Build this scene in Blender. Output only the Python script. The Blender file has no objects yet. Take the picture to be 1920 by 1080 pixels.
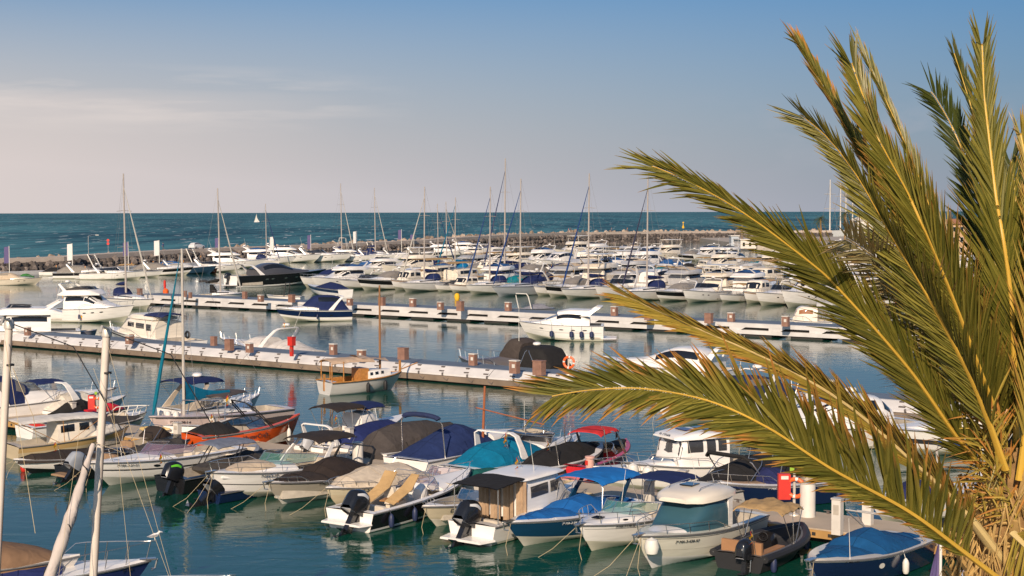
import bpy, math, random
from mathutils import Vector, Matrix, noise as mnoise
R = math.radians
random.seed(7)
sc = bpy.context.scene
col = sc.collection
# ------------------------------------------------------------------ camera
FPX = 2800.0; CH = 12.0
cam = bpy.data.cameras.new('camera'); camo = bpy.data.objects.new('camera', cam); col.objects.link(camo)
cam.lens = FPX/1920*36; cam.sensor_width = 36; cam.clip_end = 60000; cam.clip_start = 0.1
camo.location = (0, 0, CH)
PITCH = math.atan(142.5/FPX); ROLL = R(0.12)
camo.matrix_world = Matrix.Translation((0, 0, CH)) @ Matrix.Rotation(math.pi/2-PITCH, 4, 'X') @ Matrix.Rotation(-ROLL, 4, 'Z')
sc.camera = camo
CM = (Matrix.Rotation(math.pi/2-PITCH, 3, 'X') @ Matrix.Rotation(-ROLL, 3, 'Z'))
# ------------------------------------------------------------------ world, sun, exposure
SUN_EL = 27.0; SUN_V = Vector((-0.22, -0.975, 0)).normalized()      # horizontal direction towards the sun
w = bpy.data.worlds.new('World'); sc.world = w; w.use_nodes = True
nt = w.node_tree; N = nt.nodes; Lk = nt.links
bg = N['Background']; bg.inputs['Strength'].default_value = 0.085
sky = N.new('ShaderNodeTexSky'); sky.sky_type = 'NISHITA'; sky.sun_disc = False
sky.sun_elevation = R(SUN_EL); sky.sun_rotation = math.atan2(SUN_V.x, SUN_V.y)
sky.air_density = 1.0; sky.dust_density = 1.6; sky.ozone_density = 2.0; sky.altitude = 0
tc = N.new('ShaderNodeTexCoord'); sep = N.new('ShaderNodeSeparateXYZ'); Lk.new(tc.outputs['Generated'], sep.inputs[0])
def wmath(op, a, b=None, clamp=False):
    m = N.new('ShaderNodeMath'); m.operation = op; m.use_clamp = clamp
    for i, v in enumerate((a, b)):
        if v is None: continue
        if isinstance(v, (int, float)): m.inputs[i].default_value = v
        else: Lk.new(v, m.inputs[i])
    return m.outputs[0]
def wmix(f, a, b):
    m = N.new('ShaderNodeMix'); m.data_type = 'RGBA'; m.clamp_factor = True
    if isinstance(f, (int, float)): m.inputs[0].default_value = f
    else: Lk.new(f, m.inputs[0])
    for k, v in ((6, a), (7, b)):
        if isinstance(v, tuple): m.inputs[k].default_value = (*v, 1)
        else: Lk.new(v, m.inputs[k])
    return m.outputs[2]
az = wmath('ARCTAN2', sep.outputs['X'], sep.outputs['Y'])            # 0 = ahead, negative = left
el = wmath('MAXIMUM', sep.outputs['Z'], 0.0)
hz = wmath('POWER', wmath('SUBTRACT', 1.0, wmath('MULTIPLY', el, 7.0, True), True), 1.0)   # haze bank along the horizon
hzl = wmath('MULTIPLY', hz, wmath('SUBTRACT', 1.0, wmath('MULTIPLY', az, 0.9)), True)
hazec = wmix(wmath('ADD', wmath('MULTIPLY', az, 1.4), 0.5, True), (6.7, 5.95, 5.75), (3.7, 4.1, 5.0))
SKYM = N.new('ShaderNodeMix'); SKYM.data_type = 'RGBA'; SKYM.blend_type = 'MULTIPLY'; SKYM.inputs[0].default_value = 1.0
Lk.new(sky.outputs[0], SKYM.inputs[6])
tf = wmath('ADD', wmath('MULTIPLY', az, 1.45), 0.5, True); tlow = wmix(tf, (0.66, 0.68, 0.80), (0.17, 0.37, 0.60)); Lk.new(wmix(wmath('MULTIPLY', el, 2.2, True), tlow, (0.60, 0.80, 1.0)), SKYM.inputs[7])
base = wmix(hzl, SKYM.outputs[2], hazec)
# thin streaks of cloud low on the left
cv = N.new('ShaderNodeCombineXYZ'); Lk.new(wmath('MULTIPLY', az, 5.0), cv.inputs[0]); Lk.new(wmath('MULTIPLY', sep.outputs['Z'], 46.0), cv.inputs[1])
cn = N.new('ShaderNodeTexNoise'); cn.inputs['Scale'].default_value = 1.3; cn.inputs['Detail'].default_value = 6; cn.inputs['Roughness'].default_value = 0.55
Lk.new(cv.outputs[0], cn.inputs['Vector'])
cr = N.new('ShaderNodeMapRange'); cr.inputs[1].default_value = 0.47; cr.inputs[2].default_value = 0.72
Lk.new(cn.outputs[0], cr.inputs[0])
wl = wmath('MULTIPLY', wmath('SUBTRACT', -0.06, az), 9.0, True)
wz = wmath('SUBTRACT', 1.0, wmath('MULTIPLY', wmath('ABSOLUTE', wmath('SUBTRACT', sep.outputs['Z'], 0.073)), 42.0), True)
cl = wmath('MULTIPLY', wmath('MULTIPLY', cr.outputs[0], wl), wmath('MULTIPLY', wz, 1.0))
cn2 = N.new('ShaderNodeTexNoise'); cn2.inputs['Scale'].default_value = 2.2; cn2.inputs['Detail'].default_value = 5
cv2 = N.new('ShaderNodeCombineXYZ'); Lk.new(wmath('MULTIPLY', az, 9.0), cv2.inputs[0]); Lk.new(wmath('MULTIPLY', sep.outputs['Z'], 20.0), cv2.inputs[1]); cv2.inputs[2].default_value = 3.1
Lk.new(cv2.outputs[0], cn2.inputs['Vector'])
cr2 = N.new('ShaderNodeMapRange'); cr2.inputs[1].default_value = 0.5; cr2.inputs[2].default_value = 0.68; Lk.new(cn2.outputs[0], cr2.inputs[0])
wl2 = wmath('MULTIPLY', wmath('SUBTRACT', az, 0.06), 6.0, True)
wz2 = wmath('SUBTRACT', 1.0, wmath('MULTIPLY', wmath('ABSOLUTE', wmath('SUBTRACT', sep.outputs['Z'], 0.05)), 30.0), True)
cl2 = wmath('MULTIPLY', wmath('MULTIPLY', cr2.outputs[0], wl2), wmath('MULTIPLY', wz2, 0.3))
edge = wmath('ADD', sep.outputs['Z'], wmath('MULTIPLY', wmath('SUBTRACT', cn.outputs[0], 0.5), 0.02)); lay = wmath('MULTIPLY', wmath('MULTIPLY', wmath('SUBTRACT', 0.079, edge), 130.0, True), wmath('MULTIPLY', wmath('SUBTRACT', -0.10, az), 5.0, True)); lay = wmath('MULTIPLY', lay, wmath('ADD', wmath('MULTIPLY', wmath('SUBTRACT', sep.outputs['Z'], 0.02), 7.0, True), 0.12))
c1 = wmix(cl, wmix(lay, base, (7.1, 6.3, 6.0)), (7.6, 6.8, 6.4))
c2 = wmix(cl2, c1, (4.9, 4.7, 5.2))
Lk.new(c2, bg.inputs[0])
sl = bpy.data.lights.new('sun', 'SUN'); slo = bpy.data.objects.new('sun', sl); col.objects.link(slo)
sl.energy = 4.4; sl.angle = R(0.6); sl.color = (1.0, 0.80, 0.60)
sd = Vector((SUN_V.x*math.cos(R(SUN_EL)), SUN_V.y*math.cos(R(SUN_EL)), math.sin(R(SUN_EL))))
slo.rotation_euler = sd.to_track_quat('Z', 'Y').to_euler(); slo.location = (0, 0, 60)
sc.view_settings.view_transform = 'Standard'; sc.view_settings.look = 'None'
sc.view_settings.exposure = 0.28; sc.view_settings.gamma = 1.0
sc.render.engine = 'CYCLES'
sc.cycles.transparent_max_bounces = 12; sc.cycles.max_bounces = 6
sc.render.resolution_x = 1024; sc.render.resolution_y = 576

# ------------------------------------------------------------------ helpers
def ray(px, py):
    return CM @ Vector(((px-960)/FPX, (540-py)/FPX, -1.0))
def W(px, py, z=0.0):                  # world point seen at photo pixel on the level z
    d = ray(px, py); t = (z-CH)/d.z
    return Vector((d.x*t, d.y*t, z))
def D(px, py, dist):                   # world point at a given depth along the view
    d = ray(px, py); t = dist/d.y
    return Vector((d.x*t, dist, CH+d.z*t))
PA = math.atan(3810/FPX)
E1 = Vector((math.sin(PA), -math.cos(PA), 0)); E2 = Vector((math.cos(PA), math.sin(PA), 0))
def AB(a, b, z=0): return E1*a + E2*b + Vector((0, 0, z))
def ab(p): return p.dot(E1), p.dot(E2)
ANG_IN = math.atan2(-E2.y, -E2.x); ANG_OUT = math.atan2(E2.y, E2.x); ANG_P = math.atan2(E1.y, E1.x)

def tag(o, label=None, cat=None, group=None, kind=None):
    if label: o['label'] = label
    if cat: o['category'] = cat
    if group: o['group'] = group
    if kind: o['kind'] = kind
    return o
def thing(name, label, cat, loc=(0, 0, 0), rz=0, group=None):
    o = bpy.data.objects.new(name, None); col.objects.link(o); o.empty_display_size = .3
    o.location = loc; o.rotation_euler = (0, 0, rz)
    return tag(o, label, cat, group)
class MB:
    def __init__(s): s.v = []; s.f = []; s.m = []; s.mi = 0
    def vert(s, p): s.v.append(tuple(p)); return len(s.v)-1
    def face(s, idx, mi=None): s.f.append(tuple(idx)); s.m.append(s.mi if mi is None else mi)
    def grid(s, rows, closed=False, mi=None):     # rows of points
        n = len(rows[0]); o = len(s.v)
        for r in rows: s.v.extend(tuple(p) for p in r)
        for i in range(len(rows)-1):
            for j in range(n if closed else n-1):
                k = (j+1) % n
                m = mi(i, j) if callable(mi) else mi
                s.face((o+i*n+j, o+i*n+k, o+(i+1)*n+k, o+(i+1)*n+j), m)
        return o
    def poly(s, pts, mi=None):
        o = len(s.v); s.v.extend(tuple(p) for p in pts); s.face(range(o, o+len(pts)), mi)
    def box(s, c, d, rz=0, mi=None, taper=1.0):
        cx, cy, cz = c; a, b, h = d[0]/2, d[1]/2, d[2]/2; o = len(s.v); cr_, sr_ = math.cos(rz), math.sin(rz)
        for z, t in ((-h, 1), (h, taper)):
            for x, y in ((-a, -b), (a, -b), (a, b), (-a, b)):
                x *= t; y *= t; s.v.append((cx+x*cr_-y*sr_, cy+x*sr_+y*cr_, cz+z))
        for f in ((3, 2, 1, 0), (4, 5, 6, 7), (0, 1, 5, 4), (1, 2, 6, 5), (2, 3, 7, 6), (3, 0, 4, 7)): s.face([o+i for i in f], mi)
    def tube(s, pts, r, n=6, mi=None, cap=True, ey=1.0):
        pts = [Vector(p) for p in pts]; rows = []
        up0 = Vector((0, 0, 1))
        for i, p in enumerate(pts):
            t = (pts[min(i+1, len(pts)-1)]-pts[max(i-1, 0)])
            if t.length < 1e-9: t = Vector((0, 0, 1))
            t.normalize(); u = up0 if abs(t.z) < .9 else Vector((0, 1, 0))
            a = t.cross(u).normalized(); b = a.cross(t)
            rr = r[i] if isinstance(r, (list, tuple)) else r
            rows.append([p+a*(rr*math.cos(2*math.pi*k/n))+b*(rr*ey*math.sin(2*math.pi*k/n)) for k in range(n)])
        s.grid(rows, True, mi)
        if cap: s.poly(rows[0][::-1], mi); s.poly(rows[-1], mi)
    def lathe(s, prof, c=(0, 0, 0), n=12, mi=None):   # (r,z) profile round z
        rows = [[(c[0]+r*math.cos(2*math.pi*k/n), c[1]+r*math.sin(2*math.pi*k/n), c[2]+z) for k in range(n)] for r, z in prof]
        s.grid(rows, True, mi)
        if prof[-1][0] > 1e-4: s.poly(rows[-1], mi)
        if prof[0][0] > 1e-4: s.poly(rows[0][::-1], mi)
    def strap(s, pts, wx, th, mi=None):              # flat bar: width along x, thickness in the path's plane (y,z)
        rows = []; pts = [Vector(p) for p in pts]
        for i, p in enumerate(pts):
            t = (pts[min(i+1, len(pts)-1)]-pts[max(i-1, 0)]).normalized()
            nn = Vector((1, 0, 0)).cross(t)
            if nn.length < .05: nn = Vector((0, 1, 0))
            nn.normalize(); wv = wx[i] if isinstance(wx, (list, tuple)) else wx
            X = Vector((wv/2, 0, 0)); Y = nn*th/2
            rows.append([p-X-Y, p+X-Y, p+X+Y, p-X+Y])
        s.grid(rows, True, mi); s.poly(rows[0][::-1], mi); s.poly(rows[-1], mi)
    def torus(s, c, R_, r, ax='x', n=20, m=8, mi=None, rz=0, f=None):
        rows = []
        for i in range(n+1):
            a = 2*math.pi*i/n; row = []
            for j in range(m):
                b = 2*math.pi*j/m; q = R_+r*math.cos(b)
                if ax == 'x': p = (r*math.sin(b), q*math.cos(a), q*math.sin(a))
                elif ax == 'z': p = (q*math.cos(a), q*math.sin(a), r*math.sin(b))
                else: p = (q*math.cos(a), r*math.sin(b), q*math.sin(a))
                x, y, z = p; row.append((c[0]+x*math.cos(rz)-y*math.sin(rz), c[1]+x*math.sin(rz)+y*math.cos(rz), c[2]+z))
            rows.append(row)
        s.grid(rows, True, f if f else mi)
    def build(s, name, mats, parent=None, smooth=True, label=None, ang=40):
        me = bpy.data.meshes.new(name); me.from_pydata(s.v, [], s.f)
        if not isinstance(mats, (list, tuple)): mats = [mats]
        for m in mats: me.materials.append(m)
        if len(mats) > 1: me.polygons.foreach_set('material_index', [min(i or 0, len(mats)-1) for i in s.m])
        me.update()
        if smooth:
            me.polygons.foreach_set('use_smooth', [True]*len(me.polygons))
            me.set_sharp_from_angle(angle=R(ang))
        o = bpy.data.objects.new(name, me); col.objects.link(o)
        if parent: o.parent = parent
        if label: o['label'] = label
        return o
def xform(mb, M4):
    mb.v = [tuple(M4 @ Vector(p)) for p in mb.v]; return mb

# ------------------------------------------------------------------ materials
MC = {}
def nodes(name):
    m = bpy.data.materials.new(name); m.use_nodes = True; t = m.node_tree
    return m, t, t.nodes['Principled BSDF']
def add(t, typ, **kw):
    n = t.nodes.new(typ)
    for k, v in kw.items():
        if k.startswith('i_'): n.inputs[k[2:].replace('_', ' ')].default_value = v
        else: setattr(n, k, v)
    return n
def varied(t, c, amt, scale, coord='Object', detail=4, stretch=None):
    tcn = add(t, 'ShaderNodeTexCoord'); nz = add(t, 'ShaderNodeTexNoise'); nz.inputs['Scale'].default_value = scale; nz.inputs['Detail'].default_value = detail
    src = tcn.outputs[coord]
    if stretch:
        mp = add(t, 'ShaderNodeMapping'); mp.inputs['Scale'].default_value = stretch; t.links.new(src, mp.inputs[0]); src = mp.outputs[0]
    t.links.new(src, nz.inputs['Vector'])
    mr = add(t, 'ShaderNodeMapRange'); mr.inputs[1].default_value = .3; mr.inputs[2].default_value = .7
    mr.inputs[3].default_value = 1-amt; mr.inputs[4].default_value = 1+amt*.6; t.links.new(nz.outputs[0], mr.inputs[0])
    mx = add(t, 'ShaderNodeVectorMath', operation='SCALE'); mx.inputs[0].default_value = c; t.links.new(mr.outputs[0], mx.inputs['Scale'])
    return mx.outputs[0], nz.outputs[0], src
def gel(c, rough=.28):
    k = ('gel', c, rough)
    if k in MC: return MC[k]
    m, t, b = nodes('gelcoat'); o, nz, src = varied(t, c, .10, 1.7, stretch=(.5, .5, 3))
    t.links.new(o, b.inputs['Base Color']); b.inputs['Roughness'].default_value = rough; b.inputs['Coat Weight'].default_value = .35; b.inputs['Coat Roughness'].default_value = .12
    MC[k] = m; return m
def cloth(c, rough=.85):
    k = ('cloth', c)
    if k in MC: return MC[k]
    m, t, b = nodes('canvas'); o, nz, src = varied(t, c, .16, 2.2)
    t.links.new(o, b.inputs['Base Color']); b.inputs['Roughness'].default_value = rough; b.inputs['Specular IOR Level'].default_value = .25
    n2 = add(t, 'ShaderNodeTexNoise'); n2.inputs['Scale'].default_value = 1.6; n2.inputs['Detail'].default_value = 2; n2.inputs['Distortion'].default_value = 1.6
    t.links.new(src, n2.inputs['Vector']); bp = add(t, 'ShaderNodeBump'); bp.inputs['Strength'].default_value = .45; bp.inputs['Distance'].default_value = .12
    t.links.new(n2.outputs[0], bp.inputs['Height']); t.links.new(bp.outputs[0], b.inputs['Normal'])
    MC[k] = m; return m
def plain(name, c, rough=.5, metal=0.0, amt=.08, scale=3.0, bump=0.0, bscale=20):
    k = (name, c)
    if k in MC: return MC[k]
    m, t, b = nodes(name); o, nz, src = varied(t, c, amt, scale)
    t.links.new(o, b.inputs['Base Color']); b.inputs['Roughness'].default_value = rough; b.inputs['Metallic'].default_value = metal
    if bump:
        n2 = add(t, 'ShaderNodeTexNoise'); n2.inputs['Scale'].default_value = bscale; n2.inputs['Detail'].default_value = 4
        t.links.new(src, n2.inputs['Vector']); bp = add(t, 'ShaderNodeBump'); bp.inputs['Strength'].default_value = bump; bp.inputs['Distance'].default_value = .03
        t.links.new(n2.outputs[0], bp.inputs['Height']); t.links.new(bp.outputs[0], b.inputs['Normal'])
    MC[k] = m; return m
def pane(name, c, alpha):
    m, t, b = nodes(name); b.inputs['Base Color'].default_value = (*c, 1); b.inputs['Roughness'].default_value = .04; b.inputs['IOR'].default_value = 1.5
    b.inputs['Alpha'].default_value = alpha; b.inputs['Coat Weight'].default_value = .5; b.inputs['Coat Roughness'].default_value = .02
    return m
WHITE = (.80, .77, .73); CREAM = (.76, .69, .58); OFFW = (.66, .62, .57); GREY = (.36, .36, .36); NAVY = (.008, .018, .06)
G_white = gel(WHITE); G_cream = gel(CREAM); G_off = gel(OFFW); G_navy = gel(NAVY, .15); G_black = gel((.012, .012, .014), .2)
M_dark = pane('smoked_glass', (.012, .014, .018), 1.0); M_dark.node_tree.nodes['Principled BSDF'].inputs['Roughness'].default_value = .06
M_green = pane('green_tinted_glass', (.10, .26, .22), .45); M_purple = pane('purple_tinted_glass', (.22, .15, .22), .5)
M_blueg = pane('blue_tinted_glass', (.02, .07, .16), .75); M_clear = pane('window_glass', (.10, .11, .11), .5)
M_vinyl = pane('clear_vinyl', (.30, .27, .22), .6)
M_steel = plain('stainless_steel', (.62, .60, .57), .25, .9); M_alu = plain('painted_aluminium', (.60, .55, .48), .4, .3)
M_rope = plain('rope', (.45, .36, .22), .9); M_black = plain('black_rubber', (.012, .012, .013), .6)
M_wood = plain('varnished_wood', (.42, .19, .05), .4, 0, .25, 6); M_teak = plain('teak', (.30, .19, .11), .7, 0, .2, 6)
M_int = plain('cockpit_interior', (.45, .40, .33), .7, 0, .2, 3); M_seat = plain('vinyl_seat', (.62, .55, .45), .5)
M_motor = gel((.014, .015, .018), .18); M_motorg = gel((.28, .29, .31), .25)
M_red = plain('red_paint', (.55, .03, .02), .45); M_orange = plain('orange_paint', (.75, .12, .02), .5)
M_yel = plain('yellow_cloth', (.75, .42, .02), .8); M_flagr = plain('red_cloth', (.5, .03, .03), .8)
M_ped = plain('brown_pedestal', (.26, .14, .10), .6, 0, .2, 3); M_pedw = plain('pale_panel', (.62, .58, .52), .5)
M_txt = plain('lettering', (.03, .03, .035), .5); M_txtw = plain('pale_lettering', (.7, .7, .7), .5)
M_fnavy = plain('navy_fender', (.02, .03, .08), .5); M_fwhite = plain('white_fender', (.68, .66, .6), .4)
M_rust = plain('rusty_spar', (.30, .09, .03), .7)

# ------------------------------------------------------------------ boat kit
def text_mesh(s, size):
    c = bpy.data.curves.new('t', 'FONT'); c.body = s; c.size = size; c.extrude = .004; c.align_x = 'CENTER'; c.align_y = 'CENTER'; c.resolution_u = 2
    o = bpy.data.objects.new('t', c); col.objects.link(o); dg = bpy.context.evaluated_depsgraph_get(); dg.update()
    me = bpy.data.meshes.new_from_object(o.evaluated_get(dg)); bpy.data.objects.remove(o); bpy.data.curves.remove(c); return me
def lerp(a, b, t): return a+(b-a)*t
class Shell:                             # lofted body: stations (x, halfwidth, zbase, ztop)
    def __init__(s, st, e=.55, wob=0.0, seed=0): s.st = st; s.e = e; s.wob = wob; s.seed = seed
    def P(s, f, th, off=0.0):
        st = s.st; f = max(0, min(len(st)-1-1e-6, f)); i = int(f); u = f-i
        p0 = st[max(i-1, 0)]; p1 = st[i]; p2 = st[i+1]; p3 = st[min(i+2, len(st)-1)]
        def cm(k):
            a, b, c, d = p0[k], p1[k], p2[k], p3[k]
            if k == 0: return lerp(b, c, u)
            v = .5*((2*b)+(-a+c)*u+(2*a-5*b+4*c-d)*u*u+(-a+3*b-3*c+d)*u**3)
            return max(min(v, max(b, c)*1.02+.02), min(b, c)*.98-.02) if k != 1 else max(v, .01)
        x, wd, z0, z1 = (cm(k) for k in range(4)); c, sn = math.cos(th), math.sin(th)
        y = wd*math.copysign(abs(c)**s.e, c); z = z0+(z1-z0)*abs(sn)**s.e
        if off:
            n = Vector((0, c, sn)); y += off*n.y; z += off*n.z
        if s.wob and sn > .02:
            q = mnoise.noise(Vector((x*1.3+s.seed, y*1.3, z*.8)))+.5*mnoise.noise(Vector((x*3.1, y*3.1+s.seed, z)))
            z += s.wob*q*sn**.3; y += s.wob*.6*q*c
        return (x, y, z)
    def mesh(s, n=12, sub=2, mb=None, mi=None):
        mb = mb or MB(); k = (len(s.st)-1)*sub
        rows = [[s.P(i/sub, math.pi*j/n) for j in range(n+1)] for i in range(k+1)]
        mb.grid(rows, False, mi); mb.poly(rows[0][::-1], mi); mb.poly(rows[-1], mi); return mb
    def window(s, f0, f1, a0, a1, mb, off=.015, nf=6, na=4, skew=0.0, sides=(0, 1)):
        fx = lambda a: a if a0+a1 == 180 else math.asin(min(1, (math.sin(a)**.5)**(1/s.e)))
        for side in sides:
            rows = []
            for i in range(nf+1):
                row = []
                for j in range(na+1):
                    ff = lerp(f0, f1, i/nf)+skew*(j/na); a = fx(R(lerp(a0, a1, j/na))); a = math.pi-a if side else a
                    row.append(s.P(ff, a, off))
                rows.append(row)
            mb.grid(rows)
            if a0+a1 == 180: break
        return mb
class Boat:
    ZS = 1.0
    def __init__(s, name, label, cat, at, L=None, B=2.4, F=.85, rise=.45, dir='in', row=None, rot=0, group=None, hull=None, upper=None, band=None, boot=None,
                 cockpit=(.04, .5), deck=None, floor=.3, full=2.3, detail=1, interior=None, upto=.55, flare=.84, zs=None):
        zs = Boat.ZS if zs is None else zs; s.zs = zs; ZB, ZT = (F+rise)*zs, F*zs
        ang = {'in': ANG_IN, 'out': ANG_OUT}.get(dir, dir if not isinstance(dir, str) else 0)+R(rot)
        dv = Vector((math.cos(ang), math.sin(ang), 0))
        if at is None: P0 = Vector((0, 0, 0)); L = L; ctr = P0
        else:
            kind, px, py = at[:3]
            if kind == 'two':
                Pb = W(at[1], at[2], ZB); Ps = W(at[3], at[4], ZT); dv = (Pb-Ps); dv.z = 0; L = dv.length; dv.normalize(); ang = math.atan2(dv.y, dv.x); ctr = (Pb+Ps)/2
            elif kind == 'bow':
                P0 = W(px, py, ZB)
                if L is None: L = abs(row-ab(P0)[1])
                ctr = P0-dv*L/2
            else:
                P0 = W(px, py, ZT)
                if L is None: L = abs(row-ab(P0)[1])
                ctr = P0+dv*L/2
            if L < 3.2 or L > 30: print('ODD L', label, L)
        ctr.z = 0
        s.L, s.B, s.F, s.rise, s.full, s.flare = L, B, F, rise, full, flare
        s.root = thing(name, label, cat, ctr, ang, group); s.root.scale = (1, 1, zs); s.label = label; s.det = detail
        s.G = hull or G_white; s.deckm = deck or s.G
        s.hull(upper, band, boot, upto); s.deck(cockpit, floor, interior or M_int)
    def X(s, f): return (f-.5)*s.L
    def hb(s, f):
        if f < .42: return s.B/2*(.90+.10*math.sin(f/.42*math.pi/2))
        return s.B/2*max(0.0, 1-((f-.42)/.58)**s.full)
    def sheer(s, f): return s.F+s.rise*f*f
    def H(s, f, v, off=0.0):              # point on the hull, v 0 = chine .. 1 = sheer
        zc = .03+.42*s.F*f**3.2; z = lerp(zc, s.sheer(f), v)
        wf = lerp(s.flare*(1-.42*f**3), 1.0, v**.85); xe = lerp(.915, 1.0, v**.8)
        return Vector((s.X(f*xe), s.hb(f)*wf+off, z))
    def hull(s, upper, band, boot, upto):
        nst = 22; vs = [0, .12, .3, upto*.8 if upto < .7 else .5, upto, .8, .9, 1.0] if True else []
        vs = sorted(set(vs)); m = MB(); mats = [s.G, upper or s.G, band or upper or s.G, boot or (gel((.46, .45, .36)) if s.G in (G_white, G_cream, G_off) else s.G)]
        for sg in (1, -1):
            rows = []
            for k in range(-1, len(vs)):
                row = []
                for i in range(nst+1):
                    f = i/nst; f = 1-(1-f)**1.25
                    if k == -1:
                        p = Vector((s.X(f*.87), 0, -.4+.42*f**4))
                    else: p = s.H(f, vs[k])
                    row.append((p.x, p.y*sg, p.z))
                rows.append(row)
            def mi(i, j):
                if i == 0: return 3
                v = (vs[i-1]+vs[i])/2
                if i == 1: return 3
                if v > .88: return 0 if band is None else 2
                return 1 if v > upto else 0
            if sg < 0: rows = rows[::-1]; base_mi = mi; mi = lambda i, j: base_mi(len(vs)-1-i, j)
            m.grid(rows, False, mi)
        tr = [s.H(0, v) for v in vs]; pts = [(s.X(0), 0, -.4)]+[tuple(p) for p in tr]+[(p.x, -p.y, p.z) for p in tr[::-1]]
        m.poly(pts[::-1], 0)
        s.hullo = m.build('hull', mats, s.root, ang=35)
        if s.det:
            r = MB()
            for sg in (1, -1):
                r.tube([(p.x, p.y*sg, p.z-.03) for p in [s.H(1-(1-i/20)**1.25, 1.0, .012) for i in range(21)]], .028, 5)
            r.build('rub_rail', M_rail, s.root)
    def deck(s, cp, floor, inter):
        m = MB(); n = 26; c0, c1 = cp if cp else (2, 3); fs = [i/n for i in range(n+1)]
        fs = sorted(set(fs+[c0, c1])) if cp else fs
        for a, b in zip(fs[:-1], fs[1:]):
            A, Bq = s.hb(a)-.01, s.hb(b)-.01; za, zb = s.sheer(a)+.01, s.sheer(b)+.01; xa, xb = s.X(a), s.X(b)
            if cp and a >= c0-1e-6 and b <= c1+1e-6:
                ia, ib = max(A-.20, .02), max(Bq-.20, .02)
                for sg in (1, -1):
                    m.poly([(xa, A*sg, za), (xb, Bq*sg, zb), (xb, ib*sg, zb+.03), (xa, ia*sg, za+.03)][::-sg], 0)
                    m.poly([(xa, ia*sg, za+.03), (xb, ib*sg, zb+.03), (xb, ib*sg, floor), (xa, ia*sg, floor)][::-sg], 1)
                m.poly([(xa, -ia, floor), (xb, -ib, floor), (xb, ib, floor), (xa, ia, floor)], 2)
            else:
                cam_ = .05
                m.poly([(xa, -A, za), (xb, -Bq, zb), (xb, -Bq*.5, zb+cam_), (xa, -A*.5, za+cam_)], 0)
                m.poly([(xa, -A*.5, za+cam_), (xb, -Bq*.5, zb+cam_), (xb, Bq*.5, zb+cam_), (xa, A*.5, za+cam_)], 0)
                m.poly([(xa, A*.5, za+cam_), (xb, Bq*.5, zb+cam_), (xb, Bq, zb), (xa, A, za)], 0)
        if cp:
            for f in (c0, c1):
                y = max(s.hb(f)-.21, .02); m.poly([(s.X(f), -y, floor), (s.X(f), y, floor), (s.X(f), y, s.sheer(f)+.04), (s.X(f), -y, s.sheer(f)+.04)], 1)
        s.decko = m.build('deck', [s.deckm, inter, M_teak if s.det == 2 else inter], s.root, ang=30)
        s.cp = cp; s.floor = floor
    # --- superstructure; x as fraction, heights above local sheer reference F
    def shell(s, name, st, mat, e=.55, wob=0, parent=None, n=12, sub=3, seed=0, label=None):
        st = [(s.X(a), b, c, d) for a, b, c, d in st]
        sh = Shell(st, e, wob, seed); o = sh.mesh(n, sub).build(name, mat, parent or s.root, ang=50, label=label); sh.o = o; return sh
    def windows(s, sh, specs, mat=None, name='window', parent=None):
        for sp in specs:
            for sd_ in ((0,) if sp[2]+sp[3] == 180 else (0, 1)):
                m = MB(); sh.window(*sp[:4], m, skew=sp[4] if len(sp) > 4 else 0, sides=(sd_,)); m.build(name, mat or M_dark, parent or sh.o)
    def cover(s, c, f0, f1, hgt, wob=.05, peak=.5, name='cover', z=None, inset=.02, label=None):
        st = []
        for i in range(9):
            f = lerp(f0, f1, i/8); q = i/8; h = hgt*(math.sin(math.pi*min(1, max(0, q))**(math.log(.5)/math.log(peak))))**.8
            st.append((f, max(s.hb(f)+.03-inset, .05), (s.sheer(f)-.08 if z is None else z), s.sheer(f)+.10+h*.86+.03*math.cos(i*2.6)))
        sh = s.shell(name, st, cloth(c), e=1.2, wob=wob*1.5, n=10, sub=1, seed=random.random()*20, label=label); sh.o.data.set_sharp_from_angle(angle=R(13)); m = MB()
        for f in (1.7, 3.6, 5.4, 6.8): f = round(f); m.tube([sh.P(f, math.pi*j/10, .006) for j in range(11)], .011, 3)
        m.tube([sh.P(min(f, 7.999), math.pi/2, .006) for f in range(0, 9)], .011, 3); m.build('seam', cloth(tuple(x*.6 for x in c)), sh.o); return sh
    def screen(s, xf, xb, wd, z, h, rake=.35, mat=None, frame=None, name='windscreen'):
        m = MB(); fr = MB(); n = 16; bot = []; top = []
        for i in range(n+1):
            a = -1+2*i/n; x = s.X(xf)-(s.X(xf)-s.X(xb))*abs(a)**2.6; y = wd*math.copysign(abs(a)**.75, a)
            k = 1-.45*abs(a)**4
            bot.append(Vector((x, y, z))); top.append(Vector((x-rake*(1-.3*abs(a)), y*.93, z+h*k)))
        m.grid([bot, top]); o = m.build(name, mat or M_clear, s.root)
        fr.tube(top, .018, 5); fr.tube(bot, .02, 5)
        for i in (0, 4, 8, 12, 16): fr.tube([bot[i], top[i]], .015, 5)
        fr.build('frame', frame or M_steel, o)
    def bimini(s, c, f0, f1, wd, z, crown=.12, legs=True, name='bimini_top', fold=0.0, pole=None):
        m = MB(); rows = []; und = []
        for i in range(9):
            x = lerp(s.X(f0), s.X(f1), i/8); row = []; r2 = []
            for j in range(11):
                a = -1+2*j/10; zz = z+crown*(1-abs(a)**2.6)+.06*math.sin(math.pi*i/8)-.05*math.cos(i*math.pi)*0.3+fold*mnoise.noise(Vector((x*3, a*2, z)))
                if abs(a) == 1: zz -= .08
                row.append((x, wd*a, zz)); r2.append((x, wd*a*.985, zz-.035))
            rows.append(row); und.append(r2[::-1])
        m.grid(rows); m.grid(und)
        for r0, r1 in ((rows[0], und[0][::-1]), (rows[-1], und[-1][::-1])): m.grid([r0, r1])
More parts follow.
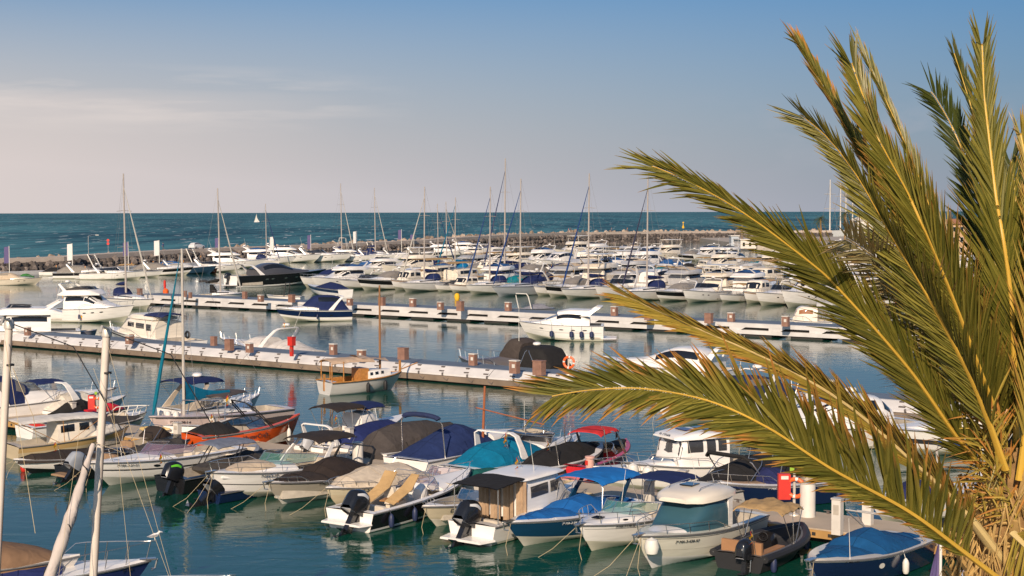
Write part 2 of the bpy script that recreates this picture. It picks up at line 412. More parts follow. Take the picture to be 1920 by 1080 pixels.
        m.grid([[r[0] for r in rows], [r[-1] for r in und]]); m.grid([[r[-1] for r in rows], [r[0] for r in und]])
        o = m.build(name, cloth(c), s.root, ang=60)
        if legs:
            p = MB(); xm = lerp(s.X(f0), s.X(f1), .5); fm = (f0+f1)/2; yb = s.hb(fm)-.08
            for sg in (1, -1):
                for f in (f0+.01, fm, f1-.01):
                    p.tube([(xm+(s.X(f)-xm)*.12, yb*sg, s.sheer(fm)), (s.X(f), wd*.97*sg, z-.03)], .016, 5)
            p.build('canopy_frame', pole or M_steel, o)
        return o
    def arch(s, f0, f1, z0, z1, w0, w1, wx=.35, mat=None, th=.07, name='radar_arch'):
        pts = []; 
        for sg in (1, -1):
            seq = [(s.X(f0), w0*sg, z0), (lerp(s.X(f0), s.X(f1), .45), lerp(w0, w1, .35)*sg, lerp(z0, z1, .5)), (lerp(s.X(f0), s.X(f1), .88), lerp(w0, w1, .85)*sg, lerp(z0, z1, .9)), (s.X(f1), w1*.8*sg, z1)]
            pts += seq if sg > 0 else seq[::-1]
        m = MB(); m.strap(pts, [wx*1.5, wx, wx*.8, wx*.75, wx*.75, wx*.8, wx, wx*1.5], th); return m.build(name, mat or s.G, s.root)
    def hoop(s, f0, f1, z0, z1, wd, r=.022, mat=None, name='tower_frame', double=.0):
        m = MB()
        for dx in ((0, double) if double else (0,)):
            m.tube([(s.X(f0)+dx, wd, z0), (lerp(s.X(f0), s.X(f1), .8)+dx*.6, wd*.95, lerp(z0, z1, .85)), (s.X(f1)+dx*.6, wd*.8, z1), (s.X(f1)+dx*.6, -wd*.8, z1), (lerp(s.X(f0), s.X(f1), .8)+dx*.6, -wd*.95, lerp(z0, z1, .85)), (s.X(f0)+dx, -wd, z0)], r, 6)
        return m.build(name, mat or M_steel, s.root)
    def pulpit(s, f0=.5, h=.55, r=.015, mid=False, mat=None):
        m = MB(); fs = [lerp(f0, .985, i/9) for i in range(10)]; P = []
        for sg in (1, -1):
            line = [Vector((s.X(f)+.1*(i/9), max(s.hb(f)-.06, .0)*sg, s.sheer(f)+h*min(1, .05+i/2.2))) for i, f in enumerate(fs)]
            P.append(line)
            for i in (1, 3, 5, 7, 9):
                f = fs[i]; m.tube([(s.X(f)-.05, max(s.hb(f)-.07, .0)*sg, s.sheer(f)), line[i]], r*.9, 4)
        pts = P[0]+[Vector((s.X(1.0)+.15, 0, s.sheer(1)+h))]+P[1][::-1]
        m.tube(pts, r, 5)
        if mid: m.tube([p-Vector((0, 0, h*.45)) for p in pts[3:-3]], r*.7, 4)
        m.build('bow_rail', mat or M_steel, s.root)
    def outboard(s, y=0.0, sc_=1.0, tilt=0, mat=None, x=None, mark=None):
        x = s.X(0)-.18 if x is None else x; Mx = Matrix.Translation((x, y, s.F*.62+.1)) @ Matrix.Rotation(R(tilt), 4, 'Y') @ Matrix.Scale(sc_, 4)
        leg = MB(); leg.box((-.02, 0, -.15), (.22, .16, .75), taper=1.1); leg.box((-.06, 0, -.66), (.34, .07, .42)); leg.box((-.12, 0, -.50), (.46, .26, .025))
        leg.tube([(-.40, 0, -.80), (-.30, 0, -.80), (.1, 0, -.80), (.24, 0, -.80)], [.05, .075, .07, .02], 8); leg.box((-.06, 0, -.98), (.16, .025, .25)); leg.box((.16, 0, .05), (.2, .24, .34))
        lo = xform(leg, Mx).build('outboard_motor', mat if mat is M_motorg else M_motor, s.root)
        cw = Shell([(-.52, .12, .22, .52), (-.47, .20, .12, .74), (-.2, .25, .08, .88), (.12, .24, .10, .84), (.3, .17, .2, .68), (.34, .1, .28, .56)], .62).mesh(12, 3)
        cc = Shell([(-.46, .17, .12, .14), (.25, .17, .12, .14)], .6).mesh(8, 1)
        co = xform(cw, Mx).build('cowling', mat or M_motor, lo, ang=60); xform(cc, Mx).build('lower_cowl', M_motorg, lo)
        if mark is not None:
            bd = MB(); q = Shell([(-.50, .205, .2, .70), (-.2, .258, .1, .885), (.12, .248, .1, .845)], .62); q.window(.2, 1.7, 30, 44, bd, .008); xform(bd, Mx).build('cowling_stripe', mark, lo)
        pr = MB()
        for k in range(3):
            a = k*2.094; pr.grid([[(-.43, .03*math.cos(a), -.80+.03*math.sin(a)), (-.47, .03*math.cos(a+.5), -.80+.03*math.sin(a+.5))], [(-.40, .17*math.cos(a-.2), -.80+.17*math.sin(a-.2)), (-.48, .17*math.cos(a+.6), -.80+.17*math.sin(a+.6))]])
        xform(pr, Mx).build('propeller', M_steel, lo)
    def text(s, t, f, v, size, side=1, mat=None, name='lettering', bold=False):
        me = text_mesh(t, size); p = s.H(f, v); p1 = s.H(f-.03, v); p2 = s.H(f, v+.05)
        p.y *= side; p1.y *= side; p2.y *= side
        tx = (p1-p).normalized() if side > 0 else (p-p1).normalized(); up = (p2-p); up = (up-tx*up.dot(tx)).normalized(); nn = tx.cross(up)
        if nn.y*side < 0: nn = -nn; 
        Mx = Matrix((( tx.x, up.x, nn.x, p.x+nn.x*.03), (tx.y, up.y, nn.y, p.y+nn.y*.03), (tx.z, up.z, nn.z, p.z+nn.z*.03), (0, 0, 0, 1)))
        me.transform(Mx); me.materials.clear(); me.materials.append(mat or M_txt)
        o = bpy.data.objects.new(name, me); col.objects.link(o); o.parent = s.root
    def port(s, fs, v, a=.14, b=.07, mat=None, side=(1, -1)):
        for f in fs:
            for sg in side:
                m = MB(); c = s.H(f, v); tx = (s.H(f+.01, v)-c).normalized(); up = (s.H(f, v+.05)-c).normalized()
                pts = []
                for k in range(14):
                    q = c+tx*(a*math.cos(k*math.tau/14))+up*(b*math.sin(k*math.tau/14)); pts.append((q.x, (q.y+.012)*sg, q.z))
                m.poly(pts); m.build('porthole', mat or M_dark, s.root, smooth=False)
    def stripe(s, v0, v1, f0, f1, mat, name='hull_stripe', off=.008):
        m = MB()
        for sg in (1, -1): m.grid([[(p.x, p.y*sg, p.z) for p in (s.H(lerp(f0, f1, i/16), v, off) for i in range(17))] for v in (v0, (v0+v1)/2, v1)])
        m.build(name, mat, s.root)
    def ropes(s, pts=None, n=2, mat=None):
        m = MB()
        for k in range(n):
            y = (-1)**k*.15; m.tube([(s.X(.98), y*.5, s.sheer(.98)), (s.X(1.0)+.35+.3*k, y*3-.2, s.F*.35), (s.X(1.0)+.6+.7*k, y*6-.3, -.2)], .010, 4)
        m.build('mooring_rope', mat or M_rope, s.root)
    def fenders(s, fs, side, mat=None, colname='navy', z=None, r=.11, l=.5):
        for k_, f in enumerate(fs):
            p = s.H(f, .55); m = MB(); x, y = p.x, (s.hb(f)+r*.7)*side; z0 = z or (s.sheer(f)*.45)
            m.lathe([(0.02, -l/2-.03), (r*.7, -l/2), (r, -l/2+.1), (r, l/2-.1), (r*.7, l/2), (.03, l/2+.07)], (x, y, z0), 10); m.tube([(x, y, z0+l/2), (x, (s.hb(f)-.02)*side, s.sheer(f)+.04)], .01, 4)
            xform(m, Matrix.LocRotScale(s.root.location, s.root.rotation_euler, s.root.scale))
            o = m.build('fender', mat or M_fnavy); base_ = s.label.split()
            short = s.short if hasattr(s, 'short') else ' '.join(base_[:7])
            tag(o, '%s fender on the %s%s' % (colname, short, '' if len(fs) == 1 else ', '+['nearest the stern', 'second from the stern', 'third from the stern', 'nearest the bow'][k_ if k_ < len(fs)-1 else 3]), 'fender', 'fenders of the '+short)
    def seats(s, lst, mat=None):
        for f, y, dx, dy, h in lst:
            m = MB(); x = s.X(f); z = s.floor
            Shell([(x-dx/2, dy/2, z, z+h*.5), (x+dx/2, dy/2, z, z+h*.5)], .35).mesh(8, 1, m); Shell([(x-dx/2-.1, dy/2, z+.2, z+h), (x-dx/2+.08, dy/2, z+.2, z+h)], .35).mesh(8, 1, m)
            m.v = [(a, b+y, c) for a, b, c in m.v]; m.build('seat', mat or M_seat, s.root)
    def wheelcon(s, f, y=0.0, h=.9, wd=.35, mat=None):
        x = s.X(f); m = MB(); Shell([(x-.3, wd, s.floor, s.floor+h*.8), (x, wd, s.floor, s.floor+h), (x+.3, wd*.8, s.floor, s.floor+h*.6)], .35).mesh(8, 2, m)
        m.v = [(a, b+y, c) for a, b, c in m.v]; o = m.build('console', mat or s.deckm, s.root)
        t = MB(); t.torus((x-.38, y, s.floor+h*.85), .17, .016, 'x'); t.tube([(x-.38, y, s.floor+h*.85), (x-.2, y, s.floor+h*.7)], .02, 5); t.build('steering_wheel', M_black, o)
    def antenna(s, f, y, z0, h, lean=-.3, r=.012, mat=None, name='antenna'):
        m = MB(); m.tube([(s.X(f), y, z0), (s.X(f)+lean, y, z0+h)], [r, r*.5], 5); m.build(name, mat or M_fwhite, s.root)
    def ensign(s, f, y, z0, h=1.0, lean=-.3, spanish=True):
        m = MB(); m.tube([(s.X(f), y, z0), (s.X(f)+lean, y, z0+h)], .012, 5, mi=0)
        x = s.X(f)+lean; rows = []
        for i in range(7):
            q = i/6; rows.append([(x-.04-.10*j/4+.03*math.sin(i+j), y+.05*math.sin(i*1.7+j), z0+h-.05-q*.42-.10*j/4) for j in range(5)])
        m.grid(rows, False, lambda i, j: 1 if i in (0, 5) else 2); m.build('ensign', [M_steel, M_flagr, M_yel] if spanish else [M_steel, M_flagr, M_flagr], s.root)
    def platform(s, d=.5, z=.28, mat=None, wf=.85):
        m = MB(); Shell([(s.X(0)-d, s.B/2*wf*.85, z-.1, z), (s.X(0)+.02, s.B/2*wf, z-.1, z)], .3).mesh(8, 1, m); m.build('swim_platform', mat or s.G, s.root)
    def sprit(s):
        m = MB(); zz = s.sheer(1)+.04; m.box((s.X(.985), 0, zz), (.5, .22, .05)); m.tube([(s.X(1)+.2, 0, zz), (s.X(1)+.12, 0, zz-.3)], .03, 5); m.tube([(s.X(1)+.02, -.12, zz-.33), (s.X(1)+.14, 0, zz-.3), (s.X(1)+.02, .12, zz-.33)], .025, 5)
        m.build('anchor', M_steel, s.root)
    def radar(s, x, z, mat=None):
        m = MB(); m.lathe([(.04, 0), (.04, .12), (.26, .14), (.3, .2), (.28, .32), (.15, .38), (0, .39)], (x, 0, z), 12); m.build('radar_dome', G_white, s.root)
M_wire = plain('dull_wire', (.22, .21, .20), .7); M_tint = pane('tinted_cabin_glass', (.035, .035, .04), .86)
M_rail = plain('rub_rail_rubber', (.10, .10, .10), .5)
def hatch(b, f, y, z, dx=.45, dy=.45):
    m = MB(); m.box((b.X(f), y, z), (dx, dy, .03)); m.build('hatch', M_dark, b.root, smooth=False)
# ------------------------------------------------------------------ water and ground
def water_mat(name, base, rough, bs, bd, foam=False, spec=.5):
    m, t, b = nodes(name); L_ = t.links; g = add(t, 'ShaderNodeNewGeometry')
    b.inputs['Roughness'].default_value = rough; b.inputs['IOR'].default_value = 1.33; b.inputs['Specular IOR Level'].default_value = spec
    mp = add(t, 'ShaderNodeMapping'); mp.inputs['Scale'].default_value = bs; L_.new(g.outputs['Position'], mp.inputs[0])
    n1 = add(t, 'ShaderNodeTexNoise'); n1.inputs['Scale'].default_value = 1.0; n1.inputs['Detail'].default_value = 5; n1.inputs['Roughness'].default_value = .55; n1.inputs['Distortion'].default_value = .6; L_.new(mp.outputs[0], n1.inputs['Vector'])
    n2 = add(t, 'ShaderNodeTexNoise'); n2.inputs['Scale'].default_value = .035; n2.inputs['Detail'].default_value = 3; L_.new(g.outputs['Position'], n2.inputs['Vector'])
    mr = add(t, 'ShaderNodeMapRange'); mr.inputs[1].default_value = .38; mr.inputs[2].default_value = .66; mr.inputs[3].default_value = .25; mr.inputs[4].default_value = 1.25; L_.new(n2.outputs[0], mr.inputs[0])
    mu = add(t, 'ShaderNodeMath', operation='MULTIPLY'); L_.new(mr.outputs[0], mu.inputs[0]); L_.new(n1.outputs[0], mu.inputs[1])
    bp = add(t, 'ShaderNodeBump'); bp.inputs['Strength'].default_value = 1.0; bp.inputs['Distance'].default_value = bd; L_.new(mu.outputs[0], bp.inputs['Height']); L_.new(bp.outputs[0], b.inputs['Normal'])
    if not foam:
        sv = add(t, 'ShaderNodeVectorMath', operation='SCALE'); sv.inputs[0].default_value = base
        m3 = add(t, 'ShaderNodeMapRange'); m3.inputs[1].default_value = .3; m3.inputs[2].default_value = .7; m3.inputs[3].default_value = .75; m3.inputs[4].default_value = 1.25; L_.new(n2.outputs[0], m3.inputs[0]); L_.new(m3.outputs[0], sv.inputs['Scale'])
        L_.new(sv.outputs[0], b.inputs['Base Color'])
    else:
        m2 = add(t, 'ShaderNodeMapping'); m2.inputs['Scale'].default_value = (.006, .0016, 1); L_.new(g.outputs['Position'], m2.inputs[0])
        n3 = add(t, 'ShaderNodeTexNoise'); n3.inputs['Scale'].default_value = 1.0; n3.inputs['Detail'].default_value = 6; L_.new(m2.outputs[0], n3.inputs['Vector'])
        m4 = add(t, 'ShaderNodeMapping'); m4.inputs['Scale'].default_value = (.07, .012, 1); L_.new(g.outputs['Position'], m4.inputs[0])
        n4 = add(t, 'ShaderNodeTexNoise'); n4.inputs['Scale'].default_value = 1.0; n4.inputs['Detail'].default_value = 4; L_.new(m4.outputs[0], n4.inputs['Vector'])
        av = add(t, 'ShaderNodeMath', operation='ADD'); L_.new(n3.outputs[0], av.inputs[0]); L_.new(n4.outputs[0], av.inputs[1])
        r3 = add(t, 'ShaderNodeMapRange'); r3.inputs[1].default_value = .84; r3.inputs[2].default_value = 1.16; L_.new(av.outputs[0], r3.inputs[0])
        mx = add(t, 'ShaderNodeMix', data_type='RGBA'); L_.new(r3.outputs[0], mx.inputs[0]); mx.inputs[6].default_value = (base[0]*.55, base[1]*.55, base[2]*.6, 1); mx.inputs[7].default_value = (base[0]*1.9, base[1]*1.55, base[2]*1.4, 1)
        m5 = add(t, 'ShaderNodeMapping'); m5.inputs['Scale'].default_value = (.2, .03, 1); L_.new(g.outputs['Position'], m5.inputs[0])
        n5 = add(t, 'ShaderNodeTexNoise'); n5.inputs['Scale'].default_value = 1.0; n5.inputs['Detail'].default_value = 3; n5.inputs['Roughness'].default_value = .6; L_.new(m5.outputs[0], n5.inputs['Vector'])
        r5 = add(t, 'ShaderNodeMapRange'); r5.inputs[1].default_value = .635; r5.inputs[2].default_value = .68; L_.new(n5.outputs[0], r5.inputs[0])
        mf = add(t, 'ShaderNodeMix', data_type='RGBA'); L_.new(r5.outputs[0], mf.inputs[0]); L_.new(mx.outputs[2], mf.inputs[6]); mf.inputs[7].default_value = (.7, .72, .72, 1)
        L_.new(mf.outputs[2], b.inputs['Base Color'])
    return m
M_harb = water_mat('harbour_water', (.004, .054, .036), .012, (.75, 1.3, 1), .036)
M_sea = water_mat('open_sea_water', (.034, .125, .16), .6, (.25, .12, 1), .6, True, .14)
# ------------------------------------------------------------------ breakwater path: photo x, top edge y, water line y
BW = [(-420, 503, 533), (-150, 493, 522), (0, 485.5, 515), (120, 481.5, 510.5), (250, 473, 503), (360, 467.5, 497), (470, 463, 491.5), (650, 457, 483), (800, 450, 475), (880, 444.5, 470), (975, 439, 464.5), (1100, 435.5, 458), (1280, 433.5, 453.5), (1400, 433, 451), (1560, 432, 449.5)]
base_pts, top_pts = [], []
for x, yt, yb in BW:
    b0 = W(x, yb, 0); r = ray(x, yt); dh = math.hypot(b0.x, b0.y)
    rt = Vector((r.x, r.y, 0)).length; t = (dh+4.5)/rt; top_pts.append(Vector((r.x*t, r.y*t, CH+r.z*t))); base_pts.append(b0)
def resample(pts, step):
    out = []
    for a, b in zip(pts[:-1], pts[1:]):
        n = max(1, int((b-a).length/step))
        out += [a.lerp(b, i/n) for i in range(n)]
    return out+[pts[-1]]
def plat(pts, dist):            # offset of a horizontal path to its seaward side
    out = []
    for i, p in enumerate(pts):
        t = (pts[min(i+1, len(pts)-1)]-pts[max(i-1, 0)]); t.z = 0; t.normalize(); out.append(p+Vector((-t.y, t.x, 0))*dist)
    return out
road_in = top_pts; road_out = plat(top_pts, 5.5); sea_foot = [Vector((p.x, p.y, -1)) for p in plat(top_pts, 12)]
# water sheets: the harbour basin, and the open sea beyond the breakwater
m = MB(); m.poly([(-900, -250, 0), (2500, -250, 0), (2500, 2600, 0), (-900, 2600, 0)]); tag(m.build('harbour_water', M_harb, smooth=False), kind='structure')
mid = plat(top_pts, 7); m = MB(); far = []
for p in mid:
    far.append(Vector((p.x, p.y, .006)))
far = [Vector((-2600, -250, .006)), Vector((far[0].x-40, -250, .006))]+far+[Vector((900, 1500, .006)), Vector((9000, 1500, .006))]
fp = [Vector((-60000, -250, .006))]+[Vector((p.x*90, 55000, .006)) for p in far[1:-1]]+[Vector((90000, 55000, .006))]
m.grid([[tuple(p) for p in far], [tuple(a.lerp(b, .04)) for a, b in zip(far, fp)], [tuple(p) for p in fp]]); tag(m.build('sea', M_sea, smooth=False), kind='structure')
m = MB(); m.poly([(-70000, -300, -4), (90000, -300, -4), (90000, 60000, -4), (-70000, 60000, -4)]); tag(m.build('seabed', plain('sand', (.2, .17, .12)), smooth=False), kind='structure')
# quay the photographer stands on, below the frame, carrying the palm
M_conc = plain('concrete', (.40, .35, .29), .85, 0, .15, .5, .25, 8)
M_deckc = plain('pontoon_deck', (.44, .36, .27), .85, 0, .14, .6, .15, 12)
m = MB(); m.box((0, -6, .9), (120, 40, 3.6)); tag(m.build('quay', M_conc, smooth=False), kind='structure')
# rocks
def rockmat(name, c1, c2):
    m, t, b = nodes(name); g = add(t, 'ShaderNodeNewGeometry'); rr = add(t, 'ShaderNodeValToRGB'); t.links.new(g.outputs['Random Per Island'], rr.inputs[0])
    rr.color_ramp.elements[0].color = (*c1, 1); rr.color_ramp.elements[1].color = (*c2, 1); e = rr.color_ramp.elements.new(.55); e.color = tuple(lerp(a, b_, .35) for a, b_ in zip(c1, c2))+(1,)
    nz = add(t, 'ShaderNodeTexNoise'); nz.inputs['Scale'].default_value = 1.8; nz.inputs['Detail'].default_value = 5; t.links.new(g.outputs['Position'], nz.inputs['Vector'])
    mr = add(t, 'ShaderNodeMapRange'); mr.inputs[1].default_value = .3; mr.inputs[2].default_value = .7; mr.inputs[3].default_value = .6; mr.inputs[4].default_value = 1.2; t.links.new(nz.outputs[0], mr.inputs[0])
    s = add(t, 'ShaderNodeVectorMath', operation='SCALE'); t.links.new(rr.outputs[0], s.inputs[0]); t.links.new(mr.outputs[0], s.inputs['Scale']); t.links.new(s.outputs[0], b.inputs['Base Color']); b.inputs['Roughness'].default_value = .9
    return m
import bmesh
bmi = bmesh.new(); bmesh.ops.create_icosphere(bmi, subdivisions=1, radius=1.0); ICOV = [v.co.copy() for v in bmi.verts]; ICOF = [[v.index for v in f.verts] for f in bmi.faces]; bmi.free()
def rock(mb, c, r, rnd):
    o = len(mb.v); sx, sy, sz = (r*rnd.uniform(.7, 1.3) for _ in range(3)); q = Matrix.Rotation(rnd.uniform(0, 6.3), 3, 'Z') @ Matrix.Rotation(rnd.uniform(0, 3), 3, 'X')
    for v in ICOV:
        k = rnd.uniform(.78, 1.15); p = q @ Vector((v.x*sx*k, v.y*sy*k, v.z*sz*k)); mb.v.append((c[0]+p.x, c[1]+p.y, c[2]+p.z))
    for f in ICOF: mb.face([o+i for i in f])
rnd = random.Random(3); mb = MB()
Lb = resample(base_pts, 1.0); Lt = [None]*len(Lb)
def at_path(pts, q):
    L = len(pts)-1; i = min(int(q*L), L-1); return pts[i].lerp(pts[i+1], q*L-i)
seg = len(BW)-1
for k in range(seg):
    n = int((top_pts[k+1]-top_pts[k]).length/1.15)
    for i in range(n):
        u = (i+rnd.random())/n; b = base_pts[k].lerp(base_pts[k+1], u); t = top_pts[k].lerp(top_pts[k+1], u)
        for j in range(4):
            q = (j+rnd.uniform(-.2, .2))/3.4; p = b.lerp(t, q); rock(mb, (p.x, p.y, max(p.z-.75-.35*q, -.2)), rnd.uniform(.55, 1.05), rnd)
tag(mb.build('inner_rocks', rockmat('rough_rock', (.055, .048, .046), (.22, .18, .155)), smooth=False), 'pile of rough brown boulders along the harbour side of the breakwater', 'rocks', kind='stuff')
mb = MB(); ro = plat(top_pts, 6.3)
for k in range(seg):
    n = int((ro[k+1]-ro[k]).length/1.1); far_ = k/seg
    for i in range(n):
        u = (i+rnd.random())/n; p = ro[k].lerp(ro[k+1], u)
        for j in range(2):
            d = rnd.uniform(0, 3); rr_ = rnd.uniform(.5, 1.1); up = 0.25 if k < 6 else .55
            p2 = p+(sea_foot[k].lerp(sea_foot[k+1], u)-p)*(d/6); rock(mb, (p2.x, p2.y, p.z-(.75 if k < 7 else .35)-d*.35+rnd.uniform(-.3, up)), rr_, rnd)
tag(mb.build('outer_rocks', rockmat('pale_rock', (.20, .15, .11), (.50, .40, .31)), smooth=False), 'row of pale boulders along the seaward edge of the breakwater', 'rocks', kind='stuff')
bw = thing('breakwater', 'long curved breakwater with a pale road on top between harbour and sea', 'breakwater', (0, 0, 0))
m = MB(); m.grid([base_pts and [p-Vector((0, 0, 1)) for p in base_pts], [p-Vector((0, 0, .9)) for p in road_in], [p-Vector((0, 0, .3)) for p in road_out], sea_foot]); m.build('core', plain('dark_rubble', (.06, .05, .045), .95), bw, smooth=False)
m = MB(); m.grid([[p-Vector((0, 0, 1.2)) for p in road_in], [p+Vector((0, 0, .02)) for p in road_in], [p+Vector((0, 0, .02)) for p in plat(top_pts, .5)], [p-Vector((0, 0, .06)) for p in plat(top_pts, .55)], [p-Vector((0, 0, .06)) for p in road_out], [p-Vector((0, 0, 1)) for p in road_out]]); m.build('road', plain('pale_concrete', (.50, .42, .35), .9, 0, .12, .3), bw, smooth=False)
# ------------------------------------------------------------------ pontoons
M_carpet = plain('blue_grey_walkway', (.11, .15, .21), .9, 0, .15, .5)
M_pwhite = plain('pale_pontoon_side', (.58, .56, .545), .8, 0, .15, .7)
M_beam = plain('brown_fender_beam', (.20, .15, .11), .85, 0, .3, .8); M_gap = plain('dark_gap', (.03, .028, .026), .9)
M_yb = plain('yellow_timber', (.42, .24, .08), .8, 0, .2, 1.0)
def slab(mb, a0, a1, b0, b1, z0, z1, mi=None):
    P = [AB(a, b, z) for z in (z0, z1) for a, b in ((a0, b0), (a1, b0), (a1, b1), (a0, b1))]; o = len(mb.v); mb.v += [tuple(p) for p in P]
    for f in ((0, 3, 2, 1), (4, 5, 6, 7), (0, 1, 5, 4), (1, 2, 6, 5), (2, 3, 7, 6), (3, 0, 4, 7)): mb.face([o+i for i in f], mi)
P1n = min(ab(W(1487, 987, .5))[1], ab(W(1560, 1004, .5))[1]); P1f = ab(W(1327, 937, .5))[1]
P1n = 49.6; P1f = 52.4
print('P1', ab(W(1487, 987, .5)), ab(W(1785, 1022, .5)), ab(W(1327, 937, .5)), ab(W(392, 814, .5)), ab(W(1680, 985, .5)))
p1 = thing('pontoon', 'near concrete pontoon with yellow timber edge and white service posts', 'pontoon', AB(0, 51, 0))
def chl(o, parent):                       # parent a world-space mesh under a thing
    o.parent = parent; o.matrix_parent_inverse = Matrix.Translation(-parent.location) if parent.rotation_euler.z == 0 else parent.matrix_basis.inverted(); return o
a0, a1 = -80, 40
m = MB(); k = a0
while k < a1: slab(m, k, k+5.97, P1n, P1f, .34, .55); k += 6
chl(m.build('deck', M_deckc, smooth=False), p1)
m = MB(); slab(m, a0, a1, P1n-.06, P1n-.003, .22, .50); slab(m, a0, a1, P1f+.003, P1f+.06, .22, .50); rnd = random.Random(31)
for k_ in range(46):
    q = a0+22+k_*1.9; bb = P1n+.12 if k_ % 2 else P1f-.12; mm = MB(); c_ = AB(q+rnd.uniform(-.3, .3), bb, .60); mm.box(c_, (.10, .06, .1), ANG_P); mm.tube([c_+E1*-.17+Vector((0, 0, .06)), c_+Vector((0, 0, .07)), c_+E1*.17+Vector((0, 0, .06))], .022, 5); chl(mm.build('cleat', plain('dark_iron', (.10, .085, .08), .6)), p1)
    if rnd.random() < .55:
        mm = MB(); cc_ = c_+E2*(.32 if k_ % 2 else -.32)+E1*.2; cc_.z = .565; mm.tube([cc_+Vector(((.10+.012*i)*math.cos(i*.7), (.10+.012*i)*math.sin(i*.7), .01*(i % 3))) for i in range(22)]+[c_], .016, 4); chl(mm.build('rope_coil', M_rope), p1)
m = MB(); slab(m, a0, a1, P1n-.06, P1n-.003, .22, .50); slab(m, a0, a1, P1f+.003, P1f+.06, .22, .50); chl(m.build('timber_edge', M_yb, smooth=False), p1)
m = MB(); q = a0
while q < a1: slab(m, q, q+.14, P1n-.075, P1n-.062, .30, .42); q += .62
chl(m.build('bolt_holes', M_gap, smooth=False), p1)['kind'] = 'stuff'
m = MB(); q = a0+1
while q < a1: slab(m, q, q+3.6, P1n+.35, P1f-.35, -.3, .33); q += 6
chl(m.build('float', M_gap, smooth=False), p1)
# pontoon 2
b2 = ab(W(500, 690, 0))[1]; print('P2 b', b2, ab(W(0, 655, 0)), ab(W(1060, 740, 0)))
p2 = thing('pontoon', 'middle concrete pontoon with sloping white mooring edge and brown pedestals', 'pontoon', AB(0, b2+2, 0))
A0, A1 = -230, 62
m = MB(); slab(m, A0, A1, b2+1.0, b2+3.6, .3, 1.10); chl(m.build('walkway', M_carpet, smooth=False), p2)
m = MB(); q = A0
while q < A1:
    q2 = q+7.96; m.grid([[AB(q, b2+.12, .52), AB(q2, b2+.12, .52)], [AB(q, b2+.14, .62), AB(q2, b2+.14, .62)], [AB(q, b2+.85, 1.08), AB(q2, b2+.85, 1.08)], [AB(q, b2+1.02, 1.105), AB(q2, b2+1.02, 1.105)]]); q += 8
slab(m, A0, A1, b2+3.6, b2+3.9, .2, 1.0)
chl(m.build('white_edge', M_pwhite, smooth=False), p2)
m = MB(); slab(m, A0, A1, b2, b2+.11, .12, .5); slab(m, A0, A1, b2+.11, b2+1.2, .1, .5); chl(m.build('fender_beam', M_beam, smooth=False), p2)
m = MB(); slab(m, A0, A1, b2+.3, b2+3.4, -.5, .11); chl(m.build('float', M_gap, smooth=False), p2)
m = MB(); q = A0+1; rnd = random.Random(5)
while q < A1:
    z = .95; slab(m, q, q+.3, b2+.72, b2+.86, z-.05, z+.14); slab(m, q+.55, q+.62, b2+.06, b2+.2, .4, .72)
    slab(m, q+.1, q+.5, b2+.35, b2+.5, .72, .84)
    P = [AB(q+.6, b2+.1, .7)+Vector((0, 0, -.0)), AB(q+.8, b2+.0, .35), AB(q+1.1, b2-.02, .2), AB(q+1.3, b2+.05, .5)]; m.tube(P, .035, 4)
    q += rnd.uniform(1.7, 2.3)
chl(m.build('mooring_cleats', plain('dark_iron', (.10, .085, .08), .6), p2) if False else m.build('mooring_cleats', plain('dark_iron', (.10, .085, .08), .6)), p2)['kind'] = 'stuff'
# pontoon 3
b3 = ab(W(950, 607, 0))[1]; print('P3 b', b3, ab(W(345, 577, 0)), ab(W(1610, 645, 0)))
a3 = ab(W(287, 568, 0))[0]
p3 = thing('pontoon', 'far concrete pontoon with slotted white side and dark floats', 'pontoon', AB(0, b3+2, 0))
m = MB(); slab(m, a3, 95, b3+.5, b3+4, .9, 1.28); chl(m.build('walkway', M_carpet, smooth=False), p3)
m = MB(); slab(m, a3, 95, b3, b3+.49, .88, 1.27); slab(m, a3, 95, b3-.05, b3+.4, .24, .62); q = a3
while q < 95:
    P = [AB(q, b3+.02, .88), AB(q+1.2, b3+.02, .88), AB(q+.7, b3-.02, .62), AB(q, b3-.02, .62)]; m.poly(P); P = [p+E2*.4 for p in P]; m.poly(P[::-1]); m.box((AB(q, b3+.2, .75)), (1.1, .38, .25), ANG_P); q += 4.2
chl(m.build('white_side', M_pwhite, smooth=False), p3)
m = MB(); slab(m, a3, 95, b3+.35, b3+3.8, .5, .95)
q = a3+.5
while q < 95: slab(m, q, q+3.2, b3+.1, b3+3.6, -.5, .27); q += 5.2
chl(m.build('float', M_gap, smooth=False), p3)
# hidden pontoons behind the rows of far boats and along the breakwater
def simple_pontoon(pts, wd, label, z=.7):
    t = thing('pontoon', label, 'pontoon', pts[0]); m = MB(); off = plat(pts, wd)
    m.grid([[(p.x, p.y, -.3) for p in pts], [(p.x, p.y, z) for p in pts], [(p.x, p.y, z) for p in off], [(p.x, p.y, -.3) for p in off]]); m.poly([(pts[0].x, pts[0].y, z), (off[0].x, off[0].y, z), (off[0].x, off[0].y, -.3), (pts[0].x, pts[0].y, -.3)])
    chl(m.build('deck', M_pwhite, smooth=False), t)
b4 = 182
simple_pontoon([AB(-92, b4), AB(140, b4)], 2.5, 'pontoon hidden behind the front row of the far boats')
b5 = 221
simple_pontoon([AB(-115, b5), AB(150, b5)], 2.5, 'pontoon among the rearmost rows of the far boats')
pl = [Vector((p.x, p.y, 0)) for p in plat(base_pts, -3.0)][:10]
simple_pontoon(pl, 2.2, 'low pontoon along the foot of the breakwater rocks', .6)
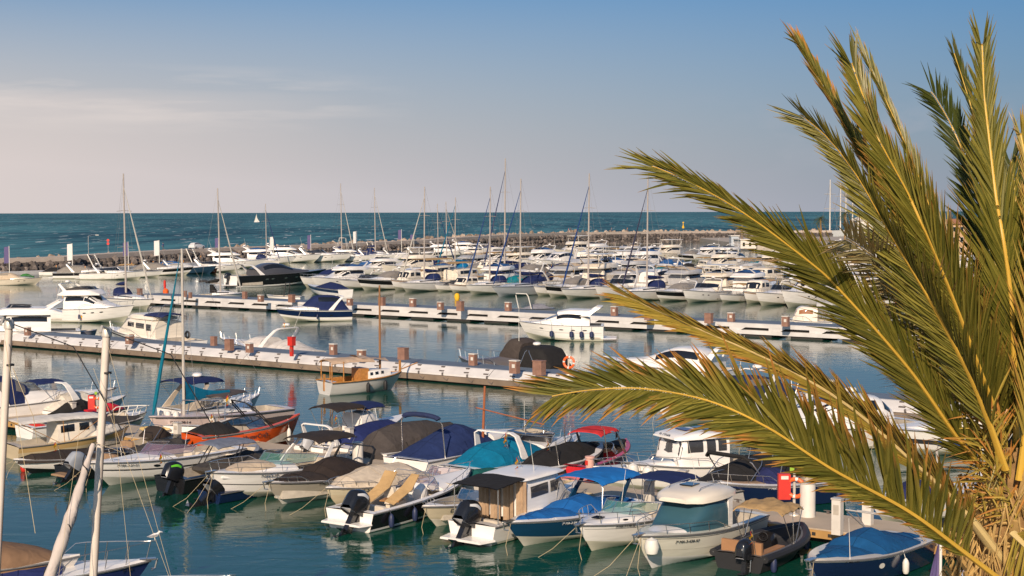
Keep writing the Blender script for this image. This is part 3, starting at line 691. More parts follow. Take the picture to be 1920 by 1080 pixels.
# ------------------------------------------------------------------ service posts, pedestals, small fixtures
GP = 'white square service posts on the near pontoon'
def post(px, py, h, label, kind='post', wd=.34):
    p = W(px, py, .55); t = thing('service_post', label, 'service post', p, ANG_P, GP); m = MB()
    if kind == 'post':
        m.box((0, 0, h/2), (wd, wd*.8, h)); m.build('body', M_pedw, t, smooth=False); m = MB(); m.box((0, 0, h+.03), (wd+.05, wd*.8+.05, .055)); m.build('cap', M_alu, t, smooth=False); m = MB(); m.box((0, -wd*.4-.008, h*.72), (wd*.6, .012, h*.28)); m.build('panel', M_int, t, smooth=False)
    else:
        m.lathe([(wd*.6, 0), (wd*.58, .05), (wd*.58, h-.04), (wd*.55, h)], (0, 0, 0), 20); m.build('body', M_pedw, t); m = MB(); m.lathe([(wd*.6, h), (wd*.6, h+.04), (wd*.3, h+.07)], (0, 0, 0), 20); m.build('cap', M_alu, t)
for a in ((136, 776, .62, 'white service post left of the red lifebuoy box at far left'), (333, 821, .75, 'white service post at the stern of the pink sailing boat'), (401, 817, .95, 'white service post between the white speedboat and the orange speedboat'),
          (655, 840, .95, 'tall white service post beside the black covered boat'), (894, 872, .4, 'short white service post by the rusty pole'), (960, 878, .78, 'white service post behind the black awning cabin boat'),
          (1281, 930, 1.0, 'white service post with a blue cap beside the black covered cruiser'), (1217, 948, .95, 'white service post in front of the dark blue awning'),
          (1570, 1002, 1.25, 'white service post on the near edge right of the white cylinder'), (1627, 983, 1.2, 'white service post on the far edge right of the white cylinder')): post(*a)
post(671, 872, 1.0, 'white cylindrical post beside the tall square post near the black cover', 'c', .42); post(1514, 968, 1.25, 'thick white cylindrical post beside the red lifebuoy box', 'c', .5)
t = thing('fire_hydrant_post', 'pink and white fire post on the near pontoon beside the red boat', 'fire post', W(1106, 886, .55), ANG_P); m = MB(); m.lathe([(.19, 0), (.19, .62), (.22, .64), (.22, .72), (.1, .74)], n=14); m.build('body', plain('faded_pink', (.62, .36, .30), .6), t); m = MB(); m.box((-.05, -.185, .45), (.14, .03, .2)); m.build('notice', M_red, t)
def buoyring(mb, c, R_=.36, rz=0, r=.075): mb.torus(c, R_, r, 'x', 24, 8, rz=rz, f=lambda i, j: 1 if (i % 6) == 0 else 0)
def lifebuoy(px, py, z, label, box=True, s=1.0, pole=1.75):
    p = W(px, py, z); q = thing('safety_station', label, 'safety station', p, 0); m = MB(); m.tube([(0, 0, 0), (0, 0, pole*s)], .06*s, 8); m.lathe([(.22*s, 0), (.2*s, .05), (.06*s, .08)], n=12); m.build('pole', M_alu, q)
    if box:
        m = MB(); m.box((-.42*s, .02, pole*.68*s), (.50*s, .3*s, 1.05*s)); m.build('red_box', M_red, q, smooth=False)
        m = MB(); m.box((-.42*s, -.14*s, pole*.9*s), (.3*s, .02*s, .14*s)); m.build('notice', M_pedw, q, smooth=False)
        m = MB(); m.box((-.1*s, 0, pole*1.08*s), (.18*s, .05, .2*s)); m.build('sign', plain('lime_sign', (.25, .42, .03), .5), q, smooth=False)
    r = tag(MB() and None or (lambda mm: (buoyring(mm, (p.x+.02, p.y-.14*s, p.z+pole*.66*s), .36*s, R(68), .085*s), mm)[1])(MB()).build('lifebuoy', [M_orange, M_fwhite]), 'orange lifebuoy hanging on the '+label, 'lifebuoy')
lifebuoy(1489, 966, .55, 'pole with red box right of the navy hulled open boat', True, .92)
lifebuoy(183, 783, .55, 'pole with red box at far left', True, .75, 1.7)
lifebuoy(1066, 703, 1.1, 'low pole beside the black covered cruiser', False, 1.0, 1.3)
lifebuoy(1684, 590, 1.28, 'pole on the far pontoon behind the palm leaves', False, 1.0, 1.6)
GB = 'brown service pedestals on the outer pontoons'
def pedestal(px, py, z, w_, h, label, pale=False, red=False):
    p = W(px, py, z); t = thing('service_pedestal', label, 'pedestal', p, ANG_P, GB); m = MB(); m.box((0, 0, h/2), (w_, w_*.75, h), taper=.97); m.build('body', M_red if red else M_ped, t, smooth=False)
    m = MB(); m.box((0, 0, h+.04), (w_*1.06, w_*.8, .07)); m.build('cap', M_pedw if pale else M_ped, t, smooth=False)
    m = MB(); m.box((-w_*.5-.02, 0, h*.5), (.03, w_*.6, h*.72)); m.box((w_*.1, -w_*.375-.012, h*.62), (w_*.4, .02, h*.3)); m.build('front_panel', M_pedw if pale else M_ped, t, smooth=False)
o2 = 'pedestal on the middle pontoon, '
for px, py, w_, h, lb, pale in ((27, 612, .5, .8, 'small brown '+o2+'in front of the leftmost flybridge yacht bow', True), (52, 629, .6, .75, 'brown '+o2+'in front of the leftmost flybridge yacht', True), (242, 645, .6, .7, 'brown '+o2+'behind the top of the tall white mast', True), (247, 643, .4, .7, 'narrow brown '+o2+'in front of the white trawler', False),
                          (401, 648, .55, .75, 'brown '+o2+'at the bow of the white covered cruiser', False), (430, 657, .72, .9, 'large brown '+o2+'in front of the white covered cruiser', False), (468, 661, .6, .75, 'half white '+o2+'in front of the white covered cruiser', True),
                          (625, 665, .6, .85, 'white topped brown '+o2+'between red hydrant box and wooden mast', True), (678, 676, .65, .8, 'half white '+o2+'left of the wooden mast', True), (756, 674, .8, .88, 'large brown '+o2+'right of the wooden mast', False),
                          (887, 685, .6, .85, 'white topped brown '+o2+'at the bow of the black cruiser', True), (965, 700, .7, .9, 'half white '+o2+'beside the black cruiser', True), (1011, 703, .85, .98, 'large pinkish brown '+o2+'right of the black cruiser', False), (1556, 742, .85, .95, 'brown '+o2+'seen between palm leaves', True)):
    pedestal(px, py, 1.1, w_*.86, h*.92, lb, pale)
pedestal(547, 668, 1.1, .25, .75, 'red hydrant post on the middle pontoon near the white cruiser', False, True); 
o = thing('hydrant_box', 'red box on top of the red hydrant post on the middle pontoon', 'hydrant box', W(547, 668, 1.1)+Vector((0, 0, .8)), ANG_P); m = MB(); m.box((0, 0, .32), (.48, .4, .62)); m.build('box', M_red, o, smooth=False); m = MB(); m.box((0, 0, .66), (.52, .44, .05)); m.build('lid', M_red, o, smooth=False)
o3 = 'pedestal on the far pontoon, '
for px, py, w_, h, lb in ((262, 553, .8, .95, 'leftmost brown '+o3+'left of the sailing boats'), (347, 557, .5, .9, 'brown '+o3+'left of the sloop with a dark sprayhood'), (357, 559, .5, .8, 'short brown '+o3+'left of the sloop'), (459, 560, .7, 1.0, 'brown '+o3+'right of the sloop'), (489, 566, .8, .95, 'half white brown '+o3+'left of the small open boat'), (547, 567, .9, 1.05, 'brown '+o3+'in front of the small open boat'),
                      (656, 573, .8, 1.0, 'half white brown '+o3+'right of the navy covered cruiser'), (716, 573, .9, 1.1, 'brown '+o3+'beside the wooden mast'), (774, 575, .85, 1.1, 'white topped brown '+o3+'in the middle'), (826, 581, .8, 1.0, 'half white brown '+o3+'right of the middle'), (863, 583, .9, 1.2, 'large brown '+o3+'left of the tender'), (953, 583, .8, 1.1, 'white topped '+o3+'beside the tender'),
                      (1152, 592, .8, 1.1, 'brown '+o3+'right of the large white yacht'), (1215, 600, .8, 1.0, 'half hidden '+o3+'behind palm leaf tips'), (1329, 606, .9, 1.1, 'brown '+o3+'under the palm leaf'), (1371, 603, .8, 1.0, 'brown '+o3+'left of the white cabin cruiser'), (1473, 612, .8, 1.1, 'pale '+o3+'in front of the white cabin cruiser')):
    pedestal(px, py, 1.28, w_*.78, h*.82, lb, 'half' in lb or 'white' in lb)
# banners, lamp, sign, stairs, car, people on the breakwater
M_bw = plain('white_banner', (.66, .64, .62), .8); M_bp = plain('purple_banner', (.10, .08, .19), .8)
def cloth_flag(px, ytop, ybot, ypole, wpx, mat, label, left=True, zb=.6):
    P = W(px, ypole, zb); s = FPX/P.y; r = ray(px, ytop); H_ = CH+r.z*(P.y/r.y)-zb; hb_ = (ybot-ytop)/s; t = thing('banner_flag', label, 'flag', P, 0, 'banner flags along the breakwater')
    m = MB(); m.tube([(0, 0, 0), (0, 0, H_)], [.09, .05], 6); m.build('pole', M_fwhite, t); m = MB(); wd = wpx/s; sg = -1 if left else 1
    rows = [[(sg*(.07+wd*j/4), .06*math.sin(j*1.9+i*.6), H_-.1-hb_*i/8-.12*(j/4)) for j in range(5)] for i in range(9)]; m.grid(rows); m.grid([[(x, y+.02, z) for x, y, z in r_] for r_ in rows]); m.build('banner', mat, t)
for px, yt, yb, yp, mt, lb, lf in ((18, 461, 492, 518, M_bp, 'purple banner flag at the far left end of the breakwater', True), (136, 456, 487, 504, M_bw, 'white banner flag left of the street lamp on the breakwater', True), (241, 453, 478, 510, M_bp, 'purple banner flag beside the tallest left mast', True), (299, 450, 478, 504, M_bw, 'white banner flag left of the parked car', True),
        (410, 445, 463, 492, M_bp, 'purple banner flag behind the second tall mast from the left', True), (513, 443, 468, 488, M_bw, 'white banner flag right of the third mast from the left', True), (583, 440, 466, 484, M_bp, 'purple banner flag in the middle, left of the fourth mast', True), (669, 433, 455, 480, M_bw, 'white banner flag between two masts in the middle', True),
        (753, 430, 448, 474, M_bp, 'purple banner flag with a pole, right of the middle', True), (776, 439, 448, 472, M_bp, 'small purple banner flag next to a mast', True)):
    cloth_flag(px, yt, yb, yp, 9 if px < 400 else 6, mt, lb, lf)
def onroad(px, off=2.5):            # ground point on the breakwater road at photo column px
    for i in range(len(BW)-1):
        if BW[i][0] <= px <= BW[i+1][0]:
            u = (px-BW[i][0])/(BW[i+1][0]-BW[i][0]); A = road_in[i].lerp(road_in[i+1], u); B_ = road_out[i].lerp(road_out[i+1], u); return A.lerp(B_, off/5.5), (road_in[i+1]-road_in[i])
p, tn = onroad(172, 1.2); t = thing('street_lamp', 'street lamp with a curved arm on the breakwater at left', 'street lamp', p); m = MB(); m.tube([(0, 0, 0), (0, 0, 3.5), (.0, 0, 4.0)], .07, 6); m.tube([(0, 0, 4.0), (.8, 0, 4.25), (1.7, 0, 4.2)], .05, 5); m.build('post', M_steel, t); m = MB(); m.box((1.9, 0, 4.18), (.7, .25, .12)); m.build('lamp_head', M_fwhite, t)
p, tn = onroad(215, 2); t = thing('road_sign', 'two round red signs on a post on the breakwater', 'road sign', p); m = MB(); m.tube([(0, 0, 0), (0, 0, 3)], .05, 6); m.build('post', M_steel, t)
for z in (2.8, 2.1): m = MB(); m.lathe([(0, -.02), (.3, -.02), (.3, .02), (0, .02)], n=16); xform(m, Matrix.Translation((0, -.06, z)) @ Matrix.Rotation(R(90), 4, 'X')); m.build('sign_disc', M_red, t)
for k, (px, yt, yb) in enumerate(((170, 480, 498), (356, 470, 487), (535, 462, 478), (690, 455, 470))):
    pt = W(px, yt, 0); i = [j for j in range(len(BW)-1) if BW[j][0] <= px < BW[j+1][0]][0]; u = (px-BW[i][0])/(BW[i+1][0]-BW[i][0]); a = top_pts[i].lerp(top_pts[i+1], u)+Vector((0, -.6, .15)); dr = (top_pts[i+1]-top_pts[i]); dr.z = 0; dr.normalize(); tb = base_pts[i].lerp(base_pts[i+1], u)
    e = Vector((tb.x, tb.y, .6))+dr*2.4+Vector((0, -1.2, 0)); t = thing('stairway', ['blue and white metal stairs down the rocks, leftmost', 'blue and white stairs down the rocks below the parked car', 'blue and white stairs behind the white motor yachts', 'blue and white stairs nearest the middle of the breakwater'][k], 'stairs', (e.x, e.y, 0), 0, 'stairs down the breakwater')
    side = Vector((-(e-a).y, (e-a).x, 0)).normalized()*.75; loc = Vector((e.x, e.y, 0)); m = MB(); m2 = MB()
    for j in range(9):
        c = a.lerp(e, j/8); P = [c-side-loc, c+side-loc, c+side*1+(e-a)/11-loc, c-side+(e-a)/11-loc]; m.poly([(q.x, q.y, P[0].z) for q in P]); m.poly([(q.x, q.y, P[0].z-.05) for q in P][::-1])
    m.build('steps', plain('blue_steps', (.03, .07, .18), .6), t, smooth=False)
    for sg in (-1, 1): m2.tube([a+side*sg-loc, e+side*sg-loc], .14, 4)
    m2.build('stringers', M_fwhite, t)
# car
p, tn = onroad(381, 2.0); an = math.atan2(tn.y, tn.x); t = thing('parked_car', 'silver white estate car parked on the breakwater road', 'car', p, an); m = MB()
Shell([(-2.1, .8, .3, .75), (-2.0, .86, .25, .95), (0, .88, .25, 1.0), (1.3, .86, .25, .92), (2.0, .8, .28, .75), (2.15, .7, .35, .6)], .35).mesh(10, 2, m); m.build('body', gel((.6, .6, .6)), t)
sh = Shell([(-1.9, .7, .9, 1.0), (-1.5, .7, .9, 1.42), (-.2, .72, .9, 1.48), (.5, .7, .9, 1.35), (1.15, .7, .9, .95)], .4); o = sh.mesh(10, 3).build('roof', gel((.55, .55, .55)), t); m = MB(); sh.window(.8, 3.6, 18, 52, m); m.build('window', M_dark, o)
for x in (-1.35, 1.35):
    for y in (-.82, .82): m = MB(); m.torus((x, y, .3), .22, .1, 'y', 14, 6); m.build('wheel', M_black, t)
# people
def person(p, h, rz, shirt, trs, label, stride=.15, arm=0.0, cap=None):
    t = thing('person', label, 'person', p, rz); k = h/1.75; m = MB()
    me = bpy.data.meshes.new('body'); J = [(0, 0, .95), (0, 0, 1.15), (0, 0, 1.38), (0, 0, 1.48), (0, .02, 1.6), (0, .02, 1.72), (.1, 0, .92), (.1, stride, .5), (.1, stride*1.3, .08), (.1, stride*1.3+.14, .04), (-.1, 0, .92), (-.1, -stride*.6, .5), (-.1, -stride*1.3, .08), (-.1, -stride*1.3+.14, .04),
         (.19, 0, 1.38), (.23, -.03-arm, 1.12), (.22, .08, .88), (.22, .11, .80), (-.19, 0, 1.38), (-.23, .03, 1.12), (-.22, .12, .88), (-.22, .15, .80)]
    E = [(0, 1), (1, 2), (2, 3), (3, 4), (4, 5), (0, 6), (6, 7), (7, 8), (8, 9), (0, 10), (10, 11), (11, 12), (12, 13), (2, 14), (14, 15), (15, 16), (16, 17), (2, 18), (18, 19), (19, 20), (20, 21)]
    Rr = [.14, .13, .15, .055, .09, .085, .1, .07, .045, .035, .1, .07, .045, .035, .06, .045, .03, .025, .06, .045, .03, .025]
    me.from_pydata([tuple(Vector(j)*k) for j in J], E, []); o = bpy.data.objects.new('body', me); col.objects.link(o); sk = o.modifiers.new('s', 'SKIN'); 
    for i, v in enumerate(me.skin_vertices[0].data): v.radius = (Rr[i]*k, Rr[i]*k); v.use_root = i == 0
    o.modifiers.new('d', 'SUBSURF').levels = 1; dg = bpy.context.evaluated_depsgraph_get(); dg.update(); nm = bpy.data.meshes.new_from_object(o.evaluated_get(dg)); o.modifiers.clear(); o.data = nm
    nm.materials.clear(); [nm.materials.append(x) for x in (plain('skin', (.42, .24, .16), .6), shirt, trs)]
    for pl_ in nm.polygons:
        z = pl_.center.z/k; pl_.material_index = 0 if (z > 1.46 or (abs(pl_.center.x) > .17*k and z < 1.1) or z < .1) else (1 if z > .97 else 2)
        pl_.use_smooth = True
    o.parent = t; m = MB(); m.lathe([(.02, 1.76), (.075, 1.74), (.095, 1.66), (.085, 1.62)], (0, .005, 0), 10); m.v = [(x*k, y*k, z*k) for x, y, z in m.v]; m.build('hair', plain('dark_hair', (.03, .02, .015), .8), t)
S = lambda c: plain('clothing', c, .85)
for px, off, h, rz, sh_, tr_, lb in ((312, 2.5, 1.78, .9, (.45, .35, .28), (.12, .1, .1), 'person in pale top walking on the breakwater left of the car'), (319, 2.2, 1.8, 1.1, (.05, .08, .2), (.06, .06, .08), 'person in dark blue clothes walking on the breakwater left of the car'),
     (1073, 2.0, 1.7, 2, (.55, .2, .25), (.2, .15, .15), 'person in pink top walking on the breakwater, right of the tallest mast'), (1080, 2.6, 1.8, 2, (.03, .03, .04), (.03, .03, .03), 'person in black walking on the breakwater, right of the tallest mast'), (1154, 2.5, 1.75, 1, (.2, .2, .25), (.05, .05, .08), 'person in grey on the breakwater behind the large yacht'), (1183, 2.5, 1.75, 1, (.4, .2, .15), (.05, .05, .08), 'person in reddish top on the breakwater near the right end')):
    p, tn = onroad(px, off); person(p, h, rz, S(sh_), S(tr_), lb)
# distant sail and sea mark
P = W(481, 416.5, 0); t = thing('sailing_dinghy', 'distant white sailing boat out on the open sea', 'sailing boat', P, .3); s = P.y/FPX; hh = 15.5*s
m = MB(); Shell([(-hh*.3, hh*.09, -.1, hh*.07), (0, hh*.12, -.2, hh*.07), (hh*.34, .1, -.1, hh*.1)], .6).mesh(8, 3, m); m.build('hull', G_white, t)
m = MB(); m.grid([[(-hh*.28+hh*.30*i/8, .12*hh*math.sin(i/8*2.5)*.3, hh*.08), (.02*hh, 0, hh)] for i in range(9)]); m.build('mainsail', M_fwhite, t); m = MB(); m.grid([[(hh*.03, 0, hh*.1), (hh*.03, 0, hh*.8)], [(hh*.15, .02*hh, hh*.1), (hh*.08, 0, hh*.5)], [(hh*.32, 0, hh*.1), (hh*.3, 0, hh*.12)]]); m.build('jib', M_fwhite, t); m = MB(); m.tube([(hh*.02, 0, 0), (hh*.02, 0, hh*1.02)], .1, 5); m.build('mast', M_alu, t)
P = W(1281, 428, 0); s = P.y/FPX; t = thing('sea_mark', 'yellow lattice sea mark standing beyond the breakwater', 'sea mark', P); m = MB(); m.lathe([(2.2*s, -.5), (2.2*s, 3*s), (1.2*s, 4*s), (.5*s, 8*s), (.5*s, 10*s)], n=10); m.build('float_body', M_yel, t); m = MB(); m.box((0, 0, 11*s), (2.6*s, 1*s, 2*s)); m.build('topmark', M_yel, t)
# headland behind the palm
M_tile = plain('terracotta', (.38, .17, .09), .85, 0, .15, 1); M_plast = plain('white_plaster', (.66, .60, .54), .85, 0, .08, .5); M_plo = plain('ochre_plaster', (.48, .30, .17), .85, 0, .08, .5)
m = MB(); q0 = W(1420, 470, 0); m.poly([(q0.x, q0.y, 1.4), (q0.x+900, q0.y-260, 1.4), (q0.x+900, q0.y+300, 1.4), (q0.x, q0.y+160, 1.4)]); m.poly([(q0.x, q0.y, 1.4), (q0.x, q0.y, -.5), (q0.x+900, q0.y-260, -.5), (q0.x+900, q0.y-260, 1.4)]); m.poly([(q0.x, q0.y+160, 1.4), (q0.x, q0.y+160, -.5), (q0.x, q0.y, -.5), (q0.x, q0.y, 1.4)]); tag(m.build('headland', M_conc, smooth=False), kind='structure')
def house(px, py, wpx, hpx, dep, mat, roof, label, nwin=4, floors=2, hip=True, z=1.4):
    P = W(px, py, z); s = P.y/FPX; w_, h = wpx*s, hpx*s; t = thing('building', label, 'building', P, .1); m = MB(); m.box((0, dep/2, h/2), (w_, dep, h)); m.build('wall', mat, t, smooth=False)
    m = MB(); e = .5
    if hip: m.poly([(-w_/2-e, -e, h), (w_/2+e, -e, h), (w_/4, dep/2, h+w_*.16), (-w_/4, dep/2, h+w_*.16)]); m.poly([(w_/2+e, -e, h), (w_/2+e, dep+e, h), (w_/4, dep/2, h+w_*.16)]); m.poly([(-w_/2-e, dep+e, h), (-w_/2-e, -e, h), (-w_/4, dep/2, h+w_*.16)]); m.poly([(w_/2+e, dep+e, h), (-w_/2-e, dep+e, h), (-w_/4, dep/2, h+w_*.16), (w_/4, dep/2, h+w_*.16)])
    else: m.box((0, dep/2, h+.15), (w_+.6, dep+.6, .3))
    m.build('roof', roof, t, smooth=False)
    for f in range(floors):
        for i in range(nwin):
            x = -w_/2+w_*(i+.5)/nwin; zc = h*(f+.5)/floors; m = MB(); m.box((x, -.03, zc), (w_/nwin*.42, .12, h/floors*.48)); o = m.build('window', M_pedw, t, smooth=False); m = MB(); m.box((x, -.095, zc), (w_/nwin*.36, .02, h/floors*.42)); m.build('window_pane', M_dark, o, smooth=False)
house(1640, 438, 70, 24, 10, M_plast, M_plast, 'low white building with a pale roof behind the palm leaves', 5, 1); house(1810, 478, 60, 58, 12, M_plo, M_tile, 'ochre building with a tiled roof at the right behind the palm', 4, 3); house(1715, 462, 70, 34, 12, M_plo, M_tile, 'low ochre building half hidden by the palm', 5, 2)
house(1418, 466, 60, 16, 8, M_plast, M_pedw, 'small white harbour office at the end of the breakwater', 5, 1, False, .6); house(1378, 463, 14, 20, 3, gel((.45, .5, .55)), M_pedw, 'small grey kiosk beside the harbour office', 1, 1, False, .6)
m = MB(); P = W(1391, 466, .6); t = thing('dark_column', 'dark round column beside the harbour office', 'column', P); s = P.y/FPX; m.lathe([(2.2*s, 0), (2.2*s, 40*s), (2.8*s, 41*s), (2.8*s, 43*s)], n=12); m.build('shaft', M_beam, t)
# ------------------------------------------------------------------ foreground palm
def leafmat(name, c1, c2, tip):
    m, t, b = nodes(name); g = add(t, 'ShaderNodeNewGeometry'); at_ = add(t, 'ShaderNodeVertexColor', layer_name='tip'); sp = add(t, 'ShaderNodeSeparateColor'); t.links.new(at_.outputs[0], sp.inputs[0])
    m1 = add(t, 'ShaderNodeMix', data_type='RGBA'); t.links.new(g.outputs['Random Per Island'], m1.inputs[0]); m1.inputs[6].default_value = (*c1, 1); m1.inputs[7].default_value = (*c2, 1)
    m2 = add(t, 'ShaderNodeMix', data_type='RGBA'); t.links.new(sp.outputs[0], m2.inputs[0]); t.links.new(m1.outputs[2], m2.inputs[6]); m2.inputs[7].default_value = (*tip, 1)
    t.links.new(m2.outputs[2], b.inputs['Base Color']); b.inputs['Roughness'].default_value = .42; b.inputs['Specular IOR Level'].default_value = .4
    tr = add(t, 'ShaderNodeBsdfTranslucent'); t.links.new(m2.outputs[2], tr.inputs[0]); ms = add(t, 'ShaderNodeMixShader'); ms.inputs[0].default_value = .14
    t.links.new(b.outputs[0], ms.inputs[1]); t.links.new(tr.outputs[0], ms.inputs[2]); t.links.new(ms.outputs[0], t.nodes['Material Output'].inputs[0]); return m
TIP = (.42, .19, .045)
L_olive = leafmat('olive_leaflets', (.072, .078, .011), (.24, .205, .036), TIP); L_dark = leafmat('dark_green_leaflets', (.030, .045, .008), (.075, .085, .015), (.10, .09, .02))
L_pale = leafmat('pale_leaflets', (.34, .29, .13), (.44, .37, .18), (.42, .28, .11)); L_gold = leafmat('golden_leaflets', (.22, .185, .032), (.44, .31, .06), TIP)
M_rach = plain('leaf_midrib', (.55, .34, .045), .45, 0, .12, 3); M_rachp = plain('pale_leaf_midrib', (.58, .44, .19), .5, 0, .12, 3); M_bark = plain('palm_fibre', (.26, .15, .055), .9, 0, .35, 14, .5, 30)
def catmull(P, n):
    out = []
    for i in range(len(P)-1):
        p0 = P[max(i-1, 0)]; p1 = P[i]; p2 = P[i+1]; p3 = P[min(i+2, len(P)-1)]
        for k in range(n):
            u = k/n; out.append(.5*((2*p1)+(-p0+p2)*u+(2*p0-5*p1+4*p2-p3)*u*u+(-p0+3*p1-3*p2+p3)*u**3))
    return out+[P[-1]]
crown = D(1885, 930, 10.0)
palm = thing('palm_tree', 'large palm with long arching green and orange tipped fronds in the right foreground', 'palm tree', (crown.x, crown.y, 2.7))
PO = palm.location.copy()
def leaflet(mb, tips, p, d, nrm, ln, wd, droop, brown, rnd):
    side = d.cross(nrm).normalized(); ns = 5; o = len(mb.v); curl = rnd.uniform(-.05, .05); last = None
    for k in range(ns+1):
        u = k/ns; c = p+d*(ln*u)+Vector((0, 0, -droop*ln*u*u))+side*(curl*ln*u*u); wk = wd*(.45+1.1*u if u < .25 else .72+.28*math.cos((u-.25)/.75*1.2)) if u < .3 else wd*(1-((u-.3)/.7)**1.7)
        wk = max(wk, .0006); fold = wk*.85
        for q, hh_ in ((-1, fold), (0, 0), (1, fold)):
            mb.v.append(tuple(c+side*(q*wk)+nrm*hh_-PO)); tips.append(max(0, min(1, (u-(1-brown))/.25)))
    for k in range(ns):
        for q in (0, 1): a = o+k*3+q; mb.face((a, a+1, a+4, a+3))
def frond(ctrl, mat, rib, LL, roll=0, t0=.12, dens=60, a0=36, a1=14, dih=22, droop=.04, wd=.0105, brown=.12, rr=(.030, .005), gap=None, seed=0, asym=(1, 1), sides=(1, -1), label=None, aside=(0, 0), lo=None):
    rnd = random.Random(seed); pts = [D(*c) for c in ctrl]; C = catmull(pts, 10); n = len(C)-1
    cum = [0]; 
    for a, b in zip(C[:-1], C[1:]): cum.append(cum[-1]+(b-a).length)
    T = cum[-1]
    m = MB(); m.tube([c-PO for c in C], [lerp(rr[0], rr[1], (cu/T)**.6) for cu in cum], 8, ey=.7); ro_ = m.build('frond', rib, palm, label=label)
    m = MB(); tips = []; N_ = int(dens*T)
    for i in range(N_):
        t = t0+(1-t0)*(i+.5)/N_; s_ = t*T; j = max(k for k in range(n) if cum[k] <= s_); u = (s_-cum[j])/max(cum[j+1]-cum[j], 1e-6); p = C[j].lerp(C[j+1], u); tg = (C[min(j+2, n)]-C[max(j-1, 0)]).normalized()
        V = (Vector((0, 0, CH))-p).normalized(); S_ = tg.cross(V).normalized(); Nn = S_.cross(tg).normalized()
        Rm = Matrix.Rotation(R(roll), 3, tg); S_ = Rm @ S_; Nn = Rm @ Nn
        prof = (.45+.55*math.sin(math.pi*min(1, (t-t0)/(1-t0)*1.15+.12)**.9)) if t < .8 else .45+.1*(1-t)/.2
        prof = max(prof, .36)
        for si, sg in enumerate((1, -1)):
            if sg not in sides: continue
            if rnd.random() < .04: continue
            an = R(lerp(a0, a1, ((t-t0)/(1-t0))**.8)+rnd.gauss(0, 4)+(rnd.uniform(-14, 14) if rnd.random() < .05 else 0)+aside[si]); dd = R(dih+rnd.uniform(-12, 12)); kk = 1.0
            if lo and sg == lo[1] and t < lo[0]: q_ = (t/lo[0])**2; an *= lerp(lo[2], 1, q_); kk = lerp(lo[3], 1, q_)
            d = (tg*math.cos(an)+(S_*sg*math.cos(dd)+Nn*math.sin(dd))*math.sin(an)).normalized(); nr = (Nn*math.cos(dd)-S_*sg*math.sin(dd)); nr = (nr-d*nr.dot(d)).normalized()
            leaflet(m, tips, p+S_*sg*.008, d, nr, LL*kk*prof*asym[si]*rnd.uniform(.78, 1.2), wd*rnd.uniform(.8, 1.15)*(.6+.4*min(1, (1-t)*3+.2)), droop*rnd.uniform(.3, 1.8), brown*rnd.uniform(.2, 2.2), rnd)
    o = m.build('leaflets', mat, ro_, ang=60); ca = o.data.color_attributes.new('tip', 'FLOAT_COLOR', 'POINT'); ca.data.foreach_set('color', [x for v in tips for x in (v, v, v, 1)])
    return ro_
B0 = (1885, 960, 10.0)
# rachis paths: photo x, photo y, distance
frond([B0, (1845, 885, 9.9), (1790, 815, 9.7), (1702, 690, 9.5), (1575, 545, 9.3), (1512, 487, 9.2), (1395, 400, 9.1), (1300, 345, 9.0), (1240, 318, 9.0), (1222, 312, 9.0)], L_olive, M_rach, 0.592, roll=18, a0=30, a1=13, dih=18, lo=(.55, -1, .55, .8), seed=1, aside=(-6, 4), brown=.08)
frond([(1900, 940, 10.1), (1878, 810, 10.0), (1862, 760, 9.9), (1810, 620, 9.7), (1777, 535, 9.6), (1735, 435, 9.5), (1702, 362, 9.5), (1650, 265, 9.5), (1622, 190, 9.6), (1603, 135, 9.7), (1597, 118, 9.7)], L_olive, M_rach, 0.640, roll=-12, a0=26, a1=11, dih=15, seed=2, brown=.14)
frond([(1890, 900, 10.3), (1850, 740, 10.3), (1770, 560, 10.2), (1690, 420, 10.2), (1615, 290, 10.3), (1550, 175, 10.4), (1505, 95, 10.5), (1497, 84, 10.5)], L_olive, M_rach, 0.496, roll=55, a0=22, a1=10, dih=25, seed=3, brown=.3, wd=.015)
frond([(1885, 880, 9.6), (1830, 730, 9.4), (1750, 575, 9.2), (1670, 440, 9.1), (1610, 335, 9.1), (1555, 262, 9.1), (1510, 222, 9.1), (1500, 215, 9.1)], L_olive, M_rach, 0.480, roll=-38, a0=25, a1=22, dih=20, seed=4, brown=.06)
frond([(1892, 890, 10.5), (1845, 700, 10.6), (1780, 500, 10.7), (1720, 330, 10.9), (1670, 210, 11.0), (1625, 115, 11.1), (1612, 92, 11.1)], L_olive, M_rach, 0.440, roll=65, a0=22, a1=13, dih=15, seed=5, brown=.12)
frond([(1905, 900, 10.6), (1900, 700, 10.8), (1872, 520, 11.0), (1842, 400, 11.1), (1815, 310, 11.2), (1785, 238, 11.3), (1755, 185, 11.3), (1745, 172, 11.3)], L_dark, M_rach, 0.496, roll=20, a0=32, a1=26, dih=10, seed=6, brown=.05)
frond([(1908, 900, 10.0), (1905, 780, 9.9), (1900, 620, 9.8), (1893, 530, 9.8), (1880, 440, 9.8), (1868, 370, 9.9), (1856, 270, 10.0), (1846, 180, 10.1), (1842, 95, 10.2), (1841, 82, 10.2)], L_olive, M_rach, 0.592, roll=0, a0=28, a1=13, dih=12, seed=7, brown=.07)
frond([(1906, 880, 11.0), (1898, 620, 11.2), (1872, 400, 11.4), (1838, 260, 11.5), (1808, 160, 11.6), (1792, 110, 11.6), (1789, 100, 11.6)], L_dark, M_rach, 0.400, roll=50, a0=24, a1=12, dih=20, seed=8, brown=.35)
frond([(1912, 900, 9.7), (1935, 700, 9.6), (1942, 500, 9.6), (1932, 350, 9.7), (1916, 262, 9.8), (1913, 250, 9.8)], L_gold, M_rach, 0.480, roll=30, a0=28, a1=12, seed=9, brown=.2)
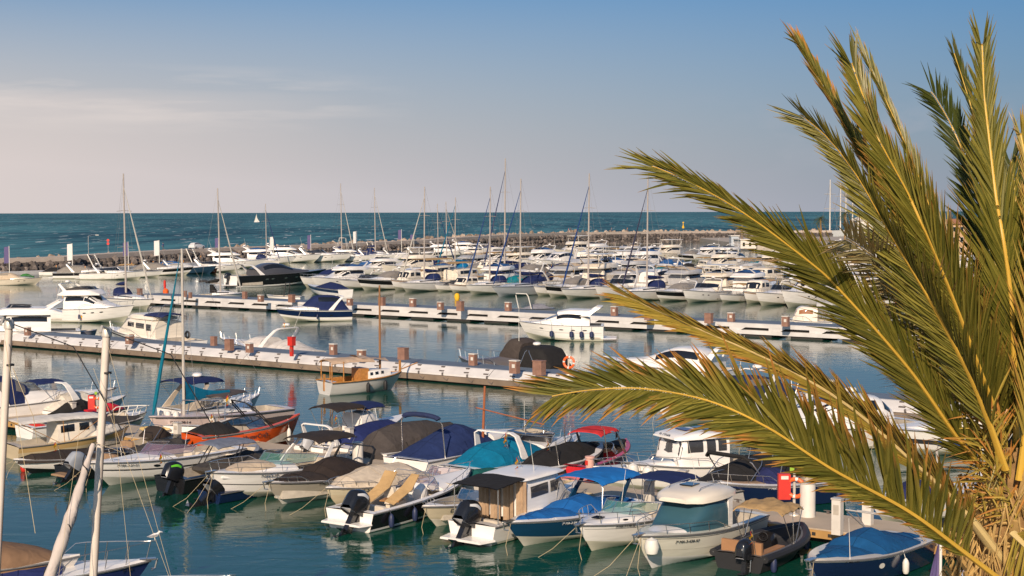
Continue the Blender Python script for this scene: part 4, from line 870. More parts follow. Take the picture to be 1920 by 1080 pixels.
frond([(1880, 900, 10.9), (1845, 760, 11.1), (1770, 630, 10.2), (1700, 548, 9.7), (1650, 492, 9.3), (1600, 455, 9.0), (1585, 447, 8.9)], L_pale, M_rachp, 0.74, roll=-10, a0=42, a1=20, dih=15, seed=10, brown=.3)
frond([(1878, 1050, 9.8), (1800, 950, 9.6), (1700, 855, 9.4), (1600, 768, 9.3), (1500, 704, 9.2), (1400, 655, 9.2), (1290, 608, 9.2), (1195, 565, 9.2), (1180, 558, 9.2)], L_gold, M_rachp, 0.496, roll=-20, a0=26, a1=10, dih=30, lo=(.8, -1, .3, .45), seed=11, brown=.22, rr=(.05, .006), wd=.014)
frond([(1885, 1095, 9.3), (1800, 1030, 9.1), (1700, 957, 8.9), (1560, 880, 8.7), (1440, 802, 8.6), (1330, 752, 8.6), (1210, 729, 8.6), (1120, 730, 8.6), (1060, 738, 8.6), (1035, 743, 8.6)], L_olive, M_rach, .68, roll=-8, a0=46, a1=27, dih=12, seed=12, lo=(.72, -1, .25, .45), asym=(1, .72), droop=.10, brown=.22, dens=58, wd=.0155)
frond([(1900, 860, 10.4), (1925, 760, 10.6), (1960, 600, 10.8), (1985, 420, 11)], L_olive, M_rach, 0.640, roll=0, a0=36, a1=20, seed=13, brown=.1)
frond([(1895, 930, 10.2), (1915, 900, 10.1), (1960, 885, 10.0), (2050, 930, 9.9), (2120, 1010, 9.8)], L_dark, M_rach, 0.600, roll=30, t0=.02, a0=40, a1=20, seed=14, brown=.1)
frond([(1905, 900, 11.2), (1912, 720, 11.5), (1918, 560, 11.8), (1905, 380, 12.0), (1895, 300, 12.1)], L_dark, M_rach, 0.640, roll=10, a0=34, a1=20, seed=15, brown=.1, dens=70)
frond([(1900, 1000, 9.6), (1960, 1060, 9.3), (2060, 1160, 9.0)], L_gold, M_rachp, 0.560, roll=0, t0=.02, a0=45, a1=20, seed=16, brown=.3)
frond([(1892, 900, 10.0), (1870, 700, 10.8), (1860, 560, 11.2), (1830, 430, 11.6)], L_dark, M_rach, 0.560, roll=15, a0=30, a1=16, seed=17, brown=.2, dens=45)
# short dry spiky leaflets around the leaf bases
rnd = random.Random(21); m = MB(); tips = []
for i in range(240):
    u = rnd.random(); px = lerp(1872, 1850, u)+rnd.uniform(-22, 30); py = lerp(960, 770, u)+rnd.uniform(-20, 30); p = D(px, py, 9.7+rnd.uniform(-.12, .3)); an = R(rnd.uniform(60, 155)) if rnd.random() < .7 else R(rnd.uniform(150, 200))
    d = Vector((math.cos(an), rnd.uniform(-.45, .2), math.sin(an))).normalized(); nr = Vector((rnd.uniform(-1, 1), -1, rnd.uniform(-.5, .5))); nr = (nr-d*nr.dot(d)).normalized(); leaflet(m, tips, p, d, nr, rnd.uniform(.14, .42), rnd.uniform(.005, .011), .15, rnd.uniform(.1, .9), rnd)
o = m.build('dry_leaflets', L_gold, palm, ang=60); ca = o.data.color_attributes.new('tip', 'FLOAT_COLOR', 'POINT'); ca.data.foreach_set('color', [x for v in tips for x in (v, v, v, 1)]); o['kind'] = 'stuff'
# trunk with old leaf bases and loose fibres
m = MB(); zt = crown.z-2.7; rows = []
for i in range(60):
    z = (zt+.35)*i/59; r = .30+.03*math.sin(z*9) if z < zt-.6 else .30-.16*((z-(zt-.6))/.95)
    rows.append([((r+.012*math.sin(k*5+i))*math.cos(k*math.tau/16)+.05, (r+.012*math.cos(k*3+i))*math.sin(k*math.tau/16), z) for k in range(16)])
m.grid(rows, True); trunk = m.build('trunk', M_bark, palm)
m = MB(); rnd = random.Random(9)
for i in range(300):
    z = zt-rnd.random()**1.3*6; a = i*2.39996; r = .31-.1*max(0, (z-zt+.6)/.6); c = Vector((r*math.cos(a)+.05, r*math.sin(a), z)); od = Vector((math.cos(a), math.sin(a), 0)); h = rnd.uniform(.14, .26)
    m.tube([c-od*.06-Vector((0, 0, .12)), c+od*.03, c+od*(.10+rnd.uniform(0, .06))+Vector((0, 0, h))], [.065, .05, .018], 5, ey=.5)
m.build('old_leaf_bases', plain('cut_leaf_base', (.38, .24, .08), .8, 0, .35, 7), trunk)['kind'] = 'stuff'
m = MB()
for i in range(650):
    a = rnd.uniform(-3.4, .3); z = zt+.25-rnd.random()*2.2; r = .30+rnd.uniform(0, .08)-.12*max(0, (z-zt+.4)); c = Vector((r*math.cos(a)+.05, r*math.sin(a), z)); ln = rnd.uniform(.12, .5); s = rnd.uniform(-.08, .08)
    m.tube([c, c+Vector((s+.03*math.cos(a), .03*math.sin(a), -ln*.5)), c+Vector((s*2.2+.05*math.cos(a), .06*math.sin(a), -ln))], [.008, .006, .002], 3, cap=False)
for i in range(40):
    a = rnd.uniform(-2.8, -.6); z = zt-.15-rnd.random()*.6; c = Vector((.28*math.cos(a)+.05, .28*math.sin(a), z)); s = rnd.uniform(.1, .28)
    m.tube([c, c+Vector((s*.5, -.08, .03)), c+Vector((s, -.1, -.01)), c+Vector((s*1.2, -.08, -.07))], [.010, .009, .007, .002], 4)
m.build('loose_fibres', plain('dry_fibre', (.50, .33, .12), .85, 0, .3, 9), trunk)['kind'] = 'stuff'
# ------------------------------------------------------------------ two far palms and big masts on the headland
def far_palm(px, py, ybase, label):
    P = W(px, ybase, 1.4); s = P.y/FPX; r = ray(px, py); H_ = CH+r.z*(P.y/r.y)-1.4; t = thing('palm_tree', label, 'palm tree', P, 0); m = MB(); m.tube([(0, 0, 0), (.2, 0, H_*.5), (0, 0, H_)], [.4, .3, .3], 7); m.build('trunk', M_bark, t); m = MB(); rn = random.Random(px); tp = []
    for k in range(44):
        a = k*2.4; e = rn.uniform(-.5, 1.1); L_ = rn.uniform(2.4, 3.4); pr = [Vector((0, 0, H_))]
        for j in range(1, 7): u = j/6; pr.append(Vector((math.cos(a)*math.cos(e)*L_*u, math.sin(a)*math.cos(e)*L_*u, H_+math.sin(e)*L_*u-1.6*u*u)))
        for j in range(6):
            sd_ = (pr[j+1]-pr[j]).cross(Vector((0, 0, 1))).normalized()
            for q in (-1, 1):
                for h_ in (0, .5):
                    b_ = pr[j].lerp(pr[j+1], h_); e_ = b_+sd_*q*.55+(pr[j+1]-pr[j])*.9-Vector((0, 0, .25)); m.poly([b_, b_+(pr[j+1]-pr[j])*.16, e_])
    m.build('crown', plain('far_leaves', (.07, .085, .02), .6), t, smooth=False)
far_palm(1538, 410, 452, 'far small palm left of the big masts on the headland'); far_palm(1626, 404, 452, 'far small palm behind the low white building'); far_palm(1584, 400, 450, 'far palm standing behind the cluster of big masts')
Boat.ZS = .89
# ================================================================== boats
C_navy = (.012, .022, .085); C_blk = (.018, .017, .017); C_dgr = (.055, .05, .047); C_brn = (.035, .026, .022); C_beige = (.50, .40, .29); C_tan = (.40, .26, .12); C_blue = (.01, .11, .34); C_turq = (.0, .15, .26); C_white = (.62, .58, .52)
RA, RB_ = P1n-.35, P1f+.35
# ---------------- row A, bows or outboards towards the camera, left to right
b = Boat('cabin_boat', 'beige wooden cabin fishing boat with a flat white canopy at far left', 'cabin boat', ('stern', 20, 835), L=6.2, B=2.3, F=.75, hull=gel((.55, .44, .28)), upper=gel((.5, .33, .14)), cockpit=(.05, .95), dir='out', rot=-14)
sh = b.shell('cabin', [(.34, .72, .5, 1.9), (.5, .74, .5, 2.0), (.62, .7, .5, 1.95), (.66, .66, .5, 1.5)], G_cream, e=.3); b.windows(sh, [(.15, .85, 18, 42), (1.15, 1.85, 18, 42)]); b.bimini((.66, .62, .56), .02, .72, .95, 2.05, .06, pole=M_wood); b.cover(C_white, .62, .93, .55, .10, .4)
b = Boat('covered_boat', 'narrow white boat under a dark brown cover left of the silver outboard', 'motorboat', ('bow', 25, 862), L=6.0, B=2.0, F=.62, rise=.2, cockpit=None, boot=G_black, dir='in', rot=-16); b.cover(C_brn, .08, .97, .32, .05, .5, z=.6); b.ropes()
m = MB(); p = W(44, 882, .0)
b = Boat('inflatable_boat', 'dark inflatable boat with a large silver outboard, stern towards the camera', 'inflatable boat', ('stern', 128, 876), row=RA, B=2.3, F=.6, rise=.4, hull=G_black, cockpit=(.03, .8), floor=.35, dir='out'); b.outboard(-.55, 1.15, 38, gel((.30, .32, .35), .2)); b.seats([(.35, 0, .5, 1.2, .6)], M_teak); b.cover(C_dgr, .45, .95, .35, .08, .5); b.platform(.5, .3, M_teak, .6); b.wheelcon(.42, 0, .8); b.ensign(.03, .7, .6, 1.3)
b = Boat('sports_cruiser', 'white cuddy cruiser with a purple tinted windscreen behind the tall white mast', 'motorboat', ('bow', 166, 868), row=RA, B=2.5, F=.95, rise=.35, cockpit=(.05, .50), interior=M_int, boot=gel((.5, .5, .44)))
b.shell('coachroof', [(.5, .95, .9, 1.25), (.62, .9, .9, 1.30), (.78, .66, .95, 1.28), (.92, .3, 1.1, 1.2)], G_white, e=.7); b.screen(.64, .40, 1.02, 1.22, .52, .55, M_purple); b.stripe(.50, .58, 0, .97, M_txt); b.port([.66], .72, .17, .08); hatch(b, .84, .1, 1.24, .3, .35); b.text('7ª MA-3-21-01', .82, .82, .17); b.antenna(.4, .5, 1.2, 1.6); b.pulpit(.55, .5); b.ropes(); b.seats([(.3, .4, .5, .6, .7), (.3, -.4, .5, .6, .7), (.14, 0, .5, 1.8, .5)])
b = Boat('ski_boat', 'black speedboat with a grey blue top on a black tower beside the cuddy cruiser', 'motorboat', ('stern', 318, 895), row=RA, B=2.2, F=.75, rise=.3, hull=G_black, cockpit=(.05, .65), dir='out'); b.outboard(-.35, 1.15, 22, gel((.012, .012, .014)), mark=plain('lime_stripe', (.15, .6, .03), .4)); b.cover(C_dgr, .30, .92, .45, .08, .45); b.bimini((.16, .18, .23), .30, .64, .85, 2.0, .08, legs=False); b.hoop(.35, .5, .75, 1.98, .98, .025, M_black, double=.35); b.ensign(.05, .5, .7, 1.2)
b = Boat('small_boat', 'low boat with a big black outboard and navy hull wedged beside the white cruiser', 'motorboat', ('stern', 392, 922), row=RA, B=1.7, F=.5, rise=.2, hull=G_navy, cockpit=(.05, .8), dir='out', rot=-4); b.outboard(-.3, 1.2, 52, mark=M_red); b.seats([(.3, 0, .5, .8, .5)]); b.cover(C_dgr, .5, .95, .3, .06, .5)
b = Boat('inflatable_tender', 'pale grey inflatable tender lying across the near pontoon', 'inflatable boat', ('two', 482, 833, 418, 862), B=1.5, F=.75, rise=.15, hull=gel((.35, .33, .30)), cockpit=(.1, .8), floor=.55, dir='out'); b.seats([(.35, 0, .3, .9, .3)])
b = Boat('sports_cruiser', 'white cruiser with green tinted windscreen and beige sun cover on its foredeck', 'motorboat', ('bow', 392, 886), row=RA, B=2.75, F=1.02, rise=.5, cockpit=(.05, .48), boot=gel((.52, .5, .42)))
b.shell('coachroof', [(.46, 1.1, .95, 1.45), (.6, 1.0, .95, 1.52), (.78, .74, 1.0, 1.45), (.94, .3, 1.2, 1.36)], G_white, e=.7); b.shell('sun_cover', [(.60, .78, 1.40, 1.62), (.7, .72, 1.35, 1.72), (.82, .5, 1.3, 1.58), (.88, .3, 1.3, 1.45)], cloth(C_beige), e=.8, wob=.05); b.screen(.60, .34, 1.15, 1.42, .50, .45, M_green); b.stripe(.44, .48, 0, .98, M_txt); b.port([.64], .62, .16, .08); b.text('7ª MA-3-19', .70, .86, .17); b.pulpit(.42, .5); b.sprit(); b.ropes(n=3); b.seats([(.3, .5, .5, .6, .7), (.14, 0, .5, 1.9, .5)]); b.arch(.30, .16, 1.0, 2.25, 1.25, 1.0, .25); b.bimini(C_brn, -.02, .30, 1.1, 2.3, .12)
b = Boat('bowrider', 'grey beige motorboat with two dark brown covers and a white fender', 'motorboat', ('bow', 500, 905), row=RA, B=2.5, F=.85, rise=.30, hull=gel((.36, .32, .26)), deck=G_off, cockpit=(.05, .9), boot=gel((.62, .6, .55))); b.cover(C_brn, .52, .93, .22, .05, .3); b.cover((.028, .02, .017), .06, .60, .85, .08, .62); b.text('7ª MA 4-1', .66, .84, .14); b.pulpit(.75, .25); b.sprit(); b.ropes(); b.short = 'grey beige motorboat with brown covers'; b.fenders([.58], 1, M_fwhite, 'white'); b.arch(.26, .16, .9, 2.1, 1.1, 1.0, .14, M_black, .05)
b = Boat('motorboat', 'cream motorboat wrapped in a beige canvas cover with black registration lettering', 'motorboat', ('bow', 611, 915), row=RA, B=2.5, F=.88, rise=.28, hull=gel((.60, .50, .34)), deck=G_white, cockpit=None, upper=gel((.62, .54, .38))); b.cover((.56, .47, .36), .06, .92, .82, .07, .45); b.text('7ª-MA-2-17-98', .76, .84, .20); b.pulpit(.62, .28); b.ropes(n=2); b.hoop(.2, .12, .9, 1.7, 1.0, .018)
b = Boat('centre_console_boat', 'black sided open boat with tan cushions and a large black outboard, stern towards the camera', 'motorboat', ('stern', 655, 958), row=RA, B=2.6, F=.82, rise=.55, hull=G_white, upper=G_black, upto=.12, deck=G_white, cockpit=(.04, .70), floor=.35, dir='out', boot=G_white, rot=2)
b.outboard(-.35, 1.35, 34, mark=M_txtw); b.outboard(.55, .8, 0, M_motorg) if False else None; b.platform(.55, .42, G_white); b.seats([(.18, -.3, .6, 1.2, .55), (.18, .65, .6, .5, .55), (.40, -.25, .45, .5, 1.0), (.40, .35, .45, .5, 1.0)]); b.wheelcon(.52, 0, 1.0, .55)
for y, a in ((-.55, -.25), (.55, .35)):
    m = MB(); m.grid([[(b.X(.22), y+.25, .95), (b.X(.22), y-.2, .85)], [(b.X(.33), y+.1+a*.1, 1.5), (b.X(.34), y-.35, 1.35)], [(b.X(.38), y+a*.4, 2.0), (b.X(.40), y-.35, 1.95)]]); m.v += [(x+.04, q, z) for x, q, z in m.v]; m.f += [tuple(i+6 for i in f) for f in m.f[:2]]; m.m += [0, 0]; m.build('folded_canvas', cloth(C_tan), b.root, ang=60)
m = MB(); m.box((b.X(.27), -.35, .95), (.6, .8, .04), .3); m.build('table', M_wood, b.root, smooth=False); b.screen(.66, .52, .8, 1.05, .45, .3, M_purple); b.shell('coachroof', [(.62, .8, .9, 1.1), (.75, .62, .95, 1.2), (.9, .25, 1.1, 1.22)], G_white, e=.7); b.pulpit(.55, .35); b.short = 'black sided open boat with the large outboard'; b.fenders([.30, .12], -1, M_fnavy, 'navy'); b.hoop(.42, .5, .85, 1.9, 1.0, .014)
b = Boat('bowrider', 'small cream bowrider with dark script lettering on its bow', 'motorboat', ('bow', 792, 950), row=RA, B=2.2, F=.72, rise=.30, hull=gel((.58, .50, .36)), deck=G_white, cockpit=(.05, .86), boot=G_cream); b.screen(.58, .44, .92, .85, .40, .3, M_blueg); b.text('Dober', .80, .72, .26); b.seats([(.7, 0, .7, .8, .35), (.3, .4, .5, .5, .6), (.3, -.4, .5, .5, .6)]); b.pulpit(.72, .2); b.ropes(n=1)
b = Boat('cabin_boat', 'white cabin boat with beige cockpit curtains, black awning and big black outboard', 'cabin boat', ('stern', 884, 982), row=RA, B=2.4, F=.80, rise=.60, cockpit=(.05, .42), floor=.38, dir='out', hull=G_white, deck=G_off)
b.outboard(.15, 1.35, 34, mark=M_txtw); b.platform(.7, .3, G_white, .9)
sh = b.shell('cabin', [(.30, 1.02, .7, 2.35), (.5, 1.03, .75, 2.42), (.62, .98, .8, 2.35), (.70, .88, .85, 1.7), (.78, .7, .9, 1.35)], G_white, e=.28); b.windows(sh, [(.15, .95, 16, 40), (1.1, 1.85, 16, 40)], M_tint); b.windows(sh, [(2.1, 2.9, 35, 145)], M_dark)
b.shell('roof', [(.24, 1.0, 2.36, 2.44), (.3, 1.1, 2.36, 2.5), (.55, 1.12, 2.38, 2.56), (.66, .95, 2.36, 2.46)], G_white, e=.6); m = MB(); rows = [[(lerp(b.X(.02), b.X(.27), i/8), 1.05*(-1+j/5), 2.30+.16*i/8+.05*(1-abs(-1+j/5)**2)+.015*math.sin(i*2.5+j)) for j in range(11)] for i in range(9)]; m.grid(rows); m.grid([[(x, y, z-.03) for x, y, z in r] for r in rows]); m.build('awning', cloth(C_blk), b.root)
for y in (-.85, -.25, .35, .9):
    m = MB(); m.grid([[(b.X(.28)+.05*math.sin(k*2.2), y-.22+.44*k/8, z) for k in range(9)] for z in (.6, 1.4, 2.3)]); m.build('curtain', cloth((.40, .28, .18)), b.root)
for y in (-1.0, 1.0): m = MB(); m.tube([(b.X(.04), y, .8), (b.X(.04), y, 2.3)], .02, 5); m.build('awning_pole', M_steel, b.root)
b.pulpit(.55, .45); b.ensign(.5, .2, 2.5, .6); b.shell('coachroof', [(.76, .75, .95, 1.3), (.86, .45, 1.05, 1.35), (.95, .2, 1.2, 1.35)], G_white); b.seats([(.16, 0, .5, 1.4, .45)]); b.antenna(.45, -.6, 2.4, 1.5)
b = Boat('motorboat', 'dark blue motorboat with bright blue covers and a bright blue top', 'motorboat', ('bow', 950, 980), row=RA, rot=-4, B=2.4, F=.92, rise=.22, hull=gel((.008, .045, .10), .15), upper=gel((.008, .045, .10), .15), band=G_white, boot=gel((.60, .57, .48)), deck=G_white, cockpit=None); b.cover(C_blue, .50, .93, .16, .03, .35, inset=.22); b.cover((.008, .10, .32), .04, .56, .55, .05, .72, inset=.1); b.bimini((.01, .14, .42), .06, .42, 1.15, 2.2, .16, legs=False); b.arch(.30, .16, .95, 2.15, 1.15, 1.05, .25); b.text('7ª MA-2-04', .68, .80, .15, mat=M_txtw); b.sprit(); b.ropes(n=1); b.radar(b.X(.24), 2.62) if False else None; b.hoop(.42, .4, .95, 2.15, 1.1, .014)
b = Boat('sports_cruiser', 'white cuddy boat with a green glass windscreen between the blue boat and the hardtop boat', 'motorboat', ('bow', 1085, 985), row=RA, B=2.4, F=.90, rise=.30, cockpit=(.05, .50), boot=gel((.60, .57, .46))); b.shell('coachroof', [(.46, .95, .85, 1.28), (.62, .88, .85, 1.32), (.8, .6, .95, 1.25), (.93, .25, 1.1, 1.2)], G_white, e=.7); b.screen(.66, .42, 1.0, 1.24, .48, .35, M_green); b.stripe(.78, .80, 0, .98, M_txt); b.text('7ª MA-1-170-95', .74, .90, .14); b.port([.74], 1.22, .13, .05); hatch(b, .8, 0, 1.29, .35, .35); b.pulpit(.52, .48); b.sprit(); b.ropes(n=2); b.bimini(C_navy, -.10, .22, 1.0, 2.15, .1); b.seats([(.3, .4, .5, .5, .7), (.3, -.4, .5, .5, .7)]); b.antenna(.4, -.6, 1.3, 1.4)
b = Boat('fishing_boat', 'white pilot house fishing boat with teal window covers and a rounded hardtop', 'fishing boat', ('bow', 1194, 1005), row=RA, B=2.55, F=1.02, rise=.42, cockpit=(.05, .42), boot=G_white, hull=gel((.68, .65, .55)))
b.shell('coachroof', [(.60, .95, .95, 1.4), (.72, .82, 1.0, 1.42), (.85, .5, 1.1, 1.38), (.94, .2, 1.3, 1.42)], G_white, e=.65)
sh = b.shell('wheelhouse', [(.36, 1.0, .9, 2.40), (.46, 1.03, .9, 2.42), (.56, 1.0, .9, 2.36), (.68, .82, 1.1, 1.6), (.72, .75, 1.1, 1.42)], gel((.03, .09, .12), .5), e=.42, label='wheelhouse wrapped in dark teal window covers'); b.shell('hardtop', [(.26, .8, 2.3, 2.42), (.32, 1.0, 2.25, 2.62), (.48, 1.1, 2.25, 2.74), (.62, .92, 2.25, 2.62), (.68, .55, 2.28, 2.45)], gel((.72, .65, .54)), e=.6); m = MB(); m.box((b.X(.5), -.1, 2.76), (.55, .5, .04)); m.build('roof_hatch', M_dark, b.root, smooth=False)
for y in (-.6, .6): m = MB(); m.tube([(b.X(.36), y, 2.66), (b.X(.38), y, 2.78), (b.X(.56), y, 2.76), (b.X(.58), y, 2.64)], .015, 5); m.build('grab_rail', M_steel, b.root)
m = MB(); m.box((b.X(.37), .98, 1.5), (.3, .06, 1.5)); m.box((b.X(.37), -.98, 1.5), (.3, .06, 1.5)); m.build('cabin_side', G_white, b.root); b.pulpit(.42, .42); b.stripe(.86, .88, 0, .98, M_txt); b.stripe(.4, .42, 0, .95, gel((.5, .48, .4))); b.text('7ª MA-3-430-97', .76, .74, .17); b.sprit(); b.ropes(n=3); b.antenna(.28, -.7, 2.4, 1.9, .7); b.antenna(.3, .6, 2.4, 1.1, -.1)
m = MB(); m.lathe([(0, -.35), (.2, -.25), (.26, 0), (.2, .25), (0, .35)], (b.X(.965), .42, 1.05), 12); m.build('bow_fender', M_fwhite, b.root)
b = Boat('open_tender', 'black open tender with tan canopy, tan seats and small outboard', 'motorboat', ('stern', 1385, 1040), row=RA-.2, B=2.1, F=.62, rise=.25, hull=plain('black_tube', (.02, .02, .022), .55), cockpit=(.03, .93), floor=.28, dir='out', interior=plain('dark_interior', (.035, .035, .04), .7), deck=plain('grey_trim', (.10, .10, .10), .5)); b.outboard(-.35, .95, 6); m = MB(); 
for sg in (1, -1): m.tube([(p.x, (p.y+.02)*sg, p.z-.02) for p in [b.H(i/14, .95) for i in range(15)]], .15, 8)
m.build('fender_tube', plain('black_tube', (.02, .02, .022), .55), b.root); b.bimini(C_tan, .28, .62, .95, 2.05, .12, fold=.18); m = MB(); m.box((b.X(.12), 0, .62), (.5, 1.5, .12)); m.box((b.X(.05), 0, .85), (.12, 1.5, .5)); m.box((b.X(.3), -.55, .6), (1.2, .3, .1)); m.box((b.X(.3), .55, .6), (1.2, .3, .1)); m.build('seat', plain('tan_seat', (.33, .17, .08), .6), b.root, smooth=False); b.ensign(.02, -.6, .6, 1.1); b.wheelcon(.45, 0, .8, .3, G_black); m = MB()
for y in (.25, .45): m.tube([(b.X(0)-.25, -y-.1, .1), (b.X(0)-.15, -y-.1, .95)], .018, 5)
for z in (.25, .5, .75): m.tube([(b.X(0)-.2, -.35, z), (b.X(0)-.2, -.55, z)], .015, 4)
m.build('boarding_ladder', M_steel, b.root); b.short = 'black open tender'; b.fenders([.1, .85], -1, M_fnavy, 'navy')
b = Boat('motorboat', 'navy hulled motorboat under teal blue covers at the lower right', 'motorboat', ('bow', 1518, 1052), row=RA, B=2.5, F=.95, rise=.22, hull=G_navy, upper=G_navy, band=G_white, deck=gel((.60, .54, .44)), cockpit=None, dir='in', rot=-6); b.cover((.006, .075, .20), .52, .93, .14, .03, .4, inset=.25); b.cover((.006, .07, .19), .03, .60, .62, .05, .7, inset=.12); b.hoop(.10, .42, 1.0, 2.25, 1.05, .03, M_alu); b.hoop(.12, .30, 1.0, 2.1, 1.05, .02, M_alu); b.port([.60], .6, .14, .12, M_fwhite); b.sprit(); b.ropes(n=1); b.text('7ª MA-1-60', .8, .93, .12); b.antenna(.80, .7, 1.1, 1.5, .1); b.short = 'navy motorboat under teal covers'; b.fenders([.42], 1, M_fwhite, 'white')
b = Boat('cabin_boat', 'white motorboat with a flat grey hardtop half hidden by the palm trunk', 'cabin boat', ('bow', 1775, 1110), L=7.2, B=2.5, F=.95, rise=.3, cockpit=(.05, .45), dir='in', rot=-6); b.shell('hardtop', [(.22, .9, 2.25, 2.36), (.3, 1.05, 2.25, 2.38), (.55, 1.05, 2.25, 2.38), (.64, .8, 2.25, 2.33)], gel((.20, .20, .21)), e=.5); b.shell('coachroof', [(.5, 1, .9, 1.35), (.7, .8, .9, 1.35), (.92, .3, 1.1, 1.25)], G_white); b.screen(.68, .42, 1.0, 1.3, .9, .7, M_clear, M_black); b.hoop(.26, .3, .95, 2.25, 1.0, .03); b.radar(b.X(.4), 2.38)
b = Boat('motorboat', 'boat with a steel aerial post beside the grey hardtop boat', 'motorboat', ('bow', 1690, 1150), L=6, B=2.2, F=.8, rise=.2, cockpit=None, dir='in', rot=-6); b.cover(C_navy, .05, .9, .4, .04, .5)
P = W(1763, 1100, .55); q = D(1765, 1008, P.y); o = thing('flagpole', 'white flagpole with a furled violet flag at the lower right', 'flagpole', P); h = q.z-P.z; m = MB(); m.tube([(0, 0, 0), (0, 0, h)], .045, 8); m.lathe([(0, h+.02), (.09, h+.06), (.13, h+.16), (.1, h+.26), (.03, h+.32), (0, h+.4)], n=12); m.build('pole', M_fwhite, o); m = MB(); rows = [[(-.05-(.05+.30*(i/10)**.8)*j/5, .06*math.sin(j*2.4), h-.15-1.25*i/10-.12*j/5) for j in range(6)] for i in range(11)]; m.grid(rows); m.build('furled_flag', plain('violet_cloth', (.13, .10, .24), .85), o)
# ---------------- row B, beyond the near pontoon
b = Boat('sports_cruiser', 'white cruiser with a navy canvas cockpit enclosure at far left', 'motor cruiser', ('bow', 218, 727), row=None, L=10.5, B=3.2, F=1.25, rise=.45, cockpit=(.04, .4), dir='out', rot=-14, boot=G_navy)
sh = b.shell('canvas_enclosure', [(.06, 1.15, 1.1, 2.3), (.12, 1.3, 1.1, 2.95), (.36, 1.35, 1.1, 3.0), (.44, 1.2, 1.2, 2.5)], cloth(C_navy), e=.4, wob=.03); b.windows(sh, [(.3, .9, 20, 55), (1.15, 1.8, 20, 50), (2.1, 2.8, 20, 60)], M_vinyl, 'clear_panel'); b.shell('coachroof', [(.42, 1.3, 1.2, 2.3), (.52, 1.2, 1.2, 2.1), (.68, .95, 1.25, 1.85), (.86, .5, 1.4, 1.7)], G_white, e=.6); b.screen(.56, .38, 1.25, 1.95, .55, .6, M_clear); b.arch(.30, .22, 1.3, 3.1, 1.5, 1.25, .4); b.pulpit(.5, .55); b.sprit(); b.bimini(C_navy, .5, .66, .9, 2.5, .08); b.ropes(n=1); b.ensign(.1, -.9, 1.3, 1.3)
b = Boat('covered_boat', 'speedboat under a wrinkled white tarpaulin beside the lifebuoy post', 'motorboat', ('stern', 78, 770), L=6, B=2.2, F=.8, rise=.3, cockpit=None, dir='out'); b.cover((.62, .56, .47), .02, .75, .95, .14, .4); b.arch(.32, .2, .9, 2.5, .95, .6, .4)
b = Boat('jet_ski', 'jet ski under a black cover in front of the white tarpaulin', 'jet ski', ('stern', 100, 777), L=3.2, B=1.1, F=.7, rise=.1, cockpit=None, dir='out', hull=G_black); b.cover(C_blk, .02, .95, .75, .08, .5)
b = Boat('jet_ski', 'red jet ski beside the red lifebuoy box at far left', 'jet ski', ('stern', 152, 778), L=3.3, B=1.1, F=.6, rise=.1, cockpit=None, dir='out', hull=G_black, upper=gel((.5, .02, .02))); b.shell('seat', [(.1, .2, .6, .9), (.5, .2, .6, 1.0), (.6, .3, .6, 1.15), (.8, .3, .6, .9), (.95, .1, .6, .7)], gel((.5, .02, .03))); m = MB(); m.tube([(b.X(.58), -.35, 1.15), (b.X(.62), 0, 1.1), (b.X(.58), .35, 1.15)], .025, 5); m.build('handlebar', M_black, b.root)
b = Boat('covered_boat', 'long low boat under a charcoal cover beside the pink sailing boat', 'motorboat', ('two', 268, 783, 120, 800), B=2.1, F=.65, rise=.15, cockpit=None, hull=G_off); b.cover(C_dgr, .02, .97, .28, .03, .5); 
b = Boat('covered_boat', 'white speedboat with a curved white rail and red cushion behind the charcoal cover', 'motorboat', ('two', 275, 772, 180, 782), B=2.0, F=.7, rise=.15, cockpit=(.1, .6)); b.pulpit(.3, .4, .03, mat=M_fwhite); b.seats([(.4, 0, .4, .9, .4)], M_red)
b = Boat('sailing_boat', 'pinkish white sailing boat with a turquoise sail cover on its boom', 'sailing boat', ('bow', 279, 782), L=8.6, B=2.7, F=1.2, rise=.3, cockpit=(.05, .3), dir='in', rot=-8, hull=gel((.62, .50, .46)), full=2.0, flare=.72); sh = b.shell('coachroof', [(.3, .85, .95, 1.40), (.45, .85, .95, 1.45), (.62, .65, 1.0, 1.38), (.76, .3, 1.1, 1.25)], G_white, e=.5); b.windows(sh, [(.3, 1.9, 16, 40)]); b.stripe(.88, .92, 0, .97, M_txt); b.text('7ª MA-98-04', .84, .70, .22); b.ropes(n=1)
rr_ = ray(345, 465); zt = (CH+rr_.z*(b.root.location.y/rr_.y))/b.zs; m = MB(); xm = b.X(.75); m.tube([(xm, 0, 1.3), (xm, 0, zt)], [.085, .06], 8); m.build('mast', M_alu, b.root); m = MB(); m.tube([(xm, 0, 2.2), (xm-3.0, 0, 2.3)], .05, 6); bo = m.build('boom', M_alu, b.root); m = MB(); rows = []
for i in range(13):
    u = i/12; r = .10+.34*(1-u)**2.5; x = xm-.02-2.9*u; rows.append([(x, .5*r*math.cos(k*math.tau/10)*(1 if u > .1 else .8), 2.36+.02*u+r*(1.7*math.sin(k*math.tau/10)+.8)) for k in range(10)])
m.grid(rows, True); m.build('sail_cover', cloth((.0, .12, .22)), bo)
m = MB()
for sg in (-1, 1): m.tube([(xm, 1.25*sg, 1.1), (xm, .05*sg, zt-.5)], .008, 4)
m.tube([(b.X(.02), 0, 1.1), (xm, 0, zt)], .008, 4); m.build('rigging', M_wire, b.root)
m = MB(); jb = Vector((b.X(.97), 0, 1.6)); jt = Vector((xm+.1, 0, zt-.3)); m.tube([jb, jb.lerp(jt, .08), jb.lerp(jt, .4), jb.lerp(jt, .75), jt], [.05, .11, .085, .05, .01], 7); m.build('rolled_jib', cloth((.0, .13, .2)), b.root); m = MB()
